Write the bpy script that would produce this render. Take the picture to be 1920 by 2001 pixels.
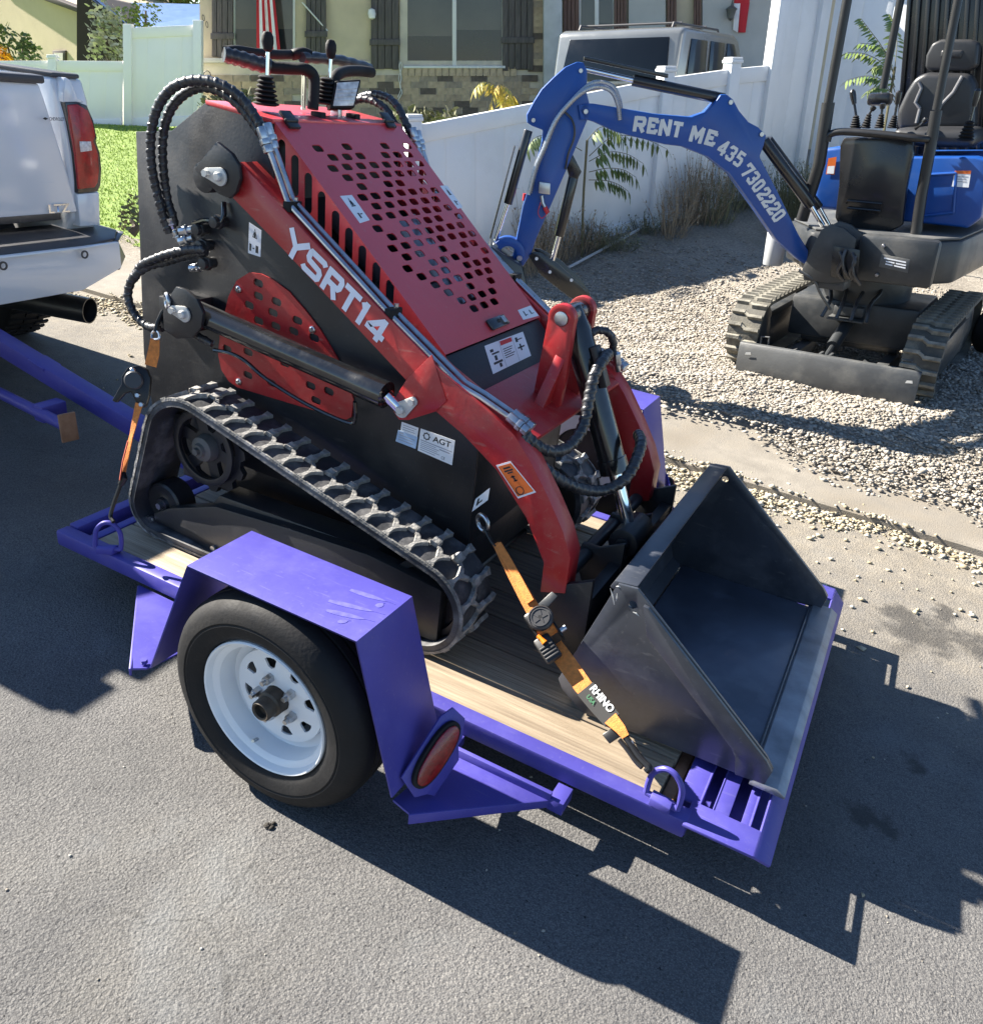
import bpy, bmesh, math, random
import numpy as np
from mathutils import Vector, Matrix
from mathutils.geometry import delaunay_2d_cdt
random.seed(7); rng = np.random.default_rng(11)
scn = bpy.context.scene
for _o in list(bpy.data.objects): bpy.data.objects.remove(_o)

# ------------------------------------------------------------------ camera
IW, IH, FPX = 1920.0, 2001.0, 1599.8
CAM = Vector((1.05243, -1.12817, 1.64583))
CR = Vector((0.87520, 0.47120, 0.10940)); CU = Vector((-0.30450, 0.36100, 0.88150)); CF = Vector((-0.37580, 0.80480, -0.45940))
CF.normalize(); CR = (CR - CF*CR.dot(CF)).normalized(); CU = CR.cross(CF).normalized()
cd = bpy.data.cameras.new('camera'); cam = bpy.data.objects.new('camera', cd); scn.collection.objects.link(cam)
cam.matrix_world = Matrix(((CR.x, CU.x, -CF.x, CAM.x), (CR.y, CU.y, -CF.y, CAM.y), (CR.z, CU.z, -CF.z, CAM.z), (0, 0, 0, 1)))
cd.sensor_fit = 'HORIZONTAL'; cd.sensor_width = 36.0; cd.lens = 36.0*FPX/IW; cd.clip_start = 0.02; cd.clip_end = 600
scn.camera = cam
scn.render.resolution_x = 982; scn.render.resolution_y = 1024

# ------------------------------------------------------------------ daylight
SUN = Vector((1.52, 0.05, -1.0)).normalized()          # direction the sunlight travels
W = bpy.data.worlds.new('World'); scn.world = W; W.use_nodes = True
nt = W.node_tree; nt.nodes.clear()
sky = nt.nodes.new('ShaderNodeTexSky'); sky.sky_type = 'NISHITA'; sky.sun_disc = False
sky.sun_elevation = math.asin(-SUN.z); sky.sun_rotation = math.atan2(-SUN.x, -SUN.y); sky.altitude = 1500; sky.dust_density = 0.1; sky.ozone_density = 4.0; sky.air_density = 1.2
bgn = nt.nodes.new('ShaderNodeBackground'); bgn.inputs[1].default_value = 0.05
wo = nt.nodes.new('ShaderNodeOutputWorld')
nt.links.new(sky.outputs[0], bgn.inputs[0]); nt.links.new(bgn.outputs[0], wo.inputs[0])
sl = bpy.data.lights.new('sun', 'SUN'); sl.energy = 5.0; sl.angle = math.radians(0.5); sl.color = (1.0, 0.93, 0.82)
so = bpy.data.objects.new('sun', sl); scn.collection.objects.link(so)
so.rotation_euler = (-SUN).to_track_quat('Z', 'Y').to_euler(); so.location = (-20, 0, 14)
scn.view_settings.view_transform = 'Standard'; scn.view_settings.look = 'None'
scn.view_settings.exposure = 2.1; scn.view_settings.gamma = 1.0

# ------------------------------------------------------------------ pixel of the photograph -> point on a plane of the place
def ray(u, v): return CR*((u-IW/2)/FPX) - CU*((v-IH/2)/FPX) + CF
def AY(u, v, y): d = ray(u, v); return CAM + d*((y-CAM.y)/d.y)
def AX(u, v, x): d = ray(u, v); return CAM + d*((x-CAM.x)/d.x)
def AZ(u, v, z): d = ray(u, v); return CAM + d*((z-CAM.z)/d.z)
def AP(u, v, p0, n): d = ray(u, v); return CAM + d*((p0-CAM).dot(n)/d.dot(n))
def AD(u, v, dep): return CAM + ray(u, v)*dep

# ------------------------------------------------------------------ materials
MT = {}
def mat(name, col, rough=0.55, metal=0.0, var=0.12, vscale=6.0, bump=0.0, bscale=80.0, coat=0.0, spec=0.5, col2=None, dirt=None, dscale=3.0, damt=0.5, trans=0.0, detail=6.0, stretch=None, sheen=0.0, speck=None):
    if name in MT: return MT[name]
    m = bpy.data.materials.new(name); m.use_nodes = True; t = m.node_tree; n = t.nodes; L = t.links
    b = n['Principled BSDF']; b.inputs['Roughness'].default_value = rough; b.inputs['Metallic'].default_value = metal
    b.inputs['Specular IOR Level'].default_value = spec
    if coat: b.inputs['Coat Weight'].default_value = coat; b.inputs['Coat Roughness'].default_value = 0.30 if name in ('red_paint', 'bucket_steel_paint') else 0.10
    if trans: b.inputs['Transmission Weight'].default_value = trans
    tc = n.new('ShaderNodeTexCoord'); src = tc.outputs['Object']
    if stretch:
        mp = n.new('ShaderNodeMapping'); mp.inputs['Scale'].default_value = stretch; L.new(src, mp.inputs[0]); src = mp.outputs[0]
    nz = n.new('ShaderNodeTexNoise'); nz.inputs['Scale'].default_value = vscale; nz.inputs['Detail'].default_value = detail; L.new(src, nz.inputs['Vector'])
    rp = n.new('ShaderNodeValToRGB'); L.new(nz.outputs['Fac'], rp.inputs[0])
    c = Vector(col); c2 = Vector(col2) if col2 else c*(1+var); c1 = c*(1-var) if not col2 else c
    rp.color_ramp.elements[0].position = 0.3; rp.color_ramp.elements[1].position = 0.7
    rp.color_ramp.elements[0].color = (*c1, 1); rp.color_ramp.elements[1].color = (*c2, 1)
    out = rp.outputs[0]
    if dirt:
        n2 = n.new('ShaderNodeTexNoise'); n2.inputs['Scale'].default_value = dscale; n2.inputs['Detail'].default_value = 8; n2.inputs['Roughness'].default_value = 0.65; L.new(src, n2.inputs['Vector'])
        r2 = n.new('ShaderNodeValToRGB'); r2.color_ramp.elements[0].position = 0.48; r2.color_ramp.elements[1].position = 0.72
        r2.color_ramp.elements[0].color = (0, 0, 0, 1); r2.color_ramp.elements[1].color = (damt, damt, damt, 1); L.new(n2.outputs['Fac'], r2.inputs[0])
        mx = n.new('ShaderNodeMix'); mx.data_type = 'RGBA'; L.new(r2.outputs[0], mx.inputs['Factor']); L.new(out, mx.inputs[6]); mx.inputs[7].default_value = (*dirt, 1); out = mx.outputs[2]
        mr = n.new('ShaderNodeMath'); mr.operation = 'MULTIPLY_ADD'; L.new(r2.outputs[0], mr.inputs[0]); mr.inputs[1].default_value = 0.4; mr.inputs[2].default_value = rough; L.new(mr.outputs[0], b.inputs['Roughness'])
    else:
        mr = n.new('ShaderNodeMath'); mr.operation = 'MULTIPLY_ADD'; L.new(nz.outputs['Fac'], mr.inputs[0]); mr.inputs[1].default_value = 0.2; mr.inputs[2].default_value = max(0.02, rough-0.1); L.new(mr.outputs[0], b.inputs['Roughness'])
    if speck:
        n3 = n.new('ShaderNodeTexNoise'); n3.inputs['Scale'].default_value = 70; n3.inputs['Detail'].default_value = 6; n3.inputs['Roughness'].default_value = 0.7; L.new(tc.outputs['Object'], n3.inputs['Vector'])
        r3 = n.new('ShaderNodeValToRGB'); r3.color_ramp.elements[0].position = 0.60; r3.color_ramp.elements[1].position = 0.74; r3.color_ramp.elements[0].color = (0, 0, 0, 1); r3.color_ramp.elements[1].color = (0.55, 0.55, 0.55, 1); L.new(n3.outputs['Fac'], r3.inputs[0])
        mp3 = n.new('ShaderNodeMapping'); mp3.inputs['Scale'].default_value = (2.0, 30, 9); mp3.inputs['Rotation'].default_value = (0.4, 0.7, 0.5); L.new(tc.outputs['Object'], mp3.inputs[0])
        n4 = n.new('ShaderNodeTexNoise'); n4.inputs['Scale'].default_value = 6; n4.inputs['Detail'].default_value = 7; L.new(mp3.outputs[0], n4.inputs['Vector'])
        r4 = n.new('ShaderNodeValToRGB'); r4.color_ramp.elements[0].position = 0.64; r4.color_ramp.elements[1].position = 0.70; r4.color_ramp.elements[0].color = (0, 0, 0, 1); r4.color_ramp.elements[1].color = (0.35, 0.35, 0.35, 1); L.new(n4.outputs['Fac'], r4.inputs[0])
        mxx = n.new('ShaderNodeMath'); mxx.operation = 'MAXIMUM'; L.new(r3.outputs[0], mxx.inputs[0]); L.new(r4.outputs[0], mxx.inputs[1])
        m3 = n.new('ShaderNodeMix'); m3.data_type = 'RGBA'; L.new(mxx.outputs[0], m3.inputs['Factor']); L.new(out, m3.inputs[6]); m3.inputs[7].default_value = (*speck, 1); out = m3.outputs[2]
    L.new(out, b.inputs['Base Color'])
    if bump:
        nb = n.new('ShaderNodeTexNoise'); nb.inputs['Scale'].default_value = bscale; nb.inputs['Detail'].default_value = 5; L.new(src, nb.inputs['Vector'])
        bp = n.new('ShaderNodeBump'); bp.inputs['Strength'].default_value = bump; bp.inputs['Distance'].default_value = 0.01; L.new(nb.outputs['Fac'], bp.inputs['Height']); L.new(bp.outputs[0], b.inputs['Normal'])
    MT[name] = m; return m

purple = mat('purple_paint', (0.062, 0.055, 0.285), 0.45, coat=0.04, spec=0.35, var=0.08, vscale=5, dirt=(0.12, 0.11, 0.38), dscale=9, damt=0.30, bump=0.05, bscale=40, speck=(0.14, 0.13, 0.30))
red = mat('red_paint', (0.55, 0.030, 0.040), 0.46, coat=0.9, var=0.08, vscale=5, dirt=(0.36, 0.05, 0.05), dscale=10, damt=0.25, bump=0.03, bscale=60, speck=(0.40, 0.16, 0.13))
redarm = mat('red_arm_paint', (0.37, 0.013, 0.016), 0.42, coat=0.15, var=0.10, vscale=4, dirt=(0.34, 0.12, 0.09), dscale=12, damt=0.3, bump=0.05, bscale=50, speck=(0.36, 0.17, 0.13))
black = mat('black_powder_coat', (0.016, 0.0165, 0.019), 0.38, var=0.25, vscale=5, dirt=(0.045, 0.043, 0.041), dscale=4, damt=0.5, bump=0.05, bscale=120, speck=(0.06, 0.057, 0.052))
glossblack = mat('gloss_black_paint', (0.010, 0.010, 0.011), 0.16, var=0.3, coat=0.5, dirt=(0.04, 0.04, 0.04), dscale=14, damt=0.35)
steel = mat('zinc_steel', (0.50, 0.51, 0.53), 0.30, metal=1.0, var=0.15, vscale=30, bump=0.05)
chrome = mat('chrome_rod', (0.75, 0.76, 0.78), 0.10, metal=1.0, var=0.05)
darksteel = mat('bucket_steel_paint', (0.034, 0.038, 0.048), 0.32, var=0.35, vscale=4, dirt=(0.10, 0.105, 0.125), dscale=6, damt=0.6, bump=0.06, bscale=26, coat=0.5, speck=(0.13, 0.13, 0.13))
rubber = mat('black_rubber', (0.007, 0.007, 0.008), 0.66, var=0.3, vscale=10, dirt=(0.018, 0.017, 0.016), dscale=9, damt=0.6, bump=0.10, bscale=120, spec=0.3)
trackrub = mat('dusty_track_rubber', (0.034, 0.036, 0.042), 0.6, var=0.4, vscale=9, dirt=(0.22, 0.215, 0.21), dscale=9, damt=0.6, bump=0.2, bscale=60)
dusty = mat('dried_mud', (0.48, 0.46, 0.42), 0.9, var=0.2, vscale=30, bump=0.4, bscale=120)
hosem = mat('hose_rubber', (0.020, 0.020, 0.023), 0.36, var=0.3, vscale=20, dirt=(0.05, 0.05, 0.055), dscale=20, damt=0.5, coat=0.2)
zinc = mat('zinc_plate', (0.50, 0.50, 0.48), 0.45, metal=0.35, var=0.12, vscale=30)
white = mat('white_paint', (0.78, 0.79, 0.80), 0.35, var=0.04, vscale=4, coat=0.2)
label_w = mat('white_sticker', (0.72, 0.74, 0.78), 0.4, var=0.03)
label_b = mat('black_print', (0.015, 0.015, 0.018), 0.5, var=0.05)
label_r = mat('red_print', (0.55, 0.02, 0.02), 0.5, var=0.05)
label_g = mat('grey_print', (0.30, 0.31, 0.36), 0.5, var=0.1)
label_o = mat('orange_sticker', (0.62, 0.13, 0.02), 0.45, var=0.06)
orange = mat('orange_webbing', (0.62, 0.20, 0.04), 0.8, var=0.2, vscale=90, bump=0.3, bscale=300)
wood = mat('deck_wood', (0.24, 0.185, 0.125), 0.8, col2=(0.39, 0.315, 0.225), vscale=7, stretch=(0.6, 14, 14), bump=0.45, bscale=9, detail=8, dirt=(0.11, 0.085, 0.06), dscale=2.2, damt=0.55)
woodshade = mat('shaded_deck_wood', (0.13, 0.10, 0.075), 0.85, col2=(0.24, 0.19, 0.14), vscale=7, stretch=(0.6, 14, 14), bump=0.35, bscale=9, detail=8)  # same deck wood, darkened: the loader's shade put into the colour
rust = mat('rusty_steel', (0.20, 0.085, 0.04), 0.8, col2=(0.34, 0.20, 0.12), vscale=16, bump=0.3)
def glass_m(name, col, rough=0.06):
    return mat(name, col, rough, var=0.1, spec=0.8, coat=0.6)
glass = glass_m('dark_window_glass', (0.025, 0.03, 0.038))

# ------------------------------------------------------------------ mesh building
COL = scn.collection
class MB:
    def __init__(s): s.v = []; s.f = []
    def add(s, vs, fs):
        k = len(s.v); s.v += [Vector(p) for p in vs]; s.f += [tuple(i+k for i in f) for f in fs]; return s
    def obox(s, o, a, b, c):
        o, a, b, c = Vector(o), Vector(a), Vector(b), Vector(c)
        fs = [(0, 3, 2, 1), (4, 5, 6, 7), (0, 1, 5, 4), (1, 2, 6, 5), (2, 3, 7, 6), (3, 0, 4, 7)]
        if a.cross(b).dot(c) < 0: fs = [f[::-1] for f in fs]
        return s.add([o, o+a, o+a+b, o+b, o+c, o+a+c, o+a+b+c, o+b+c], fs)
    def box(s, x0, x1, y0, y1, z0, z1): return s.obox((x0, y0, z0), (x1-x0, 0, 0), (0, y1-y0, 0), (0, 0, z1-z0))
    def prism(s, pts, vec):
        pts = [Vector(p) for p in pts]; vec = Vector(vec); n = len(pts)
        nrm = Vector((0, 0, 0))
        for i in range(n): nrm += pts[i].cross(pts[(i+1) % n])
        if nrm.dot(vec) > 0: pts = pts[::-1]
        fs = [tuple(range(n)), tuple(range(2*n-1, n-1, -1))]
        fs += [((i+1) % n, i, i+n, (i+1) % n+n) for i in range(n)]
        return s.add(pts+[p+vec for p in pts], fs)
    def tube(s, pts, r, n=10, caps=True):
        pts = [Vector(p) for p in pts]; m = len(pts); rs = r if isinstance(r, (list, tuple)) else [r]*m
        T = [(pts[min(i+1, m-1)]-pts[max(i-1, 0)]).normalized() for i in range(m)]
        N = T[0].orthogonal().normalized(); vs = []
        for i in range(m):
            N = (N - T[i]*N.dot(T[i])); N = N.normalized() if N.length > 1e-6 else T[i].orthogonal().normalized()
            B = T[i].cross(N)
            for k in range(n):
                a = 2*math.pi*k/n; vs.append(pts[i]+(N*math.cos(a)+B*math.sin(a))*rs[i])
        fs = [(i*n+k, i*n+(k+1) % n, (i+1)*n+(k+1) % n, (i+1)*n+k) for i in range(m-1) for k in range(n)]
        if caps: fs += [tuple(range(n-1, -1, -1)), tuple((m-1)*n+k for k in range(n))]
        return s.add(vs, fs)
    def cyl(s, p, q, r, n=16, r2=None): return s.tube([p, q], [r, r if r2 is None else r2], n)
    def lathe(s, prof, o, ax, n=32, a0=0.0):           # prof: (radius, height along axis); closed when the ends have radius 0
        o = Vector(o); ax = Vector(ax).normalized(); N = ax.orthogonal().normalized(); B = ax.cross(N); vs = []
        for (r, h) in prof:
            for k in range(n):
                a = a0+2*math.pi*k/n; vs.append(o+ax*h+(N*math.cos(a)+B*math.sin(a))*r)
        fs = [(i*n+k, i*n+(k+1) % n, (i+1)*n+(k+1) % n, (i+1)*n+k) for i in range(len(prof)-1) for k in range(n)]
        return s.add(vs, fs)
    def ring(s, prof, o, ax, n=32):                    # closed profile loop revolved
        o = Vector(o); ax = Vector(ax).normalized(); N = ax.orthogonal().normalized(); B = ax.cross(N); vs = []; m = len(prof)
        for (r, h) in prof:
            for k in range(n):
                a = 2*math.pi*k/n; vs.append(o+ax*h+(N*math.cos(a)+B*math.sin(a))*r)
        fs = [(i*n+k, i*n+(k+1) % n, ((i+1) % m)*n+(k+1) % n, ((i+1) % m)*n+k) for i in range(m) for k in range(n)]
        return s.add(vs, fs)
    def plate(s, outline, holes, o, ex, ey, th):       # 2-D outline with holes, in the plane o+ex*x+ey*y, thick th along ex x ey
        o, ex, ey = Vector(o), Vector(ex), Vector(ey); nz = ex.cross(ey).normalized()
        loops = [list(outline)]+[list(h) for h in holes]; co = []; ed = []
        for lp in loops:
            k = len(co); co += [Vector(p) for p in lp]; ed += [(k+i, k+(i+1) % len(lp)) for i in range(len(lp))]
        V, E, F, ov, oe, of = delaunay_2d_cdt(co, ed, [], 0, 1e-7)
        def inside(p, lp):
            c = False; j = len(lp)-1
            for i in range(len(lp)):
                if (lp[i][1] > p[1]) != (lp[j][1] > p[1]) and p[0] < (lp[j][0]-lp[i][0])*(p[1]-lp[i][1])/(lp[j][1]-lp[i][1])+lp[i][0]: c = not c
                j = i
            return c
        keep = []
        for f in F:
            c = (V[f[0]]+V[f[1]]+V[f[2]])/3
            if inside(c, loops[0]) and not any(inside(c, h) for h in loops[1:]): keep.append(tuple(f))
        P = [o+ex*p.x+ey*p.y for p in V]; k = len(V); Q = [p+nz*th for p in P]
        fs = []
        cnt = {}
        for f in keep:
            a, b, c = f; ar = (V[b]-V[a]).cross(V[c]-V[a])
            if ar < 0: f = (a, c, b)
            fs.append(tuple(i+k for i in f)); fs.append(f[::-1])
            for i in range(3):
                e = (f[i], f[(i+1) % 3]); cnt[e] = 1
        for (a, b) in cnt:
            if (b, a) not in cnt: fs.append((a, b, b+k, a+k))
        return s.add(P+Q, fs)
    def mirror(s, yc):
        m = MB(); m.v = [Vector((p.x, 2*yc-p.y, p.z)) for p in s.v]; m.f = [f[::-1] for f in s.f]; return m
    def moved(s, M):
        m = MB(); m.v = [M @ p for p in s.v]; m.f = list(s.f); return m
    def build(s, name, material, parent=None, bevel=0.0, smooth=True, ang=35, seg=2):
        me = bpy.data.meshes.new(name); me.from_pydata([tuple(p) for p in s.v], [], s.f)
        if bevel:
            bm = bmesh.new(); bm.from_mesh(me); bmesh.ops.remove_doubles(bm, verts=bm.verts, dist=1e-6)
            es = [e for e in bm.edges if len(e.link_faces) == 2 and e.calc_face_angle(0) > math.radians(28)]
            bmesh.ops.bevel(bm, geom=es, offset=bevel, segments=seg, profile=0.5, affect='EDGES', clamp_overlap=True)
            bm.to_mesh(me); bm.free()
        if smooth:
            me.polygons.foreach_set('use_smooth', [True]*len(me.polygons)); me.set_sharp_from_angle(angle=math.radians(ang))
        me.update()
        return link(name, me, material, parent)
INV = {}
def link(name, me, material, parent=None):
    if material is not None and not me.materials: me.materials.append(material)
    o = bpy.data.objects.new(name, me); COL.objects.link(o)
    if parent is not None:
        o.parent = parent
        if parent.name in INV: o.matrix_parent_inverse = INV[parent.name]
    return o
def thing(name, loc, label, cat, group=None):
    o = bpy.data.objects.new(name, None); COL.objects.link(o); o.location = loc; o.empty_display_size = 0.1
    INV[o.name] = Matrix.Translation(Vector(loc)).inverted()
    return tag(o, label, cat, group)
def tag(o, label, cat, group=None):
    o['label'] = label; o['category'] = cat
    if group: o['group'] = group
    return o
def kind(o, k): o['kind'] = k; return o

def bez(P, n=24):                                      # smooth curve through points (Catmull-Rom)
    P = [Vector(p) for p in P]; Q = [P[0]*2-P[1]]+P+[P[-1]*2-P[-2]]; out = []; m = len(P)-1
    for i in range(m):
        a, b, c, d = Q[i:i+4]; k = max(2, n//m)
        for j in range(k):
            t = j/k; out.append(0.5*((2*b)+(c-a)*t+(2*a-5*b+4*c-d)*t*t+(3*b-a-3*c+d)*t**3))
    return out+[P[-1]]
def rrect(cx, cy, w, h, r, n=3, sk=0.0):
    out = []
    for (sx, sy, a0) in ((1, 1, 0), (-1, 1, 90), (-1, -1, 180), (1, -1, 270)):
        for i in range(n+1):
            a = math.radians(a0+90*i/n); x = sx*(w/2-r)+r*math.cos(a); y = sy*(h/2-r)+r*math.sin(a)
            out.append((cx+x+sk*y, cy+y))
    return out
def circ(cx, cy, r, n=20): return [(cx+r*math.cos(2*math.pi*i/n), cy+r*math.sin(2*math.pi*i/n)) for i in range(n)]

FN = {}
def text_mesh(body, bold=0.0):                         # flat lettering as a mesh, 1 unit cap height approx
    cu = bpy.data.curves.new('lettering', 'FONT'); cu.body = body; cu.size = 1.0; cu.offset = bold; cu.resolution_u = 4
    ob = bpy.data.objects.new('lettering', cu); COL.objects.link(ob)
    dg = bpy.context.evaluated_depsgraph_get(); me = bpy.data.meshes.new_from_object(ob.evaluated_get(dg))
    bpy.data.objects.remove(ob); bpy.data.curves.remove(cu); return me
def lettering(body, name, o, ex, ey, w, h, material, parent, bold=0.0, th=0.0):
    me = text_mesh(body, bold); co = [v.co.copy() for v in me.vertices]
    x0 = min(c.x for c in co); x1 = max(c.x for c in co); y0 = min(c.y for c in co); y1 = max(c.y for c in co)
    o, ex, ey = Vector(o), Vector(ex).normalized(), Vector(ey).normalized()
    for v in me.vertices:
        c = v.co; v.co = o+ex*((c.x-x0)/(x1-x0)*w)+ey*((c.y-y0)/(y1-y0)*h)
    me.name = name; return link(name, me, material, parent)

# block lettering drawn as strokes: each glyph a list of poly-lines in a unit box
GL = {
 'Y': [[(0, 1), (.5, .50)], [(1, 1), (.5, .50)], [(.5, .58), (.5, 0)]],
 'S': [[(1.0, .80), (.88, .89), (.16, .89), (.11, .82), (.11, .62), (.20, .53), (.80, .47), (.89, .38), (.89, .18), (.82, .11), (.12, .11), (.0, .20)]],
 'R': [[(.12, 0), (.12, 1)], [(.12, .89), (.80, .89), (.88, .80), (.88, .56), (.80, .46), (.12, .46)], [(.52, .46), (.88, .0)]],
 'T': [[(0, .89), (1, .89)], [(.5, .88), (.5, 0)]],
 '1': [[(.62, 0), (.62, 1)], [(.62, .90), (.15, .74)]],
 '4': [[(.70, 0), (.70, 1)], [(.70, .93), (.10, .36), (.10, .29), (1, .29)]],
 'E': [[(.16, 0), (.16, 1)], [(0, .90), (1, .90)], [(.16, .50), (.78, .50)], [(0, .10), (1, .10)], [(.92, .9), (.92, .70)], [(.92, .1), (.92, .30)]],
 'N': [[(.14, 0), (.14, 1)], [(.86, 0), (.86, 1)], [(.10, .98), (.90, .02)], [(0, .07), (.32, .07)], [(.68, .93), (1, .93)]],
 'M': [[(.12, 0), (.12, 1)], [(.88, 0), (.88, 1)], [(.10, 1), (.5, .35), (.90, 1)], [(0, .07), (.28, .07)], [(.72, .07), (1, .07)]],
 '0': [[(.5, .90), (.25, .90), (.13, .78), (.13, .22), (.25, .10), (.75, .10), (.87, .22), (.87, .78), (.75, .90), (.5, .90)]],
 '2': [[(.12, .64), (.12, .80), (.24, .90), (.76, .90), (.87, .80), (.87, .62), (.13, .22), (.13, .10), (1, .10)], [(.93, .10), (.93, .30)]],
 '3': [[(.08, .74), (.08, .80), (.20, .90), (.76, .90), (.87, .80), (.87, .62), (.74, .51), (.36, .51)], [(.70, .51), (.87, .40), (.87, .20), (.76, .10), (.20, .10), (.08, .20), (.08, .28)]],
 '5': [[(.92, .90), (.14, .90), (.14, .56), (.74, .56), (.87, .46), (.87, .20), (.76, .10), (.20, .10), (.08, .22)]],
 '7': [[(.0, .66), (.06, .90), (.92, .90), (.40, 0)]],
}
def block_letter(ch, name, o, ex, ey, w, h, sw, material, parent):
    o, ex, ey = Vector(o), Vector(ex).normalized(), Vector(ey).normalized(); nz = ex.cross(ey).normalized()
    if nz.dot(CAM-o) < 0: nz = -nz
    m = MB()
    for k, line in enumerate(GL[ch]):
        P = [Vector((x*w, y*h)) for x, y in line]; n = len(P); L, Rr = [], []
        closed = (P[0]-P[-1]).length < 1e-6
        for i in range(n):
            a = P[i]-P[i-1] if i else (P[-1]-P[-2] if closed else P[1]-P[0]); b = P[i+1]-P[i] if i < n-1 else (P[1]-P[0] if closed else a)
            a, b = a.normalized(), b.normalized(); t = (a+b); t = t.normalized() if t.length > 1e-6 else a; q = Vector((-t.y, t.x)); c = max(.45, q.dot(Vector((-a.y, a.x)))); s_ = sw/2/c
            L.append(P[i]+q*s_); Rr.append(P[i]-q*s_)
        lift = nz*(.0003*(k+1)); V = [o+ex*p.x+ey*p.y+lift for p in L]+[o+ex*p.x+ey*p.y+lift for p in Rr]
        m.add(V, [(i, i+1, n+i+1, n+i) for i in range(n-1)])
    return m.build(name, material, parent, smooth=False)
# ------------------------------------------------------------------ the setting: street, gutter apron, yard
BU = Vector((-0.098, -0.05, 1.0)).normalized()                     # true vertical: the street falls to the right
BE = (CR - BU*CR.dot(BU)).normalized(); BF = BU.cross(BE).normalized()   # across and away from the viewer, level

def asphalt_material():
    m = bpy.data.materials.new('asphalt'); m.use_nodes = True; t = m.node_tree; n = t.nodes; L = t.links; b = n['Principled BSDF']
    tc = n.new('ShaderNodeTexCoord'); src = tc.outputs['Object']
    def noise(sc, det=6, rgh=0.6):
        q = n.new('ShaderNodeTexNoise'); q.inputs['Scale'].default_value = sc; q.inputs['Detail'].default_value = det; q.inputs['Roughness'].default_value = rgh; L.new(src, q.inputs['Vector']); return q.outputs['Fac']
    def ramp(x, p0, p1, c0, c1):
        r = n.new('ShaderNodeValToRGB'); r.color_ramp.elements[0].position = p0; r.color_ramp.elements[1].position = p1
        r.color_ramp.elements[0].color = (*c0, 1); r.color_ramp.elements[1].color = (*c1, 1); L.new(x, r.inputs[0]); return r.outputs[0]
    def mix(f, a, c, mode='MIX'):
        q = n.new('ShaderNodeMix'); q.data_type = 'RGBA'; q.blend_type = mode
        (L.new(f, q.inputs['Factor']) if not isinstance(f, float) else setattr(q.inputs['Factor'], 'default_value', f)); L.new(a, q.inputs[6])
        (L.new(c, q.inputs[7]) if not isinstance(c, tuple) else setattr(q.inputs[7], 'default_value', (*c, 1))); return q.outputs[2]
    def math_(op, a, c=None, v=None):
        q = n.new('ShaderNodeMath'); q.operation = op; L.new(a, q.inputs[0])
        if c is not None: L.new(c, q.inputs[1])
        if v is not None: q.inputs[1].default_value = v
        return q.outputs[0]
    vo = n.new('ShaderNodeTexVoronoi'); vo.inputs['Scale'].default_value = 300; L.new(src, vo.inputs['Vector'])
    vo2 = n.new('ShaderNodeTexVoronoi'); vo2.inputs['Scale'].default_value = 130; L.new(src, vo2.inputs['Vector'])
    base = ramp(noise(2.2, 8), 0.3, 0.72, (0.104, 0.103, 0.102), (0.160, 0.157, 0.152))
    spk = n.new('ShaderNodeSeparateColor'); L.new(vo.outputs['Color'], spk.inputs[0])
    base = mix(0.75, base, ramp(spk.outputs[0], 0.05, 0.95, (0.66, 0.66, 0.67), (1.36, 1.34, 1.30)), 'MULTIPLY')
    base = mix(0.8, base, ramp(vo.outputs['Distance'], 0.1, 0.75, (1.08, 1.08, 1.08), (0.55, 0.55, 0.57)), 'MULTIPLY')
    pit = ramp(noise(85, 2), 0.27, 0.36, (0.22, 0.22, 0.23), (1, 1, 1)); base = mix(1.0, base, pit, 'MULTIPLY')
    # pale blue and yellowish bleached patches
    base = mix(ramp(noise(1.3, 4), 0.58, 0.72, (0, 0, 0), (0.35, 0.35, 0.35)), base, (0.20, 0.215, 0.225))
    base = mix(ramp(noise(0.9, 5), 0.55, 0.75, (0, 0, 0), (0.22, 0.22, 0.22)), base, (0.18, 0.165, 0.13))
    sx = n.new('ShaderNodeSeparateXYZ'); L.new(src, sx.inputs[0])
    # dust washed towards the gutter
    yy = math_('MULTIPLY_ADD', noise(3.0, 8, 0.7), v=1.6); yy.node.inputs[2].default_value = -0.8
    yn = math_('ADD', sx.outputs['Y'], yy)
    mr = n.new('ShaderNodeMapRange'); mr.inputs[1].default_value = 1.25; mr.inputs[2].default_value = 2.5; mr.inputs[4].default_value = 0.85; L.new(yn, mr.inputs[0])
    du = n.new('ShaderNodeMath'); du.operation = 'MULTIPLY'; L.new(mr.outputs[0], du.inputs[0]); L.new(ramp(noise(14, 8, 0.75), 0.3, 0.65, (0.35,)*3, (1,)*3), du.inputs[1])
    base = mix(du.outputs[0], base, ramp(noise(9, 8, 0.7), 0.3, 0.7, (0.22, 0.19, 0.145), (0.30, 0.265, 0.21)))
    # old oil and water stains: centre, radius
    wetf = None
    for (px, py, r) in ((1800, 1240, .16), (1895, 1255, .13), (1765, 1205, .10), (1850, 1200, .07), (1690, 1592, .045), (1735, 1620, .05), (1790, 1490, .05), (1500, 1265, .1)):
        c = AZ(px, py, 0)
        dv = n.new('ShaderNodeVectorMath'); dv.operation = 'DISTANCE'; L.new(src, dv.inputs[0]); dv.inputs[1].default_value = (c.x, c.y, 0)
        nn = math_('MULTIPLY_ADD', noise(9, 5, 0.65), v=0.42*(r/.12)**.5); nn.node.inputs[2].default_value = -0.21*(r/.12)**.5
        dd = math_('ADD', dv.outputs['Value'], nn)
        q = n.new('ShaderNodeMapRange'); q.inputs[1].default_value = r*1.15; q.inputs[2].default_value = r*0.35; L.new(dd, q.inputs[0])
        wetf = q.outputs[0] if wetf is None else math_('MAXIMUM', wetf, q.outputs[0])
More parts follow.
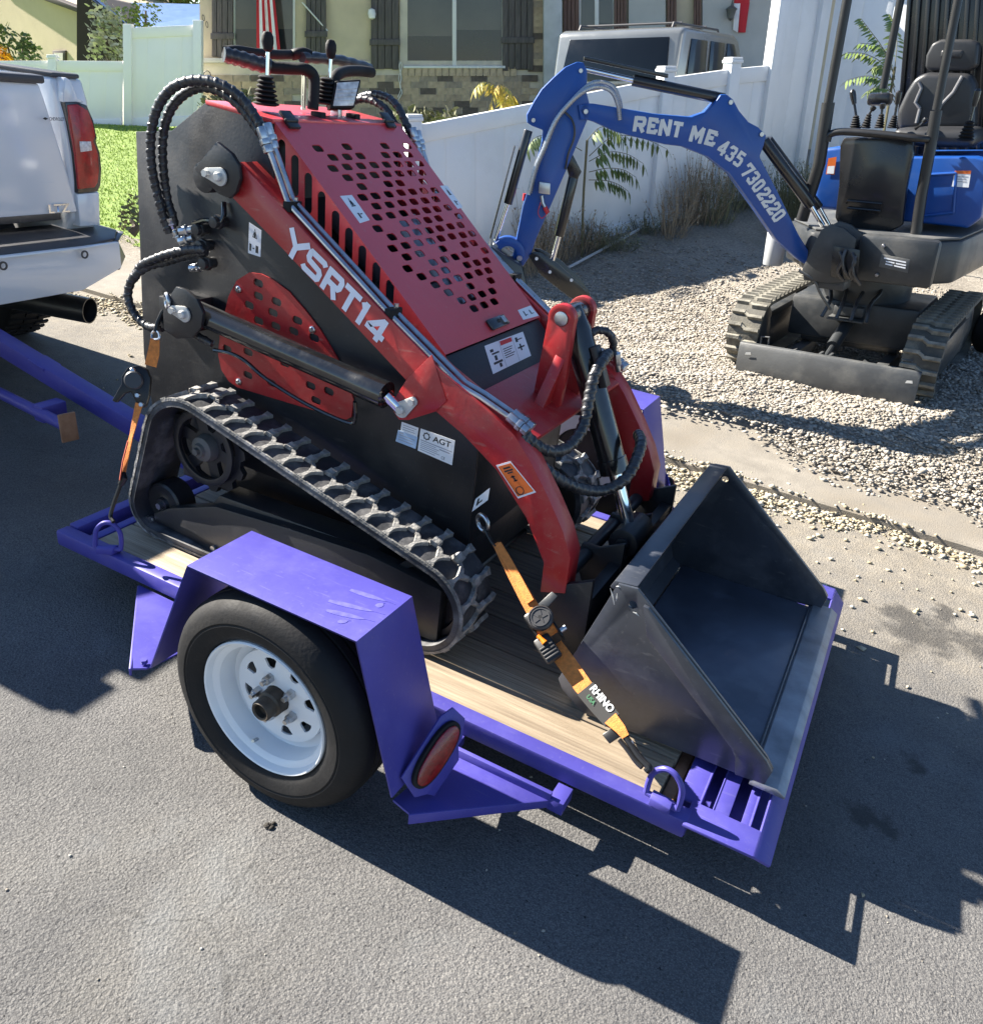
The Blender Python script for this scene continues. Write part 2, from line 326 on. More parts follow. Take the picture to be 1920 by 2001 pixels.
    base = mix(math_('MULTIPLY', wetf, v=0.72), base, (0.035, 0.034, 0.033))
    # fine old cracks, only here and there
    ck = n.new('ShaderNodeTexVoronoi'); ck.feature = 'DISTANCE_TO_EDGE'; ck.inputs['Scale'].default_value = 1.1; ck.inputs['Randomness'].default_value = 1.0
    dsp = n.new('ShaderNodeTexNoise'); dsp.inputs['Scale'].default_value = 6; dsp.inputs['Detail'].default_value = 6; L.new(src, dsp.inputs['Vector'])
    ad = n.new('ShaderNodeVectorMath'); ad.operation = 'MULTIPLY_ADD'; L.new(dsp.outputs['Color'], ad.inputs[0]); ad.inputs[1].default_value = (.22, .22, .22); L.new(src, ad.inputs[2]); L.new(ad.outputs[0], ck.inputs['Vector'])
    cf = ramp(ck.outputs['Distance'], 0.0, 0.006, (1, 1, 1), (0, 0, 0)); cm = ramp(noise(0.7, 3), 0.52, 0.62, (0, 0, 0), (0.5, 0.5, 0.5))
    cx = n.new('ShaderNodeMath'); cx.operation = 'MULTIPLY'; L.new(cf, cx.inputs[0]); L.new(cm, cx.inputs[1]); base = mix(cx.outputs[0], base, (0.05, 0.049, 0.047))
    L.new(base, b.inputs['Base Color']); b.inputs['Roughness'].default_value = 0.85; b.inputs['Specular IOR Level'].default_value = 0.25
    h = math_('MULTIPLY_ADD', vo.outputs['Distance'], v=-0.5); L.new(vo2.outputs['Distance'], h.node.inputs[2])
    h2 = math_('MULTIPLY_ADD', noise(300, 4), v=0.5); L.new(h, h2.node.inputs[2])
    bp = n.new('ShaderNodeBump'); bp.inputs['Strength'].default_value = 0.55; bp.inputs['Distance'].default_value = 0.004; L.new(h2, bp.inputs['Height']); L.new(bp.outputs[0], b.inputs['Normal'])
    return m
asphalt = asphalt_material()
gravelm = mat('gravel_dirt', (0.16, 0.14, 0.115), 0.95, col2=(0.30, 0.27, 0.225), vscale=45, bump=1.0, bscale=70, dirt=(0.11, 0.09, 0.065), dscale=1.3, damt=0.7)
concrete = mat('gutter_concrete', (0.205, 0.185, 0.155), 0.85, var=0.16, vscale=10, dirt=(0.15, 0.125, 0.092), dscale=2.5, damt=0.8, bump=0.35, bscale=160)
grassm = mat('lawn_soil', (0.15, 0.23, 0.03), 0.9, var=0.3, vscale=20, bump=0.5)

# the yard's height: a smooth surface through surveyed points
CP = []
for x in (-14, -9, -6, -3.5, -1.5, 0.5, 2.5, 5, 9): CP.append((x, 2.86, 0.035)); CP.append((x, 3.55, 0.10))
for x in (-0.6, 0.15, 1.2, 2.2):
    for y in (4.3, 5.4): CP.append((x, y, 0.17+0.098*(x-0.15)+0.05*(y-4.29)))
FA = AD(1112, 480, 8.2); FB = AD(1317, 428, 8.67)
FD = (FB-FA)
for p in (FA, FB, FA-FD*1.2, FB+FD*1.2): CP.append((p.x, p.y, p.z))
for (u, v, d) in ((190, 243, 15), (290, 232, 14.5), (60, 246, 15.5), (236, 470, 7.3), (1900, 460, 9.0)):
    p = AD(u, v, d); CP.append((p.x, p.y, p.z))
CP += [(-30, 30, 1.2), (30, 30, 2.2), (0, 40, 2.2), (8, 10, 1.0), (-7, 9.0, 0.28), (-12, 6, 0.22), (16, 6, 0.6)]
CPa = np.array(CP)
def _tps(r2): return np.where(r2 > 1e-12, 0.5*r2*np.log(np.maximum(r2, 1e-12)), 0.0)
_n = len(CPa); _d = CPa[:, None, :2]-CPa[None, :, :2]; _K = _tps((_d**2).sum(-1))+np.eye(_n)*0.02
_P = np.c_[np.ones(_n), CPa[:, :2]]; _S = np.linalg.solve(np.block([[_K, _P], [_P.T, np.zeros((3, 3))]]), np.r_[CPa[:, 2], np.zeros(3)])
def hz(x, y):
    x = np.atleast_1d(np.asarray(x, float)); y = np.atleast_1d(np.asarray(y, float))
    r2 = (x[:, None]-CPa[None, :, 0])**2+(y[:, None]-CPa[None, :, 1])**2
    return _tps(r2)@_S[:_n]+_S[_n]+_S[_n+1]*x+_S[_n+2]*y
def gz(x, y):
    h = float(hz(x, y)[0]); return h if y > 2.86 else 0.0

def sheet(name, xs, ys, material, zf, k='structure'):
    X, Y = np.meshgrid(xs, ys); Z = zf(X.ravel(), Y.ravel())
    me = bpy.data.meshes.new(name); nx, ny = len(xs), len(ys)
    me.from_pydata(np.c_[X.ravel(), Y.ravel(), Z].tolist(), [], [(j*nx+i, j*nx+i+1, (j+1)*nx+i+1, (j+1)*nx+i) for j in range(ny-1) for i in range(nx-1)])
    me.polygons.foreach_set('use_smooth', [True]*len(me.polygons)); me.update()
    o = link(name, me, material); o['kind'] = k; return o
m = MB(); m.add([(-120, -120, 0), (120, -120, 0), (120, 2.87, 0), (-120, 2.87, 0)], [(0, 1, 2, 3)]); kind(m.build('street', asphalt, smooth=False), 'structure')
def rough(x, y):
    w = np.clip((np.asarray(y)-3.42)/.35, 0, 1); w = w*w*(3-2*w)
    return w*(hz(x, y)+0.012*np.sin(7.1*x+3*np.sin(2.3*y))*np.sin(6.3*y+1.7*x)+0.006*np.sin(19*x)*np.sin(23*y+5*x))+(1-w)*0.066
xs = np.unique(np.r_[np.linspace(-60, -10, 30), np.linspace(-10, 6, 190), np.linspace(6, 60, 40)])
ys = np.unique(np.r_[np.linspace(3.42, 10, 97), np.linspace(10, 90, 50)])
yard = sheet('gravel_yard', xs, ys, gravelm, rough)
# concrete gutter apron with a lip
m = MB(); NA = 60; XA = np.linspace(-40, 30, NA)
prof = [(2.84, -0.02), (2.845, 0.028), (2.86, 0.036), (3.2, 0.052), (3.50, 0.078), (3.70, 0.05)]
for i in range(NA-1):
    for j in range(len(prof)-1):
        (y0, z0), (y1, z1) = prof[j], prof[j+1]
        m.add([(XA[i], y0, z0), (XA[i+1], y0, z0), (XA[i+1], y1, z1), (XA[i], y1, z1)], [(0, 1, 2, 3)])
kind(m.build('gutter_apron', concrete), 'structure')
# lawn on the left
def lawn_z(x, y): return hz(x, y)-0.03+0.06*np.clip((np.asarray(y)-le.y+0.1)/.25, 0, 1)
le = AD(236, 466, 7.3)
xs = np.linspace(-40, -3.9, 80); ys = np.linspace(le.y-0.1, 40, 90)
kind(sheet('lawn', xs, ys, grassm, lambda x, y: lawn_z(x, y)), 'structure')

def rocks(name, pts, sizes, material, seed=0, squash=0.6):
    r = np.random.default_rng(seed); n = len(pts)
    base = np.array([(1, 0, 0), (-.5, .86, 0), (-.5, -.86, 0), (.45, .75, .55), (.4, -.8, .5), (-.85, 0, .5), (0.05, 0, 1), (0, 0, -.6)], float)
    F = [(6, 3, 5), (6, 5, 4), (6, 4, 3), (3, 0, 1), (3, 1, 5), (5, 1, 2), (5, 2, 4), (4, 2, 0), (4, 0, 3), (7, 1, 0), (7, 2, 1), (7, 0, 2)]
    F = np.array(F); V = np.repeat(base[None], n, 0)*(1+r.uniform(-.28, .28, (n, 8, 3)))
    V[..., 2] *= squash
    a = r.uniform(0, 6.28, n); c, s = np.cos(a), np.sin(a); x = V[..., 0]*c[:, None]-V[..., 1]*s[:, None]; y = V[..., 0]*s[:, None]+V[..., 1]*c[:, None]
    V = np.stack([x*r.uniform(.7, 1.3, (n, 1)), y, V[..., 2]], -1)*np.asarray(sizes)[:, None, None]+np.asarray(pts)[:, None, :]
    me = bpy.data.meshes.new(name); nf = n*len(F)
    me.vertices.add(n*8); me.vertices.foreach_set('co', V.reshape(-1)); me.loops.add(nf*3); me.polygons.add(nf)
    me.loops.foreach_set('vertex_index', (F[None]+(np.arange(n)*8)[:, None, None]).reshape(-1).astype(np.int32))
    me.polygons.foreach_set('loop_start', np.arange(0, nf*3, 3, dtype=np.int32)); me.update(calc_edges=True)
    ca = me.attributes.new('tone', 'FLOAT', 'FACE'); ca.data.foreach_set('value', np.repeat(r.uniform(0, 1, n), len(F)).astype(np.float32))
    o = link(name, me, material); o['kind'] = 'stuff'; return o
def stone_mat(name, c0, c1, c2):
    m = bpy.data.materials.new(name); m.use_nodes = True; t = m.node_tree; n = t.nodes; L = t.links; b = n['Principled BSDF']; b.inputs['Roughness'].default_value = 0.9
    at = n.new('ShaderNodeAttribute'); at.attribute_name = 'tone'; r = n.new('ShaderNodeValToRGB'); L.new(at.outputs['Fac'], r.inputs[0])
    r.color_ramp.elements[0].color = (*c0, 1); r.color_ramp.elements[1].color = (*c2, 1); e = r.color_ramp.elements.new(0.5); e.color = (*c1, 1)
    L.new(r.outputs[0], b.inputs['Base Color']); return m
stone = stone_mat('grey_gravel_stone', (0.17, 0.15, 0.125), (0.28, 0.25, 0.21), (0.40, 0.37, 0.32))
stoney = stone_mat('yellowish_pebble', (0.25, 0.205, 0.13), (0.36, 0.31, 0.215), (0.46, 0.43, 0.36))
def scatter(n, x0, x1, y0, y1, dens=None, seed=1):
    r = np.random.default_rng(seed); x = r.uniform(x0, x1, n); y = r.uniform(y0, y1, n)
    if dens is not None: k = r.uniform(0, 1, n) < dens(x, y); x, y = x[k], y[k]
    return x, y
# crushed stone over the yard near the street
def dn(x, y):
    e = np.clip((y-3.12-0.16*np.sin(2.1*x+1)-0.10*np.sin(5.3*x)-0.55*np.clip((-x+0.15)/1.2, 0, 1))/0.45, 0, 1)
    f = np.clip((7.0-y)/2.2, 0.12, 1)*np.clip((x+2.6)/1.2, 0.10, 1)
    return e*f
x, y = scatter(170000, -3.4, 3.6, 2.95, 7.2, dn, 3)
z = np.where(y < 3.6, 0.045+0.09*np.clip((y-3.1)/.5, 0, 1), rough(x, y)); z = np.maximum(z, np.where(y > 3.5, rough(x, y), 0))
rocks('yard_gravel', np.c_[x, y, z+0.001], np.clip(rng.lognormal(-4.62, .36, len(x)), .005, .024), stone, 4)
# loose yellowish gravel washed along the gutter lip
def dg(x, y): return np.exp(-((y-2.72-0.05*np.sin(1.7*x)-0.03*np.sin(6*x)-0.02*np.sin(17*x))/(0.085+.03*np.sin(3.1*x)))**2)*(.80+.2*np.sin(4.3*x+1)*np.sin(9.7*x))
x, y = scatter(42000, -5.0, 4.0, 2.40, 3.05, dg, 5); z = np.where(y > 2.845, 0.036, 0.0)
rocks('gutter_gravel', np.c_[x, y, z+0.000+0.014*dg(x, y)*rng.uniform(0, 1, len(x))], np.clip(rng.lognormal(-4.7, .42, len(x)), .004, .022), stoney, 6)
# stray pebbles on the dusty edge of the asphalt
def dp(x, y): return np.clip((y-0.9)/1.8, 0.0, 1)**2*0.9+0.004
x, y = scatter(2600, -3.0, 3.2, 0.3, 2.75, dp, 8)
rocks('stray_pebbles', np.c_[x, y, 0*x+0.003], rng.uniform(.004, .013, len(x))*rng.choice([1, 1, 1, 1.5], len(x)), stoney, 9)
x, y = scatter(160, -0.5, 2.6, -1.2, 2.2, None, 18)
rocks('street_grit', np.c_[x, y, 0*x+0.001], rng.uniform(.0015, .0045, len(x)), stone, 19)
# small dark clod on the asphalt
c = AZ(524, 1617, 0)
x = c.x+rng.normal(0, .006, 14); y = c.y+rng.normal(0, .006, 14)
tag(rocks('dirt_clod', np.c_[x, y, 0*x+0.002], rng.uniform(.004, .009, 14), mat('dark_clod', (0.02, 0.017, 0.014), 0.95), 21), 'small black clod of dirt on the asphalt below the wheel', 'dirt').pop('kind', None)
# blades of grass on the lawn
def grass_blades(name, x, y, z, h, material, seed=0, lean=0.35):
    r = np.random.default_rng(seed); n = len(x); a = r.uniform(0, 6.28, n); w = 0.006+h*0.05; dx, dy = np.cos(a)*w, np.sin(a)*w
    lx, ly = r.normal(0, lean, n)*h, r.normal(0, lean, n)*h
    V = np.stack([np.c_[x-dx, y-dy, z], np.c_[x+dx, y+dy, z], np.c_[x+lx, y+ly, z+h]], 1)
    me = bpy.data.meshes.new(name); me.vertices.add(n*3); me.vertices.foreach_set('co', V.reshape(-1)); me.loops.add(n*3); me.polygons.add(n)
    me.loops.foreach_set('vertex_index', np.arange(n*3, dtype=np.int32)); me.polygons.foreach_set('loop_start', np.arange(0, n*3, 3, dtype=np.int32)); me.update(calc_edges=True)
    o = link(name, me, material); o['kind'] = 'stuff'; return o
blade = mat('grass_blade', (0.22, 0.33, 0.035), 0.6, col2=(0.36, 0.46, 0.07), vscale=3, dirt=(0.50, 0.50, 0.16), dscale=14, damt=0.6)
x, y = scatter(150000, -16, -3.95, le.y-0.05, 15, lambda x, y: np.clip(9/(y+1), .2, 1), 12)
grass_blades('lawn_grass', x, y, lawn_z(x, y)-0.005, rng.uniform(.012, .034, len(x)), blade, 13)
# ------------------------------------------------------------------ the purple trailer
YR0, YR1, ZT, XF = 0.357, 1.727, 0.184, -1.221
TY = (YR0+YR1)/2
trailer = thing('utility_trailer', (0, TY, 0), 'purple low single-axle utility trailer carrying the red track loader', 'trailer')
XE = AZ(1341, 1614, ZT).x
def T_part(mb, name, material, bevel=0.003, **k): return mb.build(name, material, trailer, bevel, **k)
for y0 in (YR0, YR1-0.05): T_part(MB().box(XF, XE, y0, y0+0.05, ZT-0.056, ZT), 'side_rail', purple, 0.008)
T_part(MB().box(XF, XF+0.045, YR0+0.052, YR1-0.052, ZT-0.054, ZT+0.004), 'front_rail', purple, 0.006)
T_part(MB().box(XF+0.10, XF+0.135, YR0+0.052, YR1-0.052, ZT-0.052, ZT-0.006), 'front_crossmember', purple, 0.004)
for x in (-0.75, -0.2, 0.35, 0.80): T_part(MB().box(x, x+0.045, YR0+0.052, YR1-0.052, ZT-0.10, ZT-0.046), 'crossmember', purple, 0.003)
T_part(MB().cyl((0, 0.10, 0.17), (0, 2*TY-0.10, 0.17), 0.028, 12), 'axle', black, 0)
# deck planks
NP = 9; pw = (YR1-YR0-0.104)/NP
for i in range(NP):
    y0 = YR0+0.052+i*pw; o = random.uniform(-0.006, 0.006); dz = random.uniform(-0.003, 0.002)
    T_part(MB().box(XF+0.139, XE-0.085+o, y0+0.002, y0+pw-0.003, ZT-0.044+dz, ZT-0.006+dz), 'deck_plank', wood if i in (0, 1, 7, 8) else woodshade, 0.003)
# tail: end plates, cross angles and a sloping rear lip
xr = 1.112
for sgn, yy in ((1, YR0-0.006), (-1, YR1+0.006)):
    a = AZ(1394, 1569, 0.18); b = AZ(1488, 1618, 0.18)
    pts = [(XE-0.01, yy, 0), (xr, yy, 0), (xr, yy+sgn*0.085, 0), (XE-0.01, yy+sgn*0.085, 0)]
    T_part(MB().prism([Vector((p[0], p[1], ZT-0.012)) for p in pts], (0, 0, 0.009)), 'tail_end_plate', purple, 0.002)
def angle_y(x, w, hgt, flip=1):
    m = MB(); y0, y1 = YR0+0.079, YR1-0.079
    m.box(x, x+w, y0, y1, ZT-0.016, ZT-0.009)
    xx = x+w if flip > 0 else x-0.006
    m.box(xx, xx+0.006, y0, y1, ZT-0.016-hgt, ZT-0.009)
    return m
T_part(angle_y(XE-0.045, 0.05, 0.04), 'tail_angle', purple, 0.002)
T_part(angle_y(XE+0.045, 0.034, 0.05, -1), 'tail_angle', purple, 0.002)
T_part(angle_y(XE+0.108, 0.018, 0.05, 1), 'tail_angle', purple, 0.002)
T_part(MB().prism([(xr, YR0-0.006, ZT-0.003), (xr+0.042, YR0+0.02, ZT-0.034), (xr+0.042, YR1-0.02, ZT-0.034), (xr, YR1+0.006, ZT-0.003)], (-0.004, 0, -0.008)), 'rear_lip', purple, 0.002)
T_part(MB().box(XE-0.05, xr-0.002, YR0+0.079, YR1-0.079, ZT-0.075, ZT-0.070), 'tail_pan', purple, 0.001)
T_part(MB().box(XE-0.082, XE-0.052, YR0+0.054, YR1-0.054, ZT-0.07, ZT-0.03), 'hinge_bar', rust, 0.003)
# fenders
x1, x2, zf, yo, yi = -0.229, 0.250, 0.597, 0.011, 0.223
_a, _b = AY(292, 1305, yo), AY(766, 1560, yo)
fpts = [(_a.x, _a.z), (x1, zf), (x2, zf), (_b.x, _b.z)]
def fender(mir):
    m = MB(); th = 0.005; n = len(fpts); inn = []
    for i in range(n):
        p = Vector(fpts[i]); d0 = (p-Vector(fpts[i-1])).normalized() if i else (Vector(fpts[1])-p).normalized(); d1 = (Vector(fpts[i+1])-p).normalized() if i < n-1 else d0
        nn = Vector((d0.y+d1.y, -(d0.x+d1.x))).normalized(); c = nn.dot(Vector((d0.y, -d0.x))); inn.append(p+nn*(th/c))
    ou = [Vector((p[0], yo, p[1])) for p in fpts]; ii = [Vector((p.x, yo, p.y)) for p in inn]
    for i in range(n-1): m.prism([ou[i], ou[i+1], ii[i+1], ii[i]], (0, yi-yo, 0))
    m = m.mirror(TY) if mir else m
    f = T_part(m, 'fender', purple, 0.0015)
    def fp(mb, name, material, bevel=0.0015): return (mb.mirror(TY) if mir else mb).build(name, material, f, bevel)
    fp(MB().prism([(-0.835, YR0-0.002, 0.115), (-0.485, 0.028, 0.160), (-0.452, 0.049, 0.163), (-0.452, YR0-0.002, 0.115)], (0, 0, 0.006)).prism([(-0.835, YR0-0.002, 0.121), (-0.485, 0.028, 0.166), (-0.485, 0.028, 0.142), (-0.835, YR0-0.002, 0.097)], (-0.004, -0.004, 0)), 'front_bracket', purple)
    fp(MB().prism([(0.343, 0.049, 0.156), (0.396, 0.036, 0.157), (0.648, YR0-0.042, 0.108), (0.350, YR0-0.050, 0.108)], (0, 0, 0.006)).prism([(0.396, 0.036, 0.163), (0.648, YR0-0.042, 0.114), (0.648, YR0-0.042, 0.090), (0.396, 0.036, 0.132)], (0.003, -0.004, 0)), 'rear_bracket', purple)
    fp(MB().box(0.352, 0.640, YR0-0.062, YR0-0.050, 0.115, 0.140).box(0.335, 0.362, YR0-0.05, YR0+0.002, 0.100, 0.130).box(0.635, 0.675, YR0-0.06, YR0+0.002, 0.086, 0.124), 'bracket_angle', purple)
    b = MB(); b.cyl((-0.475, 0.062, 0.168), (-0.475, 0.062, 0.180), 0.010, 6); fp(b, 'bolt', purple, 0)
    return f
fender(False); fender(True)
# wheels
def wheel(mir):
    S = -1 if mir else 1; ymap = lambda y: 2*TY-y if mir else y
    ax = (0, 1, 0) if not mir else (0, -1, 0); o = (0, ymap(0), 0.292)
    prof = [(.184, .004), (.190, -.004), (.204, -.011), (.228, -.016), (.232, -.0135), (.236, -.016), (.256, -.012), (.272, -.002), (.283, .014), (.2895, .030), (.290, .046), (.284, .0475), (.284, .0515), (.2912, .053), (.2918, .071), (.285, .0725), (.285, .0775), (.2918, .079), (.2912, .097), (.284, .0985), (.284, .1025), (.290, .104), (.2895, .120), (.283, .136), (.272, .152), (.256, .162), (.236, .166), (.204, .161), (.184, .146)]
    w = MB().lathe(prof, o, ax, 72).build('wheel', rubber, trailer); w['label'] = 'black tyre on white spoke rim'
    rp = [(.1825, .010), (.1825, -.002), (.1795, -.0055), (.1755, -.003), (.172, .006), (.170, .012), (.162, .016), (.156, .022), (.152, .045), (.150, .068), (.142, .073), (.130, .0755), (.126, .082)]
    MB().lathe(rp+[(.126, .140), (.184, .146)], o, ax, 72).build('rim_barrel', white, w)
    holes = [circ(0, 0, .036, 20)]
    for k in range(8):
        a = 2*math.pi*(k+.3)/8; ca, sa = math.cos(a), math.sin(a)
        tri = [(.080, 0), (.084, -.010), (.104, -.0185), (.108, -.012), (.1095, 0), (.108, .012), (.104, .0185), (.084, .010)]
        holes.append([(p[0]*ca-p[1]*sa, p[0]*sa+p[1]*ca) for p in tri])
    d = MB().plate(circ(0, 0, .1275, 56), holes, (0, 0, 0), (1, 0, 0), (0, 0, 1), 0.005)
    d.v = [Vector((p.x, ymap(0.0625+p.y*1.0-0.010*max(0, 1-math.hypot(p.x, p.z)/.1275)), 0.292+p.z)) for p in d.v]
    d.build('rim_disc', white, w, ang=25)
    MB().ring([(.1285, .078), (.1285, .070), (.122, .063), (.119, .063), (.122, .078)], o, ax, 56).build('disc_edge', white, w)
    for k in range(5):
        a = 2*math.pi*(k+.55)/5; c = Vector((.0565*math.cos(a), 0, .0565*math.sin(a)))
        p = Vector((c.x, 0, .292+c.z))
        m = MB(); m.lathe([(0, .030), (.009, .030), (.0115, .034), (.0125, .038), (.0125, .052), (.0150, .0565), (.0150, .062)], Vector((p.x, ymap(0), p.z)), ax, 6)
        m.cyl((p.x, ymap(.020), p.z), (p.x, ymap(.032), p.z), .0065, 8); m.build('lug_nut', steel, w, ang=25)
    m = MB(); m.lathe([(0, .006), (.018, .006), (.018, -.008), (.0235, -.011), (.027, -.006), (.0275, .018), (.0335, .022), (.0345, .060), (.037, .064)], o, ax, 28); m.build('hub', mat('greasy_hub', (0.07, 0.06, 0.05), 0.55, metal=0.6, var=0.4, vscale=40, dirt=(0.14, 0.10, 0.07), dscale=30, damt=0.6), w)
    m = MB(); vx, vz = .148*math.cos(-1.9), .148*math.sin(-1.9); m.cyl((vx, ymap(.03), .292+vz), (vx*.93, ymap(.010), .292+vz*.93), .0045, 8); m.build('valve_stem', steel, w)
    m = MB(); m.lathe([(0, .12), (.12, .12), (.125, .14)], o, ax, 32); m.build('brake_drum', black, w)
wheel(False); wheel(True)
# tail lights on upright brackets
def tail_light(mir):
    c = AX(852, 1474, 0.402); q = lambda mb: mb.mirror(TY) if mir else mb
    nn = Vector((.80, -.42, .36)).normalized(); la = Vector((0, .825, .565)); la = (la-nn*la.dot(nn)).normalized(); sa = nn.cross(la).normalized()
    def rt(p, d=0.0): return c+la*p[0]+sa*p[1]+nn*d
    def ov(a, b, d, n=28): return [rt((a*math.copysign(abs(math.cos(t))**.8, math.cos(t)), b*math.copysign(abs(math.sin(t))**.9, math.sin(t))), d) for t in [2*math.pi*i/n for i in range(n)]]
    br = [rt(p, -.012) for p in ((-.105, -.020), (-.085, -.044), (.06, -.046), (.104, -.020), (.108, .026), (.075, .042), (-.085, .042))]
    b = q(MB().prism(br, nn*.006)).build('light_bracket', purple, trailer, .001)
    h = q(MB().prism(ov(.086, .034, -.006), nn*.014)).build('tail_light', rubber, trailer, .003); h['label'] = 'red oval tail light in black rubber ring'
    q(MB().prism(ov(.077, .027, .008), nn*.006)).build('lens', mat('red_lens', (0.20, 0.002, 0.005), 0.2, var=0.3, vscale=90, coat=0.3, bump=0.12, bscale=220), h, .004)
    f_ = c-nn*.012; q(MB().prism([f_-la*.09-sa*.03, f_+la*.05-sa*.046, f_+la*.02-sa*.09-nn*.02, f_-la*.08-sa*.085-nn*.02], -nn*.006)).build('light_bracket_foot', purple, trailer, .001)
tail_light(False); tail_light(True)
# D-rings with their weld clips
def d_ring(u, v, lean, mir=False, rot=0.0):
    c = AZ(u, v, ZT+0.004); q = lambda mb: mb.mirror(TY) if mir else mb
    ex = Vector((math.cos(rot), math.sin(rot), 0)); ez = Vector((0, lean, 1)).normalized(); r = 0.0075
    pts = [c+ex*(-.04)+Vector((0, 0, .012)), c+ex*(-.041)+ez*.045, c+ex*(-.036)+ez*.075, c+ex*(-.018)+ez*.097, c+ez*.103, c+ex*.018+ez*.097, c+ex*.036+ez*.075, c+ex*.041+ez*.045, c+ex*.04+Vector((0, 0, .012))]
    m = MB(); m.tube(bez(pts, 32), r, 10); m.tube([pts[0], pts[-1]], r, 10)
    d = q(m).build('d_ring', purple, trailer)
    q(MB().prism([c-ex*.026+Vector((0, a, b)) for a, b in ((-.018, -.003), (-.016, .016), (-.008, .024), (.008, .024), (.016, .016), (.018, -.003))], ex*.052)).build('weld_clip', purple, d, .002)
    return c
DR_F = d_ring(212, 1078, 0.10, rot=0.5); DR_R = d_ring(1290, 1572, 0.06, rot=-0.12)
d_ring(212, 1078, 0.10, True); d_ring(1290, 1572, 0.06, True)
# tongue, coupler and swung-up jack
a, b = Vector((XF-0.002, 1.04, 0.125)), Vector((-2.62, 1.04, 0.395)); dx = (b-a)
T_part(MB().obox(a-Vector((0, .038, .0)), dx, (0, .076, 0), (0, 0, .080)), 'tongue_beam', purple, 0.006)
def on(t): return a+dx*t
p = on(.60); T_part(MB().obox(p-Vector((.05, .044, -.074)), dx.normalized()*.10, (0, .088, 0), (0, 0, .014)), 'tongue_collar', purple, 0.003)
p = on(.985); T_part(MB().obox(p+Vector((-.16, -.03, -.012)), (.18, 0, -.03), (0, .06, 0), (0, 0, .06)).lathe([(0, .03), (.030, .02), (.034, 0), (.034, -.02)], p+Vector((-.15, 0, .02)), (0, 0, 1), 16), 'coupler', purple, 0.002)
j0 = AY(0, 768, 0.90); j1 = AY(132, 834, 0.80); jd = (j1-j0).normalized()
jack = T_part(MB().tube([j0-jd*.15, j1-jd*.02], .024, 14), 'jack', purple, 0); jack['label'] = 'swivel jack swung up along the tongue, rusty foot'
MB().tube([j1-jd*.04, j1+jd*.004], .019, 12).build('jack_leg', steel, jack)
up = Vector((0, 0, 1)); sd = jd.cross(up).normalized(); up2 = sd.cross(jd)
m = MB(); m.obox(j1-sd*.034-up2*.058, sd*.068, up2*.116, jd*.012); m.build('jack_foot', rust, jack, .004)
sw = j0+(j1-j0)*.62; MB().obox(sw+Vector((-.03, -.01, -.035)), (.06, 0, 0), (0, .11, 0), (0, 0, .07)).build('swivel_mount', purple, jack, .004)

# pale hand smears on the near fender and the tail plate
smear = mat('pale_smear', (0.085, 0.080, 0.36), 0.6, var=0.2, vscale=60)
def smears(lst, z, parent, name='smear'):
    for (a, b, wd_) in lst:
        a, b = AZ(*a, z), AZ(*b, z); d_ = (b-a).normalized(); s_ = Vector((-d_.y, d_.x, 0)); n = 10; up_, lo = [], []
        for i in range(n+1):
            t = i/n; w_ = wd_*(math.sin(math.pi*min(1, t*1.15+.12))**.5 if t < .95 else .1)*random.uniform(.92, 1.04)/2; p = a.lerp(b, t); up_.append(p+s_*w_); lo.append(p-s_*w_)
        MB().prism(up_+lo[::-1], (0, 0, .0006)).build(name, smear, parent, smooth=False)
nf = [o for o in trailer.children if o.name.startswith('fender')][0]
smears([((684, 1153), (772, 1181), .016), ((642, 1174), (752, 1201), .016), ((638, 1193), (732, 1215), .016), ((660, 1216), (685, 1213), .014), ((735, 1186), (752, 1178), .016)], zf+.0002, nf)
# ------------------------------------------------------------------ the red and black track loader
YC, YT0, YTW, YP = 1.04, 0.52, 0.18, 0.735
loader = thing('track_loader', (-0.4, YC, 0.18), 'red and black compact track loader with front bucket, on the purple trailer', 'loader')
def LP(mb, name, material, bevel=0.002, parent=None, both=False, **k):
    o = mb.build(name, material, parent or loader, bevel, **k)
    if both: o2 = mb.mirror(YC).build(name, material, parent or loader, bevel, **k); return o, o2
    return o
def XZ(pts, y): return [Vector((p[0], y, p[1])) for p in pts]
def PX(pts, y): return [AY(u, v, y) for u, v in pts]
def arc(c, r, a0, a1, n=10): return [(c[0]+r*math.cos(math.radians(a0+(a1-a0)*i/n)), c[1]+r*math.sin(math.radians(a0+(a1-a0)*i/n))) for i in range(n+1)]

# ---- body
side_pts = [(-1.125, 1.410), (-0.978, 1.430), (-0.837, 1.520), (-0.600, 1.498), (-0.600, 1.27), (0.03, 0.93), (0.116, 0.88), (0.120, 0.44), (-0.2, 0.43), (-1.145, 0.44), (-1.175, 0.72)]
LP(MB().prism(XZ(side_pts, YP), (0, 0.008, 0)), 'side_plate', black, 0.002, both=True)
LP(MB().prism(XZ([(-1.12, 0.45), (-1.135, 0.5), (-1.10, 1.395), (-0.975, 1.422), (-0.838, 1.511), (-0.602, 1.490), (-0.62, 1.0), (-0.05, 0.80), (0.09, 0.80), (0.10, 0.46)], YP+0.008), (0, 2*(YC-YP)-0.016, 0)), 'body_core', black, 0.002)
LP(MB().prism(XZ([(-0.976, 1.425), (-0.838, 1.514), (-0.838, 1.520), (-0.980, 1.431)], YP+0.03), (0, 2*(YC-YP)-0.06, 0)), 'rear_screen', red, 0.001)
LP(MB().prism(XZ([(-0.838, 1.5125), (-0.598, 1.4915), (-0.597, 1.5035), (-0.839, 1.5245)], YP-0.002), (0, 2*(YC-YP)+0.004, 0)), 'control_deck', red, 0.002)
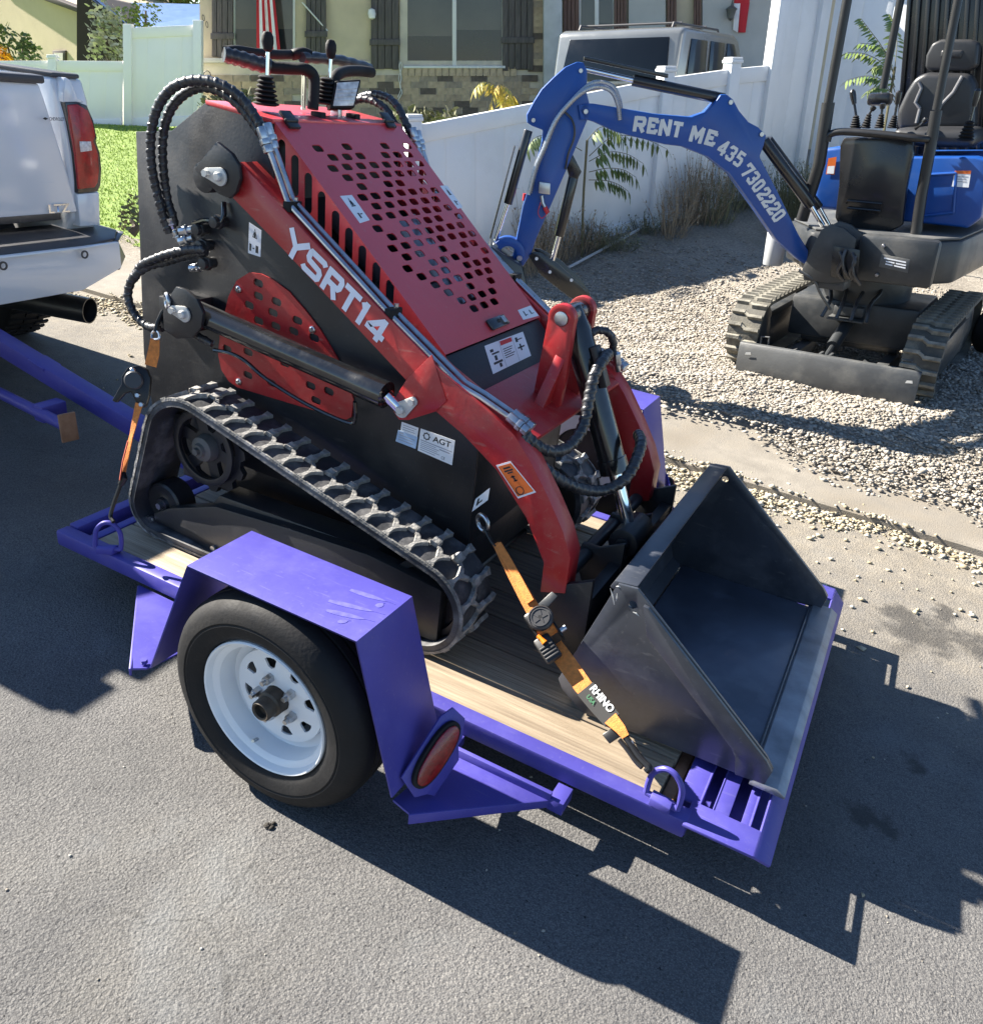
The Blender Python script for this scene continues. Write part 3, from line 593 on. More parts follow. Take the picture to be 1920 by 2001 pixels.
# ---- hood: perforated top, slotted sides
HT = AY(536, 237, YP+0.004); HB = AY(870, 693, YP+0.004); HW = 2*(YC-HT.y)
hs = (HB-HT); hs.y = 0; hl = hs.length; hs.normalize(); hx = Vector((0, 1, 0)); hn = hs.cross(hx); hn = hn if hn.z > 0 else -hn
def on_hood(u, v, lift=0.0): return AP(u, v, HT+hn*lift, hn)
HZ = [(283,207),(480,196),(738,190),(890,190),(385,268),(482,264),(572,258),(743,252),(824,250),(900,249),(385,343),(482,333),(576,326),(666,320),(750,317),(830,313),(905,315),(975,310),(485,406),(580,396),(668,388),(752,380),(838,378),(920,376),(988,372),(582,467),(762,449),(842,443),(997,433),(588,540),(675,530),(765,519),(848,508),(927,502),(1003,496),(1077,493),(681,600),(770,590),(855,578),(935,570),(1012,562),(1085,553),(686,675),(778,662),(865,648),(945,640),(1022,628),(1093,620),(1166,610),(690,753),(870,718),(952,705),(1030,695),(1104,684),(1240,667),(786,810),(878,790),(958,777),(1040,765),(1113,752),(1185,738),(1252,729),(791,888),(881,868),(967,850),(1050,838),(1120,820),(1194,806),(1268,797),(1330,787),(887,946),(976,923),(1132,890),(1277,862),(1342,852),(893,1025),(1066,983),(1145,963),(1217,946),(1286,930),(1417,903),(988,1080),(1073,1057),(1151,1036),(1297,1000),(1365,985),(1430,970),(1081,1135),(1161,1113),(1237,1090),(1309,1073),(1378,1052),(1442,1038),(1172,1188),(1320,1145),(1459,1106),(1260,1243),(1330,1220),(1400,1198),(1470,1178),(1345,1297),(1414,1273),(1482,1250)]
holes = []
for (a, b) in HZ:
    p = on_hood(540+a/3.483, 230+b/3.483)-HT; holes.append(rrect(p.dot(hx), p.dot(hs), 0.0405, 0.0240, 0.009, 3))
hood = LP(MB().plate([(0, 0), (HW, 0), (HW, hl), (0, hl)], holes, HT-hn*0.003, hx, hs, 0.003 if hx.cross(hs).dot(hn) > 0 else -0.003), 'hood', red, 0, ang=30)
# slotted hood sides
def hood_side():
    zc = [(35, 290), (125, 395), (215, 515), (305, 640), (400, 770), (490, 885), (580, 1005), (675, 1118), (768, 1235)]
    o = Vector((0, YP+0.004, 0)); hol = []
    for a, b in zc:
        p = AY(540+a/3.483, 230+b/3.483, YP+0.004); hol.append(rrect(p.x, p.z, 0.027, 0.105, 0.013, 4))
    a = HT; b = HB
    out = [(a.x, a.z-0.004), (b.x, b.z-0.004), (b.x+0.004, b.z-0.14), (b.x-0.05, b.z-0.14), (a.x, a.z-0.30)]
    return MB().plate(out, hol, o, (1, 0, 0), (0, 0, 1), -0.003)
LP(hood_side(), 'hood_side', red, 0, parent=hood, both=True)
MB().prism([HT-hn*0.0045, HT-hn*0.0045+hx*HW, HT-hn*0.0045+hx*HW-hs*0.006, HT-hn*0.0045-hs*0.006], -hn*0.02).build('hood_rear_lip', red, hood)
# engine behind the perforations
eng = LP(MB().obox(HT+hs*0.12+hx*0.05-hn*0.16, hs*(hl-0.2), hx*(HW-0.1), -hn*0.12), 'engine', mat('engine_black', (0.018, 0.017, 0.017), 0.6, var=0.4, dirt=(0.05, 0.045, 0.04), damt=0.6), 0.006)
MB().cyl(HT+hs*0.30+hx*0.40-hn*0.10, HT+hs*0.62+hx*0.40-hn*0.10, 0.055, 20).build('muffler', steel, eng)
MB().cyl(HT+hs*0.22+hx*0.18-hn*0.12, HT+hs*0.45+hx*0.18-hn*0.12, 0.045, 20).build('air_filter', mat('grey_filter', (0.12, 0.12, 0.13), 0.5), eng)
MB().obox(HT+hs*0.52+hx*0.30-hn*0.14, hs*0.16, hx*0.2, hn*0.05).build('fan_shroud', mat('grey_filter', (0.12, 0.12, 0.13), 0.5), eng)
# hinges on the hood's upper corners and the front latch
for u in (566, 757):
    p = on_hood(u, 240); m = MB(); m.obox(p-hx*0.022-hs*0.004+hn*0.001, hx*0.044, hs*0.026, hn*0.008); m.obox(p-hx*0.022-hs*0.032+hn*0.004, hx*0.044, hs*0.03, hn*0.008); m.cyl(p-hx*0.024+hn*0.009, p+hx*0.024+hn*0.009, 0.006, 8)
    m.build('hood_hinge', black, hood, 0.001)
p = on_hood(540+1500/3.483, 230+1398/3.483)
lt = MB().obox(p-hx*0.055-hs*0.018, hx*0.110, hs*0.036, hn*0.010).build('hood_latch', glossblack, hood, 0.004)
MB().obox(p+hx*0.022-hs*0.012+hn*0.010, hx*0.020, hs*0.022, hn*0.003).build('latch_key', steel, lt, 0.001)
# ---- front: black panel, red cross plate and its two ears
LP(MB().prism(XZ([(HB.x-0.003, HB.z-0.006), (0.10, 0.872), (0.118, 0.86), (0.118, 0.45), (0.10, 0.45), (0.08, 0.86), (HB.x-0.02, HB.z-0.03)], YP+0.010), (0, 2*(YC-YP)-0.02, 0)), 'front_panel', black, 0.002)
cp = LP(MB().prism(XZ([(0.085, 0.905), (0.290, 0.842), (0.286, 0.829), (0.081, 0.892)], 0.725), (0, 2*(YC-0.725), 0)), 'cross_plate', redarm, 0.002)
ear = [AY(u, v, 0.965) for u, v in ((1069, 640), (1060, 690), (1046, 760), (1042, 800), (1090, 812), (1108, 731), (1121, 672), (1127, 635))]
cc = AY(1098.8, 621.8, 0.965)
ep = [(p.x, p.z) for p in ear]; top = arc((cc.x, cc.z), 0.040, 195, -15, 12)
ep = [(ear[1].x, ear[1].z), (ear[2].x, ear[2].z), (ear[3].x-0.006, ear[3].z-0.01), (ear[4].x, ear[4].z-0.006), (ear[5].x, ear[5].z)][::-1]
for y0 in (0.955, 1.098):
    e = LP(MB().plate(ep+top, [circ(cc.x, cc.z, 0.021, 20)], (0, y0, 0), (1, 0, 0), (0, 0, 1), -0.026), 'cylinder_ear', redarm, 0.0015)
    MB().cyl((cc.x, y0-0.003, cc.z), (cc.x, y0+0.03, cc.z), 0.0205, 20).build('pivot_pin', steel, e, 0.002)
    s = -1 if y0 < 1.04 else 1; yb = y0 if s < 0 else y0+0.026
    q = (ear[2]+ear[4])/2
    MB().prism([(q.x-0.022, yb, q.z-0.03), (q.x-0.022, yb+s*0.085, q.z-0.050), (cc.x+0.000, yb, cc.z-0.10)], (0.030, 0, -0.010)).build('ear_rib', redarm, e, 0.001)
# ---- lift arms
armp = [(452,322),(467,316),(500,350),(553,407),(620,480),(760,623),(860,725),(950,800),(1004,850),(1035,900),(1072,975),(1100,1040),(1114,1090),(1103,1160),(1055,1157),(1062,1100),(1028,1013),(969,918),(905,850),(851,804),(797,821),(779,820),(766,800),(768,783),(793,743),(546,480),(453,385),(440,360)]
arms = LP(MB().prism(PX(armp, 0.652), (0, 0.070, 0)), 'lift_arm', redarm, 0.0018, both=True); arm = arms[0]
bl = [AY(u, v, 0.648) for u, v in ((843, 693), (793, 743), (768, 783), (766, 800), (779, 820), (797, 821), (851, 804), (872, 784))]
LP(MB().prism(bl, (0, 0.0035, 0)), 'arm_lug_plate', redarm, 0.001, parent=arm)
def pin_plate(a, b, y, r0, r1, parent, both=False):          # teardrop keeper plate with its two bolts
    a, b = AY(*a, y), AY(*b, y); d = Vector((b.x-a.x, 0, b.z-a.z)); ang = math.degrees(math.atan2(d.z, d.x))
    pts = arc((a.x, a.z), r0, ang+90, ang+270, 8)+arc((b.x, b.z), r1, ang-90, ang+90, 10)
    m = MB().prism(XZ(pts, y), (0, 0.006, 0)); o = LP(m, 'pin_keeper', zinc, 0.001, parent=parent)
    m = MB(); m.lathe([(0, -.012), (.009, -.012), (.012, -.009), (.012, 0)], (b.x, y, b.z), (0, 1, 0), 16); m.lathe([(0, -.012), (.010, -.012), (.010, 0)], (a.x, y, a.z), (0, 1, 0), 6); m.build('keeper_bolt', zinc, o if not parent or parent is loader else parent)
piv = [(423,276),(378,330),(400,352),(425,378),(447,388),(460,376),(468,350),(465,322),(452,300)]
pp = LP(MB().prism(PX(piv, 0.632), (0, 0.014, 0)), 'pivot_plate', black, 0.003, both=True)[0]
c = AY(432, 345, 0.70); LP(MB().cyl((c.x, 0.634, c.z), (c.x, YP+0.004, c.z), 0.040, 24), 'pivot_tube', black, 0.003, both=True)
pin_plate((404, 338), (428, 345), 0.624, 0.014, 0.024, pp)
pin_plate((806, 785), (783, 801), 0.640, 0.013, 0.023, arm)
lowp = [(343,560),(326,585),(318,612),(320,645),(345,662),(375,660),(392,640),(396,612),(384,585),(362,566)]
lp = LP(MB().prism(PX(lowp, 0.60), (0, 0.014, 0)), 'cylinder_bracket', black, 0.003, both=True)[0]
c = AY(357, 612, 0.66); LP(MB().box(c.x-0.05, c.x+0.05, 0.616, YP+0.004, c.z-0.05, c.z+0.05), 'bracket_block', black, 0.004, both=True)
pin_plate((338, 606), (358, 614), 0.592, 0.014, 0.024, lp)
# lift cylinders
def lift_cyl():
    p0 = AY(372, 604, 0.655); p1 = AY(755, 772, 0.640); p2 = AY(783, 800, 0.652); d = (p1-p0).normalized()
    m = MB(); m.tube([p0, p0+d*0.02, p0+d*0.022, p1-d*0.09, p1-d*0.088, p1], [.030, .036, .0355, .0355, .038, .038], 28); return m, p1, p2
m, p1, p2 = lift_cyl(); lc = LP(m, 'lift_cylinder', glossblack, 0, both=True)[0]
LP(MB().cyl(p1, p2, 0.017, 16), 'cylinder_rod', chrome, 0, parent=lc)
# red perforated side cover
gp = [(487,532),(462,548),(446,580),(430,650),(426,692),(432,722),(447,745),(464,757),(560,786),(676,820),(686,815),(690,780),(672,725),(655,693),(626,645),(597,607),(565,570),(533,546),(510,535)]
gy = YP-0.006; go = [(p.x, p.z) for p in PX(gp, gy)]
gh = [(488,286),(488,385),(627,428),(418,455),(600,512),(490,575),(787,572),(620,615),(758,655),(915,705),(410,815),(408,990),(590,1050),(888,1072),(1028,1115),(250,790),(690,900),(930,1185)]
gho = []
for a, b in gh:
    p = AY(380+a/3.919, 480+b/3.919, gy); gho.append([(p.x+q[0]*math.cos(-.12)-q[1]*math.sin(-.12), p.z+q[0]*math.sin(-.12)+q[1]*math.cos(-.12)) for q in rrect(0, 0, 0.037, 0.022, 0.010, 4)])
gr = LP(MB().plate(go, gho, (0, gy, 0), (1, 0, 0), (0, 0, 1), -0.004), 'side_cover', redarm, 0, both=True)[0]
for a, b in ((340, 333), (905, 643), (342, 1040)):
    p = AY(380+a/3.919, 480+b/3.919, gy); MB().lathe([(0, -.010), (.006, -.010), (.008, -.006), (.011, -.0045), (.011, 0)], (p.x, gy, p.z), (0, 1, 0), 12).build('cover_bolt', steel, gr)
for u, v in ((462, 575), (594, 550), (330, 430), (332, 455), (283, 420), (372, 330), (395, 600), (325, 744)):
    pass
# thin black line under the cylinder
LP(MB().tube(bez([AY(418, 684, .66), AY(450, 690, .66), AY(480, 706, .665), AY(520, 740, .67), AY(600, 790, .675), AY(680, 826, .68), AY(694, 815, .68), AY(693, 785, .67)], 40), 0.006, 8), 'hydraulic_line', glossblack, 0, both=True)
# ---- tracks
SP, ID, FI = (-0.775, 0.535, 0.187), (-0.950, 0.287, 0.107), (0.085, 0.335, 0.155)
def hull(cs, n=48):
    pts = []
    for (x, z, r) in cs: pts += [(x+r*math.cos(2*math.pi*i/n), z+r*math.sin(2*math.pi*i/n)) for i in range(n)]
    pts = sorted(set(pts)); 
    def half(P):
        h = []
        for p in P:
            while len(h) > 1 and (h[-1][0]-h[-2][0])*(p[1]-h[-2][1])-(h[-1][1]-h[-2][1])*(p[0]-h[-2][0]) <= 0: h.pop()
            h.append(p)
        return h
    a, b = half(pts), half(pts[::-1]); return a[:-1]+b[:-1]
def resample(P, n):
    P = [Vector(p) for p in P]; Q = P+[P[0]]; L = [0]
    for i in range(len(P)): L.append(L[-1]+(Q[i+1]-Q[i]).length)
    out = []; j = 0
    for k in range(n):
        s = L[-1]*k/n
        while L[j+1] < s: j += 1
        out.append(Q[j].lerp(Q[j+1], (s-L[j])/(L[j+1]-L[j])))
    return out, L[-1]
RED = 0.011
path, plen = resample(hull([(x, z, r-RED) for x, z, r in (SP, ID, FI)]), 180)
def off(P, d):
    n = len(P); out = []
    for i in range(n):
        t = (P[(i+1) % n]-P[i-1]).normalized(); out.append(P[i]+Vector((t.y, -t.x))*d)
    return out
inner = off(path, -0.020)
def belt(y0):
    m = MB(); n = len(path)
    vs = [(p.x, y0+0.003, p.y) for p in path]+[(p.x, y0+YTW-0.003, p.y) for p in path]+[(p.x, y0+YTW, p.y) for p in inner]+[(p.x, y0, p.y) for p in inner]
    fs = []
    for i in range(n):
        j = (i+1) % n
        for a, b in ((0, 1), (1, 2), (2, 3), (3, 0)): fs.append((a*n+i, a*n+j, b*n+j, b*n+i))
    fs = [f[::-1] for f in fs]; return m.add(vs, fs)
NL = 40
lugpath, _ = resample(path, NL)
def lug_mesh():
    m = MB(); h = 0.0115
    def blk(pts): m.prism([(x, y, -0.001) for x, y in pts], (0, 0, h*.999)) if False else None
    def tap(pts, hh=h, s=0.86):
        c = Vector((sum(p[0] for p in pts)/len(pts), sum(p[1] for p in pts)/len(pts)))
        n = len(pts); lo = [Vector((p[0], p[1], -0.002)) for p in pts]; up_ = [Vector((c.x+(p[0]-c.x)*s, c.y+(p[1]-c.y)*(0.95), hh)) for p in pts]
        m.add(lo+up_, [tuple(range(n))[::-1], tuple(range(n, 2*n))]+[(i, (i+1) % n, (i+1) % n+n, i+n) for i in range(n)])
    pt = plen/NL
    # near-edge ridge, flared at both ends; square centre block; far ridge offset by half a pitch
    tap([(-.016, .001), (.014, .001), (.006, .020), (.004, .046), (.012, .066), (.022, .084), (.008, .088), (-.004, .072), (-.022, .086), (-.030, .080), (-.014, .062), (-.006, .044), (-.008, .020)])
    tap([(pt*.5-.016, .090), (pt*.5+.014, .088), (pt*.5+.016, .118), (pt*.5-.014, .120)], h*1.05, .8)
    tap([(.022, .082), (pt*.5-.012, .090), (pt*.5-.014, .098), (.010, .090)], h*.8)
    tap([(pt-.030, .080), (pt*.5+.012, .088), (pt*.5+.014, .097), (pt-.020, .088)], h*.8)
    tap([(pt*.5-.010, .120), (pt*.5+.010, .120), (pt*.5+.006, .145), (pt*.5+.014, .178), (pt*.5-.014, .178), (pt*.5-.006, .145)])
    return m
lug_me = None
def track(y0, mir):
    b = belt(y0).build('track', trackrub, loader, 0, ang=50); b['label'] = 'dusty black rubber track with raised lugs'
    global lug_me
    e_in, e_out = off(path, -.001), off(path, .0075); n_ = len(path); ye = (y0, y0+.010) if not mir else (y0+YTW-.010, y0+YTW); em = MB()
    vs = [(p.x, ye[0], p.y) for p in e_in]+[(p.x, ye[0]+.001, p.y) for p in e_out]+[(p.x, ye[1]-.003, p.y) for p in e_out]+[(p.x, ye[1], p.y) for p in e_in]
    em.add(vs, [(a*n_+i, (a+1)*n_+i, (a+1)*n_+(i+1) % n_, a*n_+(i+1) % n_) for i in range(n_) for a in range(3)])
    em.build('track_edge', mat('dusty_edge', (0.13, 0.128, 0.122), .9, var=.3, vscale=30, dirt=(.46, .44, .41), dscale=18, damt=.9, bump=.3, bscale=90), b, 0, ang=50)
    for k in range(NL):
        p = lugpath[k]; t = (lugpath[(k+1) % NL]-lugpath[k-1]).normalized()
        tx = Vector((t.x, 0, t.y)); nz = Vector((t.y, 0, -t.x)); ty = Vector((0, 1, 0))
        if lug_me is None:
            me = bpy.data.meshes.new('track_lug'); mm = lug_mesh(); me.from_pydata([tuple(v) for v in mm.v], [], mm.f); me.materials.append(mat('dusty_lug', (0.20, 0.195, 0.185), 0.9, var=0.3, vscale=30, dirt=(0.52, 0.50, 0.46), dscale=22, damt=1.0, bump=0.4, bscale=90)); lug_me = me
        o = bpy.data.objects.new('track_lug', lug_me); COL.objects.link(o); o.parent = b
        M = Matrix(((tx.x, 0, nz.x, p.x), (0, 1, 0, y0), (tx.z, 0, nz.z, p.y), (0, 0, 0, 1)))
        o.matrix_basis = M
track(YT0, False); track(2*YC-YT0-YTW, True)
# sprocket, idlers, roller beam
def running_gear(mir):
    q = (lambda mb: mb.mirror(YC)) if mir else (lambda mb: mb)
    sx, sz, sr = SP; R = sr-RED-0.022
    out = []
    for k in range(72):
        a = 2*math.pi*k/72; out.append((sx+(R if k % 6 < 3 else R-0.018)*math.cos(a), sz+(R if k % 6 < 3 else R-0.018)*math.sin(a)))
    hol = []
    for k in range(6):
        a = 2*math.pi*(k+.25)/6; ca, sa = math.cos(a), math.sin(a)
        hol.append([(sx+p[0]*ca-p[1]*sa, sz+p[0]*sa+p[1]*ca) for p in ((.058, -.010), (.100, -.034), (.112, -.026), (.115, 0), (.112, .026), (.100, .034), (.058, .010))])
    s = q(MB().plate(out, hol, (0, YT0+0.095, 0), (1, 0, 0), (0, 0, 1), -0.018)).build('sprocket', black, loader, 0)
    q(MB().ring([(R-.030, .070), (R-.030, .082), (R-.052, .082), (R-.052, .070)], (sx, YT0, sz), (0, 1, 0), 40)).build('sprocket_rim', black, s, 0.001)
    m = MB(); m.lathe([(0, .050), (.020, .050), (.024, .060), (.040, .066), (.046, .090), (.046, .11)], (sx, YT0, sz), (0, 1, 0), 20); m.lathe([(0, .038), (.012, .038), (.012, .055)], (sx, YT0, sz), (0, 1, 0), 6); q(m).build('hub', mat('dull_hub', (.10, .095, .085), .6, var=.3), s)
    q(MB().cyl((sx, YT0+.1, sz), (sx, YP, sz), .06, 20)).build('drive_motor', black, s)
    ix, iz, ir = ID; R2 = ir-RED-0.022
    i = q(MB().lathe([(0, .045), (.022, .045), (.026, .055), (.040, .058), (R2-.008, .052), (R2, .058), (R2, .125), (R2-.008, .13), (0, .13)], (ix, YT0, iz), (0, 1, 0), 28)).build('rear_idler', black, loader)
    q(MB().lathe([(0, .030), (.012, .030), (.012, .05)], (ix, YT0, iz), (0, 1, 0), 6)).build('axle_nut', steel, i)
    fx, fz, fr = FI; R3 = fr-RED-0.022
    q(MB().lathe([(0, .06), (.03, .06), (.04, .068), (R3-.025, .066), (R3-.02, .05), (R3, .05), (R3, .13), (R3-.02, .135), (0, .13)], (fx, YT0, fz), (0, 1, 0), 32)).build('front_idler', black, loader)
    bm_ = q(MB().prism([AY(u, v, YT0+.026) for u, v in ((300, 1004), (330, 994), (420, 990), (560, 1032), (720, 1085), (862, 1155), (852, 1256), (700, 1196), (520, 1118), (425, 1082), (302, 1016))], (0, .045, 0)).prism(XZ([(-.75, .34), (-.70, .40), (-.1, .42), (-.05, .345)], YT0+.06), (0, .09, 0))).build('roller_beam', black, loader, .003)
    for x, z in ((-.998, .226), (-.700, .222), (-.98, .232)):
        q(MB().lathe([(0, -.012), (.010, -.012), (.011, -.009), (.011, 0)], (x, YT0+.030, z), (0, 1, 0), 8)).build('beam_bolt', steel, bm_)
    for x in (-.72, -.5, -.28, -.06): q(MB().lathe([(0, .05), (.035, .05), (.042, .06), (.042, .13), (0, .13)], (x, YT0, .244), (0, 1, 0), 20)).build('track_roller', black, loader)
running_gear(False); running_gear(True)
LP(MB().box(-1.05, 0.10, YP+0.02, 2*YC-YP-0.02, 0.30, 0.46), 'belly_plate', black, 0.004)
# ---- bucket
YB0, YB1 = 0.561, 1.501
bp = [(.626, .608), (.676, .613), (1.072, .290), (1.094, .262), (1.086, .214), (1.006, .206), (.600, .188), (.535, .235), (.520, .262)]
bucket = LP(MB().prism(XZ([(.600, .190), (1.10, .199), (1.10, .209), (.606, .200)], YB0+0.008), (0, YB1-YB0-0.016, 0)), 'bucket', mat('worn_sky_tinted_steel', (0.085, 0.10, 0.135), 0.36, metal=0.35, var=0.35, vscale=3, dirt=(0.16, 0.18, 0.22), dscale=5, damt=0.7, bump=0.05, bscale=30, coat=0.3), 0.001); bucket['label'] = 'dark steel digging bucket with straight sides'  # floor's blue-grey base carries the sky's reflection in its colour
for s in (0, 1):
    y = YB0 if s == 0 else YB1-0.008
    pl = [(p[0], p[1]) for p in bp]
    far = AY(1423, 959, YB1)
    MB().plate(pl, [circ(.672, .565, .011, 14)] , (0, y+0.008, 0), (1, 0, 0), (0, 0, 1), 0.008).build('bucket_side', darksteel, bucket, 0.0015)
    yy = YB0-0.007 if s == 0 else YB1
    MB().prism(XZ([(.700, .580), (.714, .578), (1.074, .286), (1.094, .262), (1.086, .216), (1.016, .210), (1.005, .258), (.990, .280), (.725, .500)], yy-(.005 if s == 0 else 0)), (0, 0.012, 0)).build('side_wear_strip', darksteel, bucket, 0.0015)
bk = [(.600, .200), (.565, .222), (.552, .262), (.566, .34), (.632, .600)]; bo = [(.596, .190), (.553, .214), (.540, .262), (.554, .343), (.622, .606)]
m = MB()
for i in range(len(bk)-1): m.prism(XZ([bk[i], bk[i+1], bo[i+1], bo[i]], YB0+0.0085), (0, YB1-YB0-0.017, 0))
m.build('bucket_back', darksteel, bucket, 0)
MB().prism(XZ([(.604, .585), (.614, .609), (.672, .6145), (.668, .600), (.640, .575)], YB0+0.009), (0, YB1-YB0-0.018, 0)).build('bucket_top_bar', darksteel, bucket, 0.003)
MB().prism(XZ([(1.052, .2095), (1.060, .2185), (1.118, .2185), (1.140, .205), (1.140, .1975), (1.052, .1985)], YB0-0.012), (0, YB1-YB0+0.024, 0)).build('cutting_edge', mat('worn_edge_steel', (0.27, 0.28, 0.30), 0.42, metal=0.6, var=0.3, vscale=12, bump=0.1), bucket, 0.002)
MB().tube([Vector((1.05, YB0+.01+t*(YB1-YB0-.02)/30, .211+.0015*math.sin(t*2.7))) for t in range(31)], 0.0045, 8).build('weld_bead', darksteel, bucket)
for a_, b_ in (((1192, 1150), (1200, 1182)), ((1203, 1146), (1212, 1148)), ((1236, 1196), (1248, 1204)), ((1205, 1160), (1203, 1175))):
    p, q = AY(*a_, YB0-.0005), AY(*b_, YB0-.0005); MB().tube([p, p.lerp(q, .5)+Vector((.001, 0, .002)), q], [.0006, .0022, .0005], 5).build('bare_scratch', zinc, bucket)
# attachment frame behind the bucket
at = LP(MB().box(0.50, 0.535, 0.68, 2*YC-0.68, 0.26, 0.46), 'attach_frame', black, 0.003)
for y in (0.655, 0.90, 1.14, 1.405):
    MB().prism(XZ([(.395, .44), (.41, .49), (.46, .49), (.535, .53), (.545, .29), (.47, .27)], y), (0, .018, 0)).build('attach_ear', black, at, .002)
MB().cyl((.425, .66, .46), (.425, 2*YC-.66, .46), .022, 16).build('attach_pin', black, at)
MB().prism(XZ([(.545, .33), (.60, .56), (.618, .556), (.56, .33)], .90), (0, .28, 0)).build('bucket_lug_plate', black, at, .002)
# bucket cylinder
c0 = Vector((cc.x, YC, cc.z)); c1 = Vector((.512, YC, .495)); d = (c1-c0).normalized()
bc = LP(MB().tube([c0-d*.02, c0+d*.03, c0+d*.05, c0+d*.43, c0+d*.432, c0+d*.475, c0+d*.48], [.030, .036, .040, .040, .044, .044, .03], 28).cyl((cc.x, .984, cc.z), (cc.x, 1.096, cc.z), .030, 20), 'bucket_cylinder', glossblack, 0)
MB().cyl(c0+d*.47, c1, .020, 18).build('cylinder_rod', chrome, bc)
MB().cyl((c1.x, .965, c1.z), (c1.x, 1.115, c1.z), .045, 24).cyl((c1.x, .955, c1.z), (c1.x, 1.125, c1.z), .020, 14).build('rod_eye', black, bc, .004)
sd = d.cross(Vector((0, 1, 0))); sd = sd if sd.x > 0 else -sd
MB().obox(c0+d*.10-Vector((0, .03, 0))+sd*.034, d*.12, (0, .035, 0), sd*.022).build('cylinder_port', black, bc, .004)
# ---- hydraulic tubes along the arms, hoses and fittings
def hose(pts, r=.0125, name='hydraulic_hose', material=None, both=False, spiral=True, n=60, parent=None):
    P = bez(pts, n); m = MB(); m.tube(P, r*.98, 12)
    if spiral:                                              # spiral wrap
        T = []; L = 0; N = None; Q = []
        for i in range(len(P)-1):
            d_ = (P[i+1]-P[i]); t_ = d_.normalized(); N = t_.orthogonal().normalized() if N is None else (N-t_*N.dot(t_)).normalized(); B = t_.cross(N); k = max(2, int(d_.length/.0022))
            for j in range(k):
                a = 2*math.pi*L/.024; Q.append(P[i]+d_*(j/k)+(N*math.cos(a)+B*math.sin(a))*r*.50); L += d_.length/k
        m.tube(Q, r*.66, 10)
    return LP(m, name, material or hosem, 0, both=both, parent=parent)
def PY(lst): return [AY(u, v, y) for u, v, y in lst]
hose(PY([(523,268,.690),(497,225,.685),(470,190,.675),(430,164,.66),(385,156,.65),(340,169,.64),(310,205,.64),(296,255,.645),(295,310,.65),(303,360,.66),(318,420,.67),(330,455,.68)]), both=True)
hose(PY([(512,264,.705),(485,226,.70),(457,196,.69),(425,176,.685),(390,170,.68),(355,187,.68),(330,220,.68),(318,270,.68),(319,330,.685),(327,390,.69),(337,420,.69),(341,440,.695)]), both=True)
hose(PY([(402,492,.70),(360,500,.695),(320,512,.69),(290,520,.67),(262,540,.655),(250,575,.65),(262,612,.645),(290,638,.64),(318,640,.63)]))
hose(PY([(400,487,.69),(365,488,.68),(330,496,.67),(300,507,.66),(275,520,.66),(262,545,.665)]))
hose(PY([(314,628,.63),(345,640,.63),(385,656,.64),(415,672,.65)]), r=.011)
# steel tubes
for dy, du, dv in ((0.0, 1, -6), (0.024, 11, -13)):
    pts = [AY(u+du, v+dv, .668+dy) for u, v in ((519, 285), (532, 318), (560, 398), (566, 408), (760, 620), (898, 760), (936, 782), (1003, 828))]
    LP(MB().tube(pts, .0075, 10), 'steel_tube', steel, 0, both=True)
    for s_ in ((516, 276), (1009, 832)):
        p = AY(s_[0]+du, s_[1]+dv, .668+dy); q = AY(s_[0]+du+(9 if s_[0] < 800 else 12), s_[1]+dv+(28 if s_[0] < 800 else 10), .668+dy); dd = (q-p).normalized()
        LP(MB().cyl(p-dd*.028, p+dd*.002, .014, 6).cyl(p+dd*.002, p+dd*.016, .0165, 6).cyl(p+dd*.018, p+dd*.036, .0145, 6), 'tube_fitting', steel, 0.0006, both=True)
for u, v in ((567, 410), (764, 618)):
    p = AY(u+5, v-8, .682); LP(MB().box(p.x-.012, p.x+.012, .656, .706, p.z-.014, p.z+.012), 'tube_clamp', rubber, .002, both=True); LP(MB().lathe([(0, .010), (.007, .010), (.007, 0)], (p.x, .694, p.z+.011), (0, 0, 1), 6), 'clamp_bolt', steel, 0)
# valve fittings on the side plate
for i, (u, v, du, dv, y, r) in enumerate(((352, 452, 26, -5, .69, .013), (352, 472, 26, -8, .69, .014), (372, 489, 32, -6, .70, .014), (372, 524, 30, -3, .70, .012), (330, 424, 8, 22, .68, .012), (338, 450, 14, 22, .69, .010))):
    a = AY(u, v, y); b = AY(u+du, v+dv, y+.012); dd = (b-a)
    m = MB(); m.cyl(a, a+dd*.45, r, 8); m.cyl(a+dd*.45, a+dd*.6, r*1.25, 6); m.cyl(a+dd*.6, b, r*.85, 10); LP(m, 'hose_fitting', steel, .0008)
for u, v in ((405, 446), (412, 478), (418, 512), (440, 432)):
    a = AY(u, v, YP); LP(MB().cyl((a.x, .685, a.z), (a.x, YP+.002, a.z), .016, 12).cyl((a.x, .70, a.z), (a.x, .715, a.z), .021, 6), 'bulkhead_fitting', black, .001)
LP(MB().tube(PY([(378, 437, .70), (400, 430, .70), (432, 432, .705), (438, 418, .715), (437, 395, .725)]), .008, 10), 'steel_pipe', glossblack, 0)
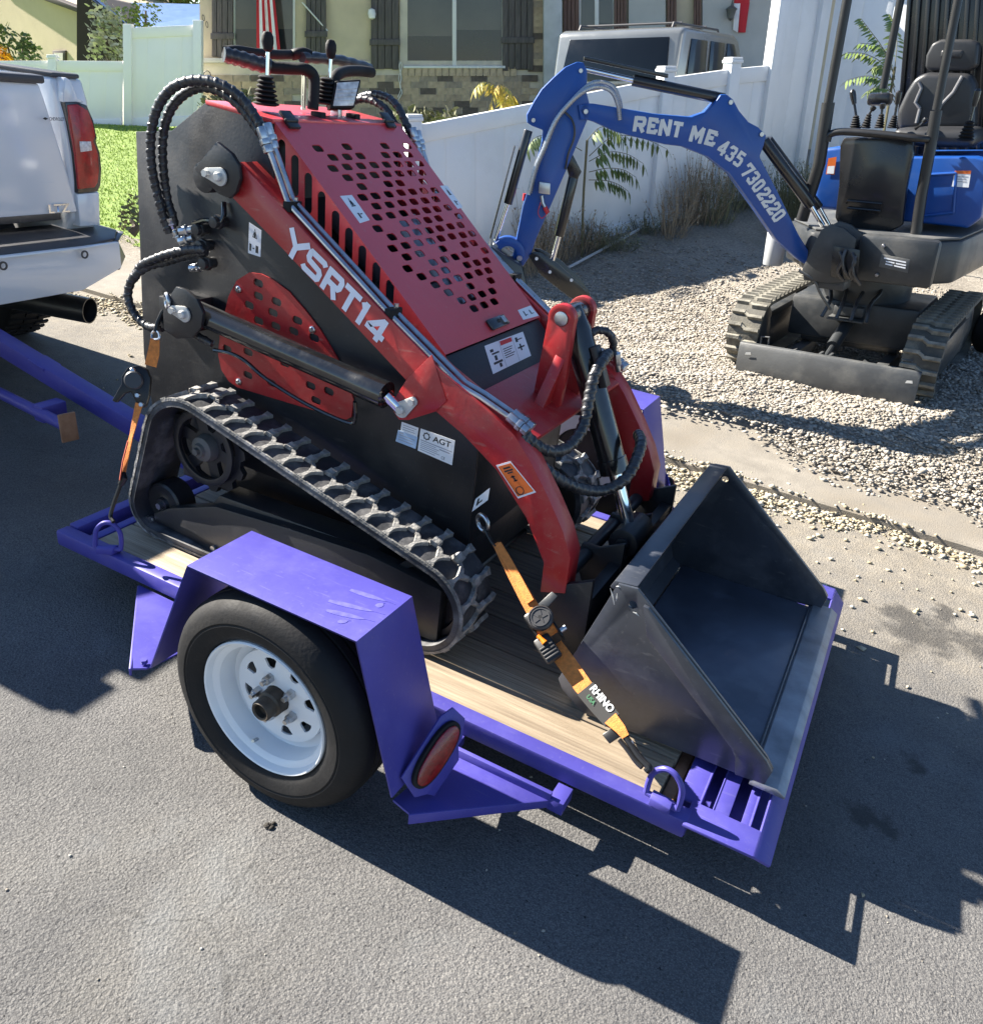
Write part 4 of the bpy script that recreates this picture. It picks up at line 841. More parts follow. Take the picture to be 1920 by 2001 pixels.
# front hoses to the bucket cylinder
hose([AY(1020, 842, .70), AY(1045, 868, .72), AY(1078, 882, .76), AY(1112, 872, .82), AY(1138, 835, .88), AY(1150, 780, .92), AY(1160, 735, .95), AY(1176, 706, .99), AY(1188, 690, 1.05)], .0155)
hose([AY(1016, 850, .69), AY(1050, 900, .72), AY(1090, 935, .76), AY(1135, 955, .82), AY(1180, 958, .88), AY(1222, 935, .93), AY(1244, 895, .99), AY(1252, 865, 1.05), AY(1246, 848, 1.12)], .0155)
hose([AY(1150, 652, 1.06), AY(1170, 645, 1.08), AY(1190, 652, 1.10), AY(1198, 675, 1.12), AY(1190, 700, 1.14)], .011)
p = AY(1204, 690, 1.12); LP(MB().cyl(p, p+Vector((.005, .01, -.035)), .013, 6).cyl(p+Vector((0.004, .008, -.03)), p+Vector((.008, .02, -.055)), .009, 10), 'hose_fitting', steel, .0008)
# ---- operator's controls at the rear top
def CX(u, v, x=-.70): return AX(u, v, x)
def boot(u, v0, v1, x, r0, r1, nr=7):
    a = CX(u, v1, x); b = CX(u, v0, x); m = MB(); prof = []
    L = (b-a).length
    for i in range(nr):
        r = r0+(r1-r0)*i/nr; h = L*i/nr; prof += [(r*.72, h), (r, h+L/nr*.35), (r, h+L/nr*.6)]
    m.lathe(prof+[(r1*.6, L), (0, L)], a, (0, 0, 1), 18); return m
for (uk, vk0, vk1, us, ub, vb0, vb1, x) in ((523, 60, 101, 522, 520, 146, 206, -.70), (646, 76, 115, 644, 637, 150, 204, -.70)):
    l = LP(boot(ub, vb0, vb1, x, .036, .018), 'lever_boot', rubber, 0)
    k0, k1 = CX(uk, vk1, x), CX(uk, vk0, x); h = (k1-k0).length
    MB().cyl(CX(us, vb0+6, x), k0, .0055, 10).build('lever_rod', chrome, l)
    MB().lathe([(.006, 0), (.012, h*.1), (.0165, h*.45), (.016, h*.75), (.010, h*.96), (0, h)], k0, (0, 0, 1), 16).build('lever_knob', rubber, l)
grips = []
g1 = [CX(437, 106, -.86), CX(465, 113, -.84), CX(500, 123, -.81), CX(530, 131, -.78), CX(566, 133, -.74), CX(596, 135, -.70), CX(611, 146, -.69), CX(614, 165, -.685), CX(611, 213, -.68)]
LP(MB().tube(bez(g1, 40), .0165, 14), 'handle_bar', rubber, 0)
g1b = bez(g1[:4], 24); LP(MB().tube(g1b, [.0195+.0025*((i//2) % 2) for i in range(len(g1b))], 14), 'ribbed_grip', hosem, 0)
g2 = [CX(726, 141, -.80), CX(700, 138, -.78), CX(672, 140, -.75), CX(655, 150, -.72), CX(650, 175, -.71), CX(648, 210, -.70)]
LP(MB().tube(bez(g2, 36), .0165, 14), 'handle_bar', rubber, 0)
g2c = [CX(722, 133, -.88), CX(690, 124, -.87), CX(660, 117, -.86), CX(620, 113, -.86), CX(590, 112, -.86)]
g2b = bez(g2c, 26); LP(MB().tube(g2b, [.0155+.0022*((i//2) % 2) for i in range(len(g2b))], 14), 'ribbed_grip', hosem, 0)
LP(MB().tube(bez([CX(570, 106, -.90), CX(540, 106, -.88), CX(500, 103, -.87), CX(465, 98, -.86), CX(440, 100, -.86)], 24), .0135, 12), 'handle_bar', rubber, 0)
LP(MB().tube(bez([CX(572, 107, -.90), CX(582, 104, -.88), CX(594, 103, -.87), CX(606, 108, -.86)], 12), .016, 12), 'handle_bar', rubber, 0)
LP(MB().cyl(CX(593, 214, -.72), CX(594, 130, -.72), .0075, 12), 'chrome_post', chrome, 0)
c = CX(676, 183, -.645); ln_ = Vector((.80, -.56, .22)).normalized()
def lampq(k): return [AP(676+(u-676)*k, 183+(v-183)*k, c, ln_) for u, v in ((657, 160), (703, 157), (691, 208), (648, 209))]
wl = LP(MB().prism(lampq(1.12), -ln_*.040), 'work_light', rubber, .005)
MB().prism([p+ln_*.0005 for p in lampq(.93)], ln_*.003).build('lamp_glass', mat('lamp_glass', (0.50, 0.52, 0.54), 0.08, var=0.45, vscale=45, coat=0.6), wl, .001)
for k in range(4):
    q4 = lampq(.93); a_, b_ = q4[0].lerp(q4[3], .3+.16*k), q4[1].lerp(q4[2], .3+.16*k); MB().tube([a_+ln_*.004, b_+ln_*.004], .0008, 4).build('lamp_guard_wire', steel, wl)
LP(MB().box(c.x-.05, c.x-.02, c.y-.01, c.y+.01, 1.50, c.z-.04), 'lamp_stand', steel, .002)
for u in (622, 690): p = CX(u, 214, -.66); LP(MB().box(p.x-.02, p.x+.02, p.y-.012, p.y+.012, 1.498, 1.522), 'lamp_clamp', rubber, .003)
# ---- stickers and lettering
def sticker(px, fn, name, material, parent, lift=0.0008, nrm=(0, -1, 0)):
    P = [fn(u, v) for u, v in px]; n = Vector(nrm).normalized()
    return MB().prism(P, n*lift).build(name, material, parent, smooth=False), P
def bil(P, s, t): return P[0].lerp(P[1], s).lerp(P[3].lerp(P[2], s), t)
def prints(P, rects, material, parent, nrm, lift=0.0012, name='print'):
    m = MB(); n = Vector(nrm).normalized()*lift
    for (a, b, c_, d_) in rects: m.add([bil(P, a, b)+n, bil(P, c_, b)+n, bil(P, c_, d_)+n, bil(P, a, d_)+n], [(0, 1, 2, 3)])
    return m.build(name, material, parent, smooth=False)
def tri_print(P, cx, cy, r, material, parent, nrm, name='warning_triangle'):
    m = MB(); n = Vector(nrm).normalized()*0.0012
    o = [(cx, cy-r), (cx+r*.95, cy+r*.7), (cx-r*.95, cy+r*.7)]; i_ = [(cx, cy-r*.72), (cx+r*.68, cy+r*.53), (cx-r*.68, cy+r*.53)]
    V = [bil(P, *p)+n for p in o+i_]; m.add(V, [(0, 1, 4, 3), (1, 2, 5, 4), (2, 0, 3, 5)]); return m.build(name, material, parent, smooth=False)
ny = (0, -1, 0); fy = lambda u, v: AY(u, v, YP)
# warning label beside the arm
st, P = sticker([(487, 434), (511, 450), (509, 502), (485, 494)], fy, 'warning_label', label_w, loader)
tri_print(P, .5, .27, .2, label_b, st, ny); prints(P, [(.42, .2, .58, .38), (.1, .66, .25, .9), (.35, .76, .5, .8), (.6, .64, .82, .9)], label_b, st, ny)
# maker's plates
st, P = sticker([(822, 837), (889, 861), (883, 909), (816, 880)], fy, 'maker_plate', label_w, loader)
ex = (P[1]-P[0]).normalized(); ey = (P[0]-P[3]).normalized()
lettering('AGT', 'plate_lettering', bil(P, .38, .36)+Vector((0, -.0012, 0)), ex, ey, .075*.8, .018, label_b, st, bold=.02)
prints(P, [(.04, .46, .96, .50), (.06, .55, .5, .58), (.06, .63, .6, .66), (.06, .71, .55, .74), (.06, .79, .62, .82), (.06, .88, .5, .91), (.6, .55, .9, .6)], label_g, st, ny)
lettering('CE', 'plate_lettering', bil(P, .68, .93)+Vector((0, -.0012, 0)), ex, ey, .012, .009, label_b, st)
cn = bil(P, .2, .24)+Vector((0, -.0012, 0)); m = MB(); m.ring([(.0075, 0), (.0075, .0002), (.0105, .0002), (.0105, 0)], cn, (0, -1, 0), 16)
for k in range(8): a = k*math.pi/4; m.box(cn.x+.0108*math.cos(a)-.0014, cn.x+.0108*math.cos(a)+.0014, cn.y-.0003, cn.y, cn.z+.0108*math.sin(a)-.0014, cn.z+.0108*math.sin(a)+.0014)
m.build('plate_emblem', label_b, st)
st, P = sticker([(785, 824), (818, 836), (815, 856), (782, 845)], fy, 'small_label', label_w, loader); prints(P, [(.1, .2, .9, .26), (.1, .4, .8, .46), (.1, .6, .85, .66)], label_g, st, ny)
st, P = sticker([(778, 840), (816, 854), (812, 877), (773, 862)], lambda u, v: AY(u, v, YP-.0004), 'blue_label', mat('blue_sticker', (0.33, 0.45, 0.62), 0.4), loader); prints(P, [(.1, .3, .9, .36), (.1, .5, .8, .56), (.1, .7, .85, .76), (.1, .12, .3, .2)], label_g, st, ny)
st, P = sticker([(929, 975), (957, 953), (953, 977), (922, 1000)], fy, 'tie_down_label', label_w, loader)
prints(P, [(.2, .2, .35, .75), (.35, .55, .6, .7)], label_b, st, ny)
# arm lettering and pinch label
ya = .6508; o = AY(549, 488, ya); e = AY(735, 672, ya); ex = (e-o).normalized(); ey = Vector((-ex.z, 0, ex.x)); ey = ey if ey.z > 0 else -ey
Lw = (e-o).length
for ch, x0_, w_ in (('Y', .0, .185), ('S', .195, .165), ('R', .385, .155), ('T', .55, .150), ('1', .715, .07), ('4', .815, .165)): block_letter(ch, 'arm_letter', o+ex*(Lw*1.05*x0_)+ey*.004, ex, ey, Lw*1.05*w_, .070, .0165, mat('arm_letter_white', (.72, .74, .80), .45), arm)
st, P = sticker([(969, 909), (997, 901), (1047, 962), (1012, 974)], lambda u, v: AY(u, v, .652), 'pinch_label', label_w, arm, .0006)
def inset(P, k): c_ = sum(P, Vector())/4; return [c_+(p-c_)*k for p in P]
P2 = [p+Vector((0, -.0008, 0)) for p in inset(P, .90)]; MB().prism(P2, (0, -.0004, 0)).build('label_field', label_o, st, smooth=False)
prints(P, [(.3, .12, .75, .17), (.25, .20, .8, .25), (.35, .27, .7, .31), (.45, .38, .55, .56), (.38, .40, .62, .43), (.38, .52, .62, .55)], label_b, st, ny, .0018)
P3 = bil(P, .35, .82); m = MB(); m.ring([(.010, 0), (.010, .0003), (.0125, .0003), (.0125, 0)], P3+Vector((0, -.0018, 0)), (0, -1, 0), 14); m.build('print', label_b, st)
# hood and front panel labels
for px in ([(664, 383), (687, 381), (722, 430), (703, 436)], [(859, 363), (873, 362), (904, 405), (894, 408)]):
    st, P = sticker(px, lambda u, v: on_hood(u, v), 'warning_label', label_w, hood, nrm=hn); tri_print(P, .5, .28, .2, label_b, st, hn); prints(P, [(.42, .2, .58, .38), (.35, .66, .5, .86), (.55, .7, .75, .74)], label_b, st, hn)
st, P = sticker([(1011, 606), (1036, 597), (1052, 617), (1022, 625)], lambda u, v: on_hood(u, v), 'warning_label', label_w, hood, nrm=hn); prints(P, [(.25, .25, .32, .75), (.3, .6, .45, .66), (.65, .3, .72, .7), (.72, .62, .85, .68)], label_b, st, hn)
fpn = Vector((HB.z-.006-.872, 0, .103-HB.x)).normalized(); fp0 = Vector((HB.x-.003, 0, HB.z-.006))+fpn*.0006
st, P = sticker([(946, 676), (1021, 648), (1037, 695), (963, 731)], lambda u, v: AP(u, v, fp0, fpn), 'operating_label', label_w, loader, nrm=fpn)
prints(P, [(.36, .04, .66, .2)], label_r, st, fpn, name='print_red'); prints(P, [(.08, .2, .16, .3), (.1, .34, .28, .4), (.14, .45, .2, .62), (.08, .66, .3, .74), (.2, .76, .26, .9), (.38, .34, .62, .37), (.38, .42, .6, .45), (.38, .5, .56, .53), (.38, .58, .64, .61), (.38, .66, .6, .69), (.74, .12, .8, .3), (.8, .2, .92, .24), (.74, .5, .92, .56), (.8, .4, .84, .66), (.34, .0, .345, 1), (.68, .0, .685, 1)], label_b, st, fpn)
# lifting eye and lugs
def ring_at(p, r, rr, ax, name, material, parent): return MB().ring([(r+rr*math.cos(t), rr*math.sin(t)) for t in [2*math.pi*k/10 for k in range(10)]], p, ax, 24).build(name, material, parent)
eye = AY(943, 1022, .70); ring_at(eye, .024, .006, (.4, 1, .1), 'tie_down_eye', steel, loader)
eye2 = AY(327, 588, .605); ring_at(eye2, .020, .007, (.6, 1, 0), 'tie_down_eye', steel, loader)
# ------------------------------------------------------------------ the blue mini excavator on the gravel
exblue = mat('blue_paint', (0.004, 0.058, 0.275), 0.40, coat=0.15, var=0.12, vscale=4, dirt=(0.03, 0.09, 0.28), dscale=9, damt=0.3)
exgrey = mat('dark_grey_paint', (0.030, 0.033, 0.036), 0.40, var=0.2, vscale=5, dirt=(0.085, 0.082, 0.075), dscale=5, damt=0.5, bump=0.05)
exlite = mat('blade_grey_paint', (0.065, 0.068, 0.070), 0.5, var=0.2, vscale=6, dirt=(0.17, 0.165, 0.15), dscale=5, damt=0.6, bump=0.08)
vinyl = mat('black_vinyl', (0.026, 0.027, 0.030), 0.40, var=0.2, bump=0.08, bscale=200)
plastic = mat('black_plastic', (0.013, 0.013, 0.014), 0.28, var=0.2, coat=0.3)
XL = Vector((0.151, 4.290, 0.165)); XR = Vector((1.219, 4.130, 0.285))
xe = (XR-XL); xe = (xe-BU*xe.dot(BU)).normalized(); xb = BU.cross(xe).normalized(); XW = (XR-XL).length
def E3(a, b, c): return XL+xe*a+xb*b+BU*c
def EP(u, v, b): return AP(u, v, XL+xb*b, xb)
exc = thing('mini_excavator', E3(XW/2, 0.7, 0), 'blue and black mini excavator with lettered boom, standing on the gravel', 'excavator')
def XP(mb, name, material, bevel=0.004, parent=None, **k): return mb.build(name, material, parent or exc, bevel, **k)
def ebox(m, a0, a1, b0, b1, c0, c1): return m.obox(E3(a0, b0, c0), xe*(a1-a0), xb*(b1-b0), BU*(c1-c0))
# blade
bl_ = MB().prism([E3(0, b, c) for b, c in ((0, -.05), (-.012, .06), (.0, .165), (.012, .192), (.034, .198), (.034, .180), (.022, .16), (.012, .06), (.022, -.05))], xe*XW); blade_o = XP(bl_, 'blade', exlite, .003)
for a in (.24, XW-.30): ebox(MB(), a, a+.07, .03, .62, .06, .13).build('blade_arm', exlite, blade_o, .004)
for a, s in ((.17, 1), (XW-.17, -1)): MB().prism([E3(a, .03, .10), E3(a+s*.17, .03, .19), E3(a+s*.17, .03, .06)], xb*.08).build('blade_gusset', exlite, blade_o, .002)
for a in (.05, XW-.07): MB().prism([E3(a, -.013, .125), E3(a+.04, -.013, .13), E3(a+.035, -.013, .145), E3(a+.005, -.013, .14)], xb*.002).build('worn_paint', mat('bare_metal', (.5, .5, .48), .5), blade_o, 0)
for a in (.12, XW-.12): MB().tube([E3(a, .05, .19), E3(a, .05, .24), E3(a+.05, .05, .245), E3(a+.05, .05, .19)], .007, 8).build('blade_hook', exlite, blade_o)
m = MB(); m.cyl(E3(.53, .06, .17), E3(.53, .20, .22), .018, 10); m.cyl(E3(.53, .18, .215), E3(.53, .44, .31), .040, 16); XP(m, 'blade_cylinder', exgrey, 0)
XP(ebox(MB(), .42, .64, .34, .52, .34, .352), 'cylinder_cover', exlite, .003)
for a in (.50, .56): ebox(MB(), a-.008, a+.008, .03, .10, .10, .20).build('cylinder_lug', exlite, blade_o, .002)
# undercarriage
XP(ebox(MB(), .15, XW-.15, .46, 1.0, .18, .44), 'undercarriage_frame', exgrey, .02)
XP(MB().cyl(E3(.24, .55, .20), E3(XW-.24, .55, .20), .07, 16), 'axle_tube', exgrey, 0)
def xtrack(a0):
    w = .205; cs = [(.26, .215, .210), (1.20, .215, .210)]
    P, pl = resample(hull(cs), 120); inn = off(P, -.022); n = len(P)
    vs = [E3(a0, p.x, p.y) for p in P]+[E3(a0+w, p.x, p.y) for p in P]+[E3(a0+w, p.x, p.y) for p in inn]+[E3(a0, p.x, p.y) for p in inn]
    fs = []
    for i in range(n):
        j = (i+1) % n
        for a, b in ((0, 1), (1, 2), (2, 3), (3, 0)): fs.append((a*n+i, b*n+i, b*n+j, a*n+j))
    t = XP(MB().add(vs, fs), 'track', mat('dusty_excavator_track', (0.07, 0.066, 0.055), 0.75, var=0.35, vscale=8, dirt=(0.26, 0.24, 0.19), dscale=6, damt=0.8, bump=0.3), 0, ang=50)
    LPp, _ = resample(P, 40)
    m = MB(); m.prism([(0, -.014, -.002), (0, .014, -.002), (0, .010, .022), (0, -.010, .022)], (w*.42, 0, 0)); m.prism([(w*.54, .012, -.002), (w*.54, .040, -.002), (w*.54, .036, .022), (w*.54, .016, .022)], (w*.46, 0, 0)); m.prism([(w*.40, -.012, -.002), (w*.40, .016, -.002), (w*.40, .012, .018), (w*.40, -.008, .018)], (w*.16, .02, 0))
    me = bpy.data.meshes.new('track_lug'); me.from_pydata([tuple(v) for v in m.v], [], m.f); me.materials.append(mat('dusty_excavator_lug', (0.16, 0.15, 0.125), 0.85, var=0.3, vscale=30, dirt=(0.36, 0.34, 0.28), dscale=12, damt=0.8, bump=0.3))
    for k in range(40):
        p = LPp[k]; tg = (LPp[(k+1) % 40]-LPp[k-1]).normalized(); ty = xb*tg.x+BU*tg.y; nz = xb*tg.y-BU*tg.x
        o = bpy.data.objects.new('track_lug', me); COL.objects.link(o); o.parent = t; q = E3(a0, p.x, p.y)
        o.matrix_basis = Matrix(((xe.x, ty.x, nz.x, q.x), (xe.y, ty.y, nz.y, q.y), (xe.z, ty.z, nz.z, q.z), (0, 0, 0, 1)))
    for b in (.26, 1.20): MB().lathe([(0, .02), (.06, .02), (.14, .05), (.172, .05), (.172, .16), (.14, .17), (0, .19)], E3(a0, b, .215), xe, 24).build('track_wheel', exgrey, t)
    ebox(MB(), a0+.03, a0+w-.03, .34, 1.12, .08, .30).build('track_frame', exgrey, t, .01)
xtrack(-.110); xtrack(XW-.130)
# turntable and revolving platform
XP(MB().cyl(E3(XW/2, .72, .43), E3(XW/2, .72, .665), .27, 32), 'slew_ring', exgrey, .006)
plat = [(.18, .30), (.30, .10), (.98, .10), (1.10, .24), (1.16, .9), (1.0, 1.45), (.2, 1.45), (.04, .9), (.06, .45)]
XP(MB().prism([E3(a, b, .66) for a, b in plat], BU*.24), 'platform', exgrey, .03)
XP(MB().prism([E3(a, b, .9005) for a, b in [(.20, .30), (.32, .12), (.97, .12), (1.08, .25), (1.14, .9), (.98, 1.42), (.22, 1.42), (.06, .9), (.08, .46)]], BU*.012), 'floor_plate', exlite, .004)
fr = XP(ebox(MB(), .60, 1.02, .03, .098, .655, .915), 'front_guard', exgrey, .025)
q = [EP(u, v, .028) for u, v in ((1722, 496), (1778, 507), (1773, 533), (1717, 521))]
st = MB().prism(q, -xb*.004).build('name_plate', exlite, fr, .001); P = q
prints(P, [(.12, .2, .88, .3), (.2, .42, .5, .52), (.55, .42, .9, .52), (.2, .62, .45, .72), (.5, .62, .9, .72)], label_w, st, -xb, .0055)
for u, v in ((1726, 480), (1713, 537)): p = EP(u, v, .028); MB().lathe([(0, .010), (.008, .010), (.012, .004), (.012, 0)], p, -xb, 10).build('guard_bolt', steel, fr)
# swing bracket
sb = [(.33, .70), (.35, .64), (.50, .64), (.60, .66), (.60, .90), (.52, .95), (.45, .965), (.40, .93), (.36, .80)]
for b in (-.05, .10): XP(MB().prism([E3(a, b, c) for a, c in sb], xb*.02), 'swing_bracket', exgrey, .004)
XP(ebox(MB(), .42, .58, -.03, .12, .60, .66), 'swing_base', exgrey, .006)
XP(MB().cyl(E3(.05, .26, .65), E3(.05, .26, .85), .060, 20), 'swing_motor', mat('light_grey_casting', (.32, .33, .34), .5), .004)
for i in range(5): XP(MB().tube(bez([E3(.44+.02*i, .02, .90), E3(.47+.015*i, -.02, .80), E3(.46+.02*i, .03, .70), E3(.5+.02*i, .2, .62)], 18), .009, 8), 'swing_hose', hosem, 0)
XP(MB().tube(bez([EP(1560, 528, -.06), EP(1590, 548, -.04), EP(1603, 575, 0), EP(1622, 604, .1)], 16), .008, 8), 'hose', exlite, 0)
for i, (u0, v0) in enumerate(((1640, 492), (1652, 488), (1664, 494), (1672, 500))):
    XP(MB().tube(bez([EP(u0, v0, -.075), EP(u0+6*(-1)**i, v0+18, -.09), EP(u0-4, v0+38, -.085), EP(u0+8, v0+56, -.05)], 14), .010, 8), 'swing_hose', hosem, 0)
XP(MB().prism([EP(u, v, -.056) for u, v in ((1628, 480), (1680, 488), (1674, 548), (1622, 540))], -xb*.004), 'recess_shade_sheet', plastic, .001)  # flat black sheet standing in for the shade inside an opening
for i in range(4): XP(MB().tube(bez([E3(.40+.09*i, .30, .36), E3(.42+.08*i, .36, .46), E3(.38+.1*i, .48, .52), E3(.40+.08*i, .58, .60)], 14), .012, 8), 'undercarriage_hose', hosem, 0)
XP(ebox(MB(), .44, .62, .40, .47, .36, .42), 'valve_block', exlite, .006)
# blue covers
def cover(px, b, dep, name):
    o = XP(MB().prism([EP(u, v, b) for u, v in px], xb*dep), name, exblue, .035, seg=4); return o
c1 = cover([(1595, 300), (1607, 290), (1640, 286), (1700, 292), (1700, 418), (1600, 408), (1590, 392)], .30, .5, 'blue_cover')
c2 = cover([(1763, 312), (1772, 306), (1905, 306), (1928, 312), (1924, 380), (1916, 425), (1890, 446), (1762, 432)], .36, .75, 'blue_cover')
q = [EP(u, v, .358) for u, v in ((1800, 342), (1868, 338), (1862, 415), (1800, 422))]
m = MB()
for k in range(4): m.cyl(q[k], q[(k+1) % 4], .009, 8)
m.build('cover_rib', exblue, c2)
q = [EP(u, v, .296) for u, v in ((1618, 309), (1634, 306), (1630, 341), (1613, 340))]; s_ = MB().prism(q, -xb*.001).build('orange_label', label_o, c1, 0); prints(q, [(.1, .5, .9, .95)], label_w, s_, -xb, .0018)
q = [EP(u, v, .356) for u, v in ((1865, 333), (1897, 333), (1892, 366), (1859, 364))]; s_ = MB().prism(q, -xb*.001).build('white_label', label_w, c2, 0); prints(q, [(0, 0, 1, .2)], label_o, s_, -xb, .0018); prints(q, [(.1, .35, .9, .4), (.1, .5, .8, .55), (.1, .65, .85, .7)], label_g, s_, -xb, .0018)
# black front shield and floor console
XP(MB().prism([EP(u, v, .26) for u, v in ((1648, 268), (1640, 285), (1638, 360), (1630, 425), (1640, 444), (1740, 452), (1762, 440), (1770, 370), (1784, 300), (1784, 275), (1770, 266))], xb*.05), 'front_shield', plastic, .012)
XP(MB().tube([EP(1652, 398, .252), EP(1654, 392, .25), EP(1722, 398, .25), EP(1720, 412, .25), EP(1655, 406, .25)], .006, 8), 'shield_handle', plastic, 0)
# canopy posts, bar, roof and ribbed rear panel
post = mat('black_post_paint', (0.014, 0.014, 0.015), 0.38, var=0.2)
pl = [EP(u, v, .20) for u, v in ((1660, -30), (1617, 205))]; XP(MB().cyl(pl[0]+(pl[0]-pl[1])*.9, pl[1], .026, 14), 'canopy_post', post, 0)
pl2 = [EP(u, v, .20) for u, v in ((1618, 200), (1600, 320), (1588, 360), (1566, 430))]; XP(MB().tube(pl2, .036, 14), 'post_sleeve', post, 0)
pr = [EP(u, v, .24) for u, v in ((1877, -30), (1829, 214))]; XP(MB().cyl(pr[0]+(pr[0]-pr[1])*.9, pr[1], .022, 14), 'canopy_post', post, 0)
pr2 = [EP(u, v, .24) for u, v in ((1829, 216), (1815, 300), (1800, 380), (1788, 462))]; XP(MB().tube(pr2, .030, 14), 'post_sleeve', post, 0)
XP(MB().tube(bez([EP(1616, 276, .19), EP(1622, 262, .19), EP(1650, 257, .19), EP(1720, 262, .19), EP(1790, 270, .19), EP(1812, 272, .22)], 24), .020, 12), 'front_bar', post, 0)
rp = [EP(u, v, 1.15) for u, v in ((1790, -160), (2080, -110), (2060, 330), (1752, 300))]
XP(MB().prism(rp, xb*.03), 'rear_panel', plastic, .004)
for k in range(16):
    t = k/15; a = rp[0].lerp(rp[1], t); b = rp[3].lerp(rp[2], t); d_ = b-a; XP(MB().obox(a-xe*.012-xb*.018, xe*.024, xb*.018, d_), 'panel_rib', plastic, .004)
t0, t1 = pl[0]+(pl[0]-pl[1])*.9, pr[0]+(pr[0]-pr[1])*.9
XP(MB().prism([t0-xe*.1-xb*.15, t1+xe*.25-xb*.15, t1+xe*.25+xb*1.3, t0-xe*.1+xb*1.3], BU*.05), 'canopy_roof', plastic, .02)
for p_ in (rp[0], rp[1]): XP(MB().cyl(p_-BU*.9, p_+BU*.45, .024, 12), 'canopy_post', post, 0)
# seat
def pillow(px, b, dep, name, bev, material=vinyl, parent=None): return XP(MB().prism([EP(u, v, b) for u, v in px], xb*dep), name, material, bev, seg=4, parent=parent)
seat = pillow([(1768, 180), (1785, 152), (1808, 140), (1895, 142), (1905, 165), (1903, 250), (1752, 255), (1750, 220)], .78, .14, 'seat', .045)
pillow([(1806, 132), (1808, 108), (1820, 84), (1838, 76), (1900, 76), (1912, 84), (1908, 128), (1890, 139), (1815, 139)], .80, .10, 'headrest', .035, parent=seat)
pillow([(1836, 112), (1838, 97), (1882, 97), (1877, 114)], .788, .03, 'headrest_pad', .012, parent=seat)
pillow([(1742, 250), (1905, 250), (1900, 290), (1738, 285)], .45, .45, 'seat_cushion', .05, parent=seat)
for px in ([(1795, 160), (1800, 172), (1788, 200), (1797, 212)], [(1880, 148), (1862, 180), (1838, 205), (1835, 212)], [(1797, 212), (1790, 240)]):
    MB().tube([EP(u, v, .772) for u, v in px], .010, 8).build('seat_seam', mat('worn_vinyl', (.16, .16, .17), .35), seat)
# control levers with ribbed boots
def xlever(ub, vb, ut, vt, uk, vk, b, r=.030):
    a = EP(ub, vb, b); t = EP(ut, vt, b); k = EP(uk, vk, b); ax = (t-a); L = ax.length; prof = []
    for i in range(6): rr = r*(1-.55*i/6); prof += [(rr*.75, L*i/6), (rr, L*(i+.45)/6)]
    o = XP(MB().lathe(prof+[(.008, L), (0, L)], a, ax, 14), 'lever_boot', rubber, 0)
    d_ = (k-t); MB().cyl(t, k, .007, 8).build('lever_rod', plastic, o); MB().tube([k-d_*.45, k-d_*.1, k+d_*.15, k+d_*.25], [.012, .017, .017, .008], 12).build('lever_grip', plastic, o); return o
for args in ((1670, 252, 1672, 225, 1666, 185, .42, .036), (1690, 250, 1698, 222, 1706, 210, .42), (1717, 250, 1722, 222, 1724, 205, .42), (1742, 250, 1748, 225, 1755, 186, .42), (1885, 275, 1895, 235, 1908, 185, .30, .045), (1787, 252, 1797, 245, 1808, 234, .32, .01)): xlever(*args)
XP(MB().obox(EP(1690, 206, .62), xe*.13, xb*.1, BU*.07), 'armrest', plastic, .02)
# ---- boom, dipper and bucket gear, swung out to the left
B0 = AD(1582, 512, 5.02)
def BP(u, v, o=0.0): return AP(u, v, B0+BF*o, BF)
def slab(px, o0, o1, name, material, bevel=.004, parent=None): return XP(MB().prism([BP(u, v, o0) for u, v in px], BF*(o1-o0)), name, material, bevel, parent)
boomp = [(1579,520),(1590,508),(1559,456),(1518,372),(1484,306),(1492,285),(1497,264),(1481,248),(1462,238),(1444,216),(1432,194),(1420,184),(1408,184),(1395,202),(1378,219),(1351,228),(1280,222),(1215,211),(1160,202),(1140,202),(1130,214),(1140,232),(1160,238),(1204,258),(1298,282),(1331,286),(1382,306),(1426,340),(1470,401),(1518,470),(1562,510)]
boom = slab(boomp, -.055, .055, 'boom', exblue, .008); boom['label'] = 'blue boom lettered RENT ME and a phone number'
for u, v in ((1582, 512), (1482, 261), (1422, 199), (1142, 217)): MB().lathe([(0, .064), (.012, .064), (.014, .06), (.014, 0)], BP(u, v), -BF, 14).build('pivot_pin', steel, boom)
dip = [(1080,152),(1105,130),(1128,120),(1140,122),(1147,138),(1146,180),(1152,205),(1147,235),(1116,309),(1078,397),(1048,465),(1036,500),(1020,522),(1000,512),(1009,466),(1022,403),(1040,348),(1058,282),(1061,254),(1040,246),(1030,240),(1029,224),(1043,198),(1058,174)]
dipper = slab(dip, -.038, .038, 'dipper_arm', exblue, .006)
for u, v in ((1133, 138), (1041, 234), (1014, 500)): MB().lathe([(0, .048), (.011, .048), (.012, .044), (.012, 0)], BP(u, v), -BF, 12).build('pivot_pin', steel, dipper)
for o in (-.055, .043): slab([(1130, 205), (1152, 203), (1150, 232), (1134, 234)], o, o+.012, 'knuckle_plate', exblue, .002)
pa = arc((0, 0), 1, 200, -10, 14)
lk = [BP(992+34*math.cos(math.radians(a)), 498-34*math.sin(math.radians(a)), -.05) for a in range(190, -30, -18)]+[BP(992+17*math.cos(math.radians(a)), 498-17*math.sin(math.radians(a)), -.05) for a in range(-20, 200, 20)]
XP(MB().prism(lk, BF*.1), 'bucket_link', exblue, .004)
for u, v in ((967, 478), (1014, 501)): XP(MB().lathe([(0, .062), (.016, .062), (.018, .055), (.018, 0)], BP(u, v), -BF, 12), 'link_pin', steel, 0)
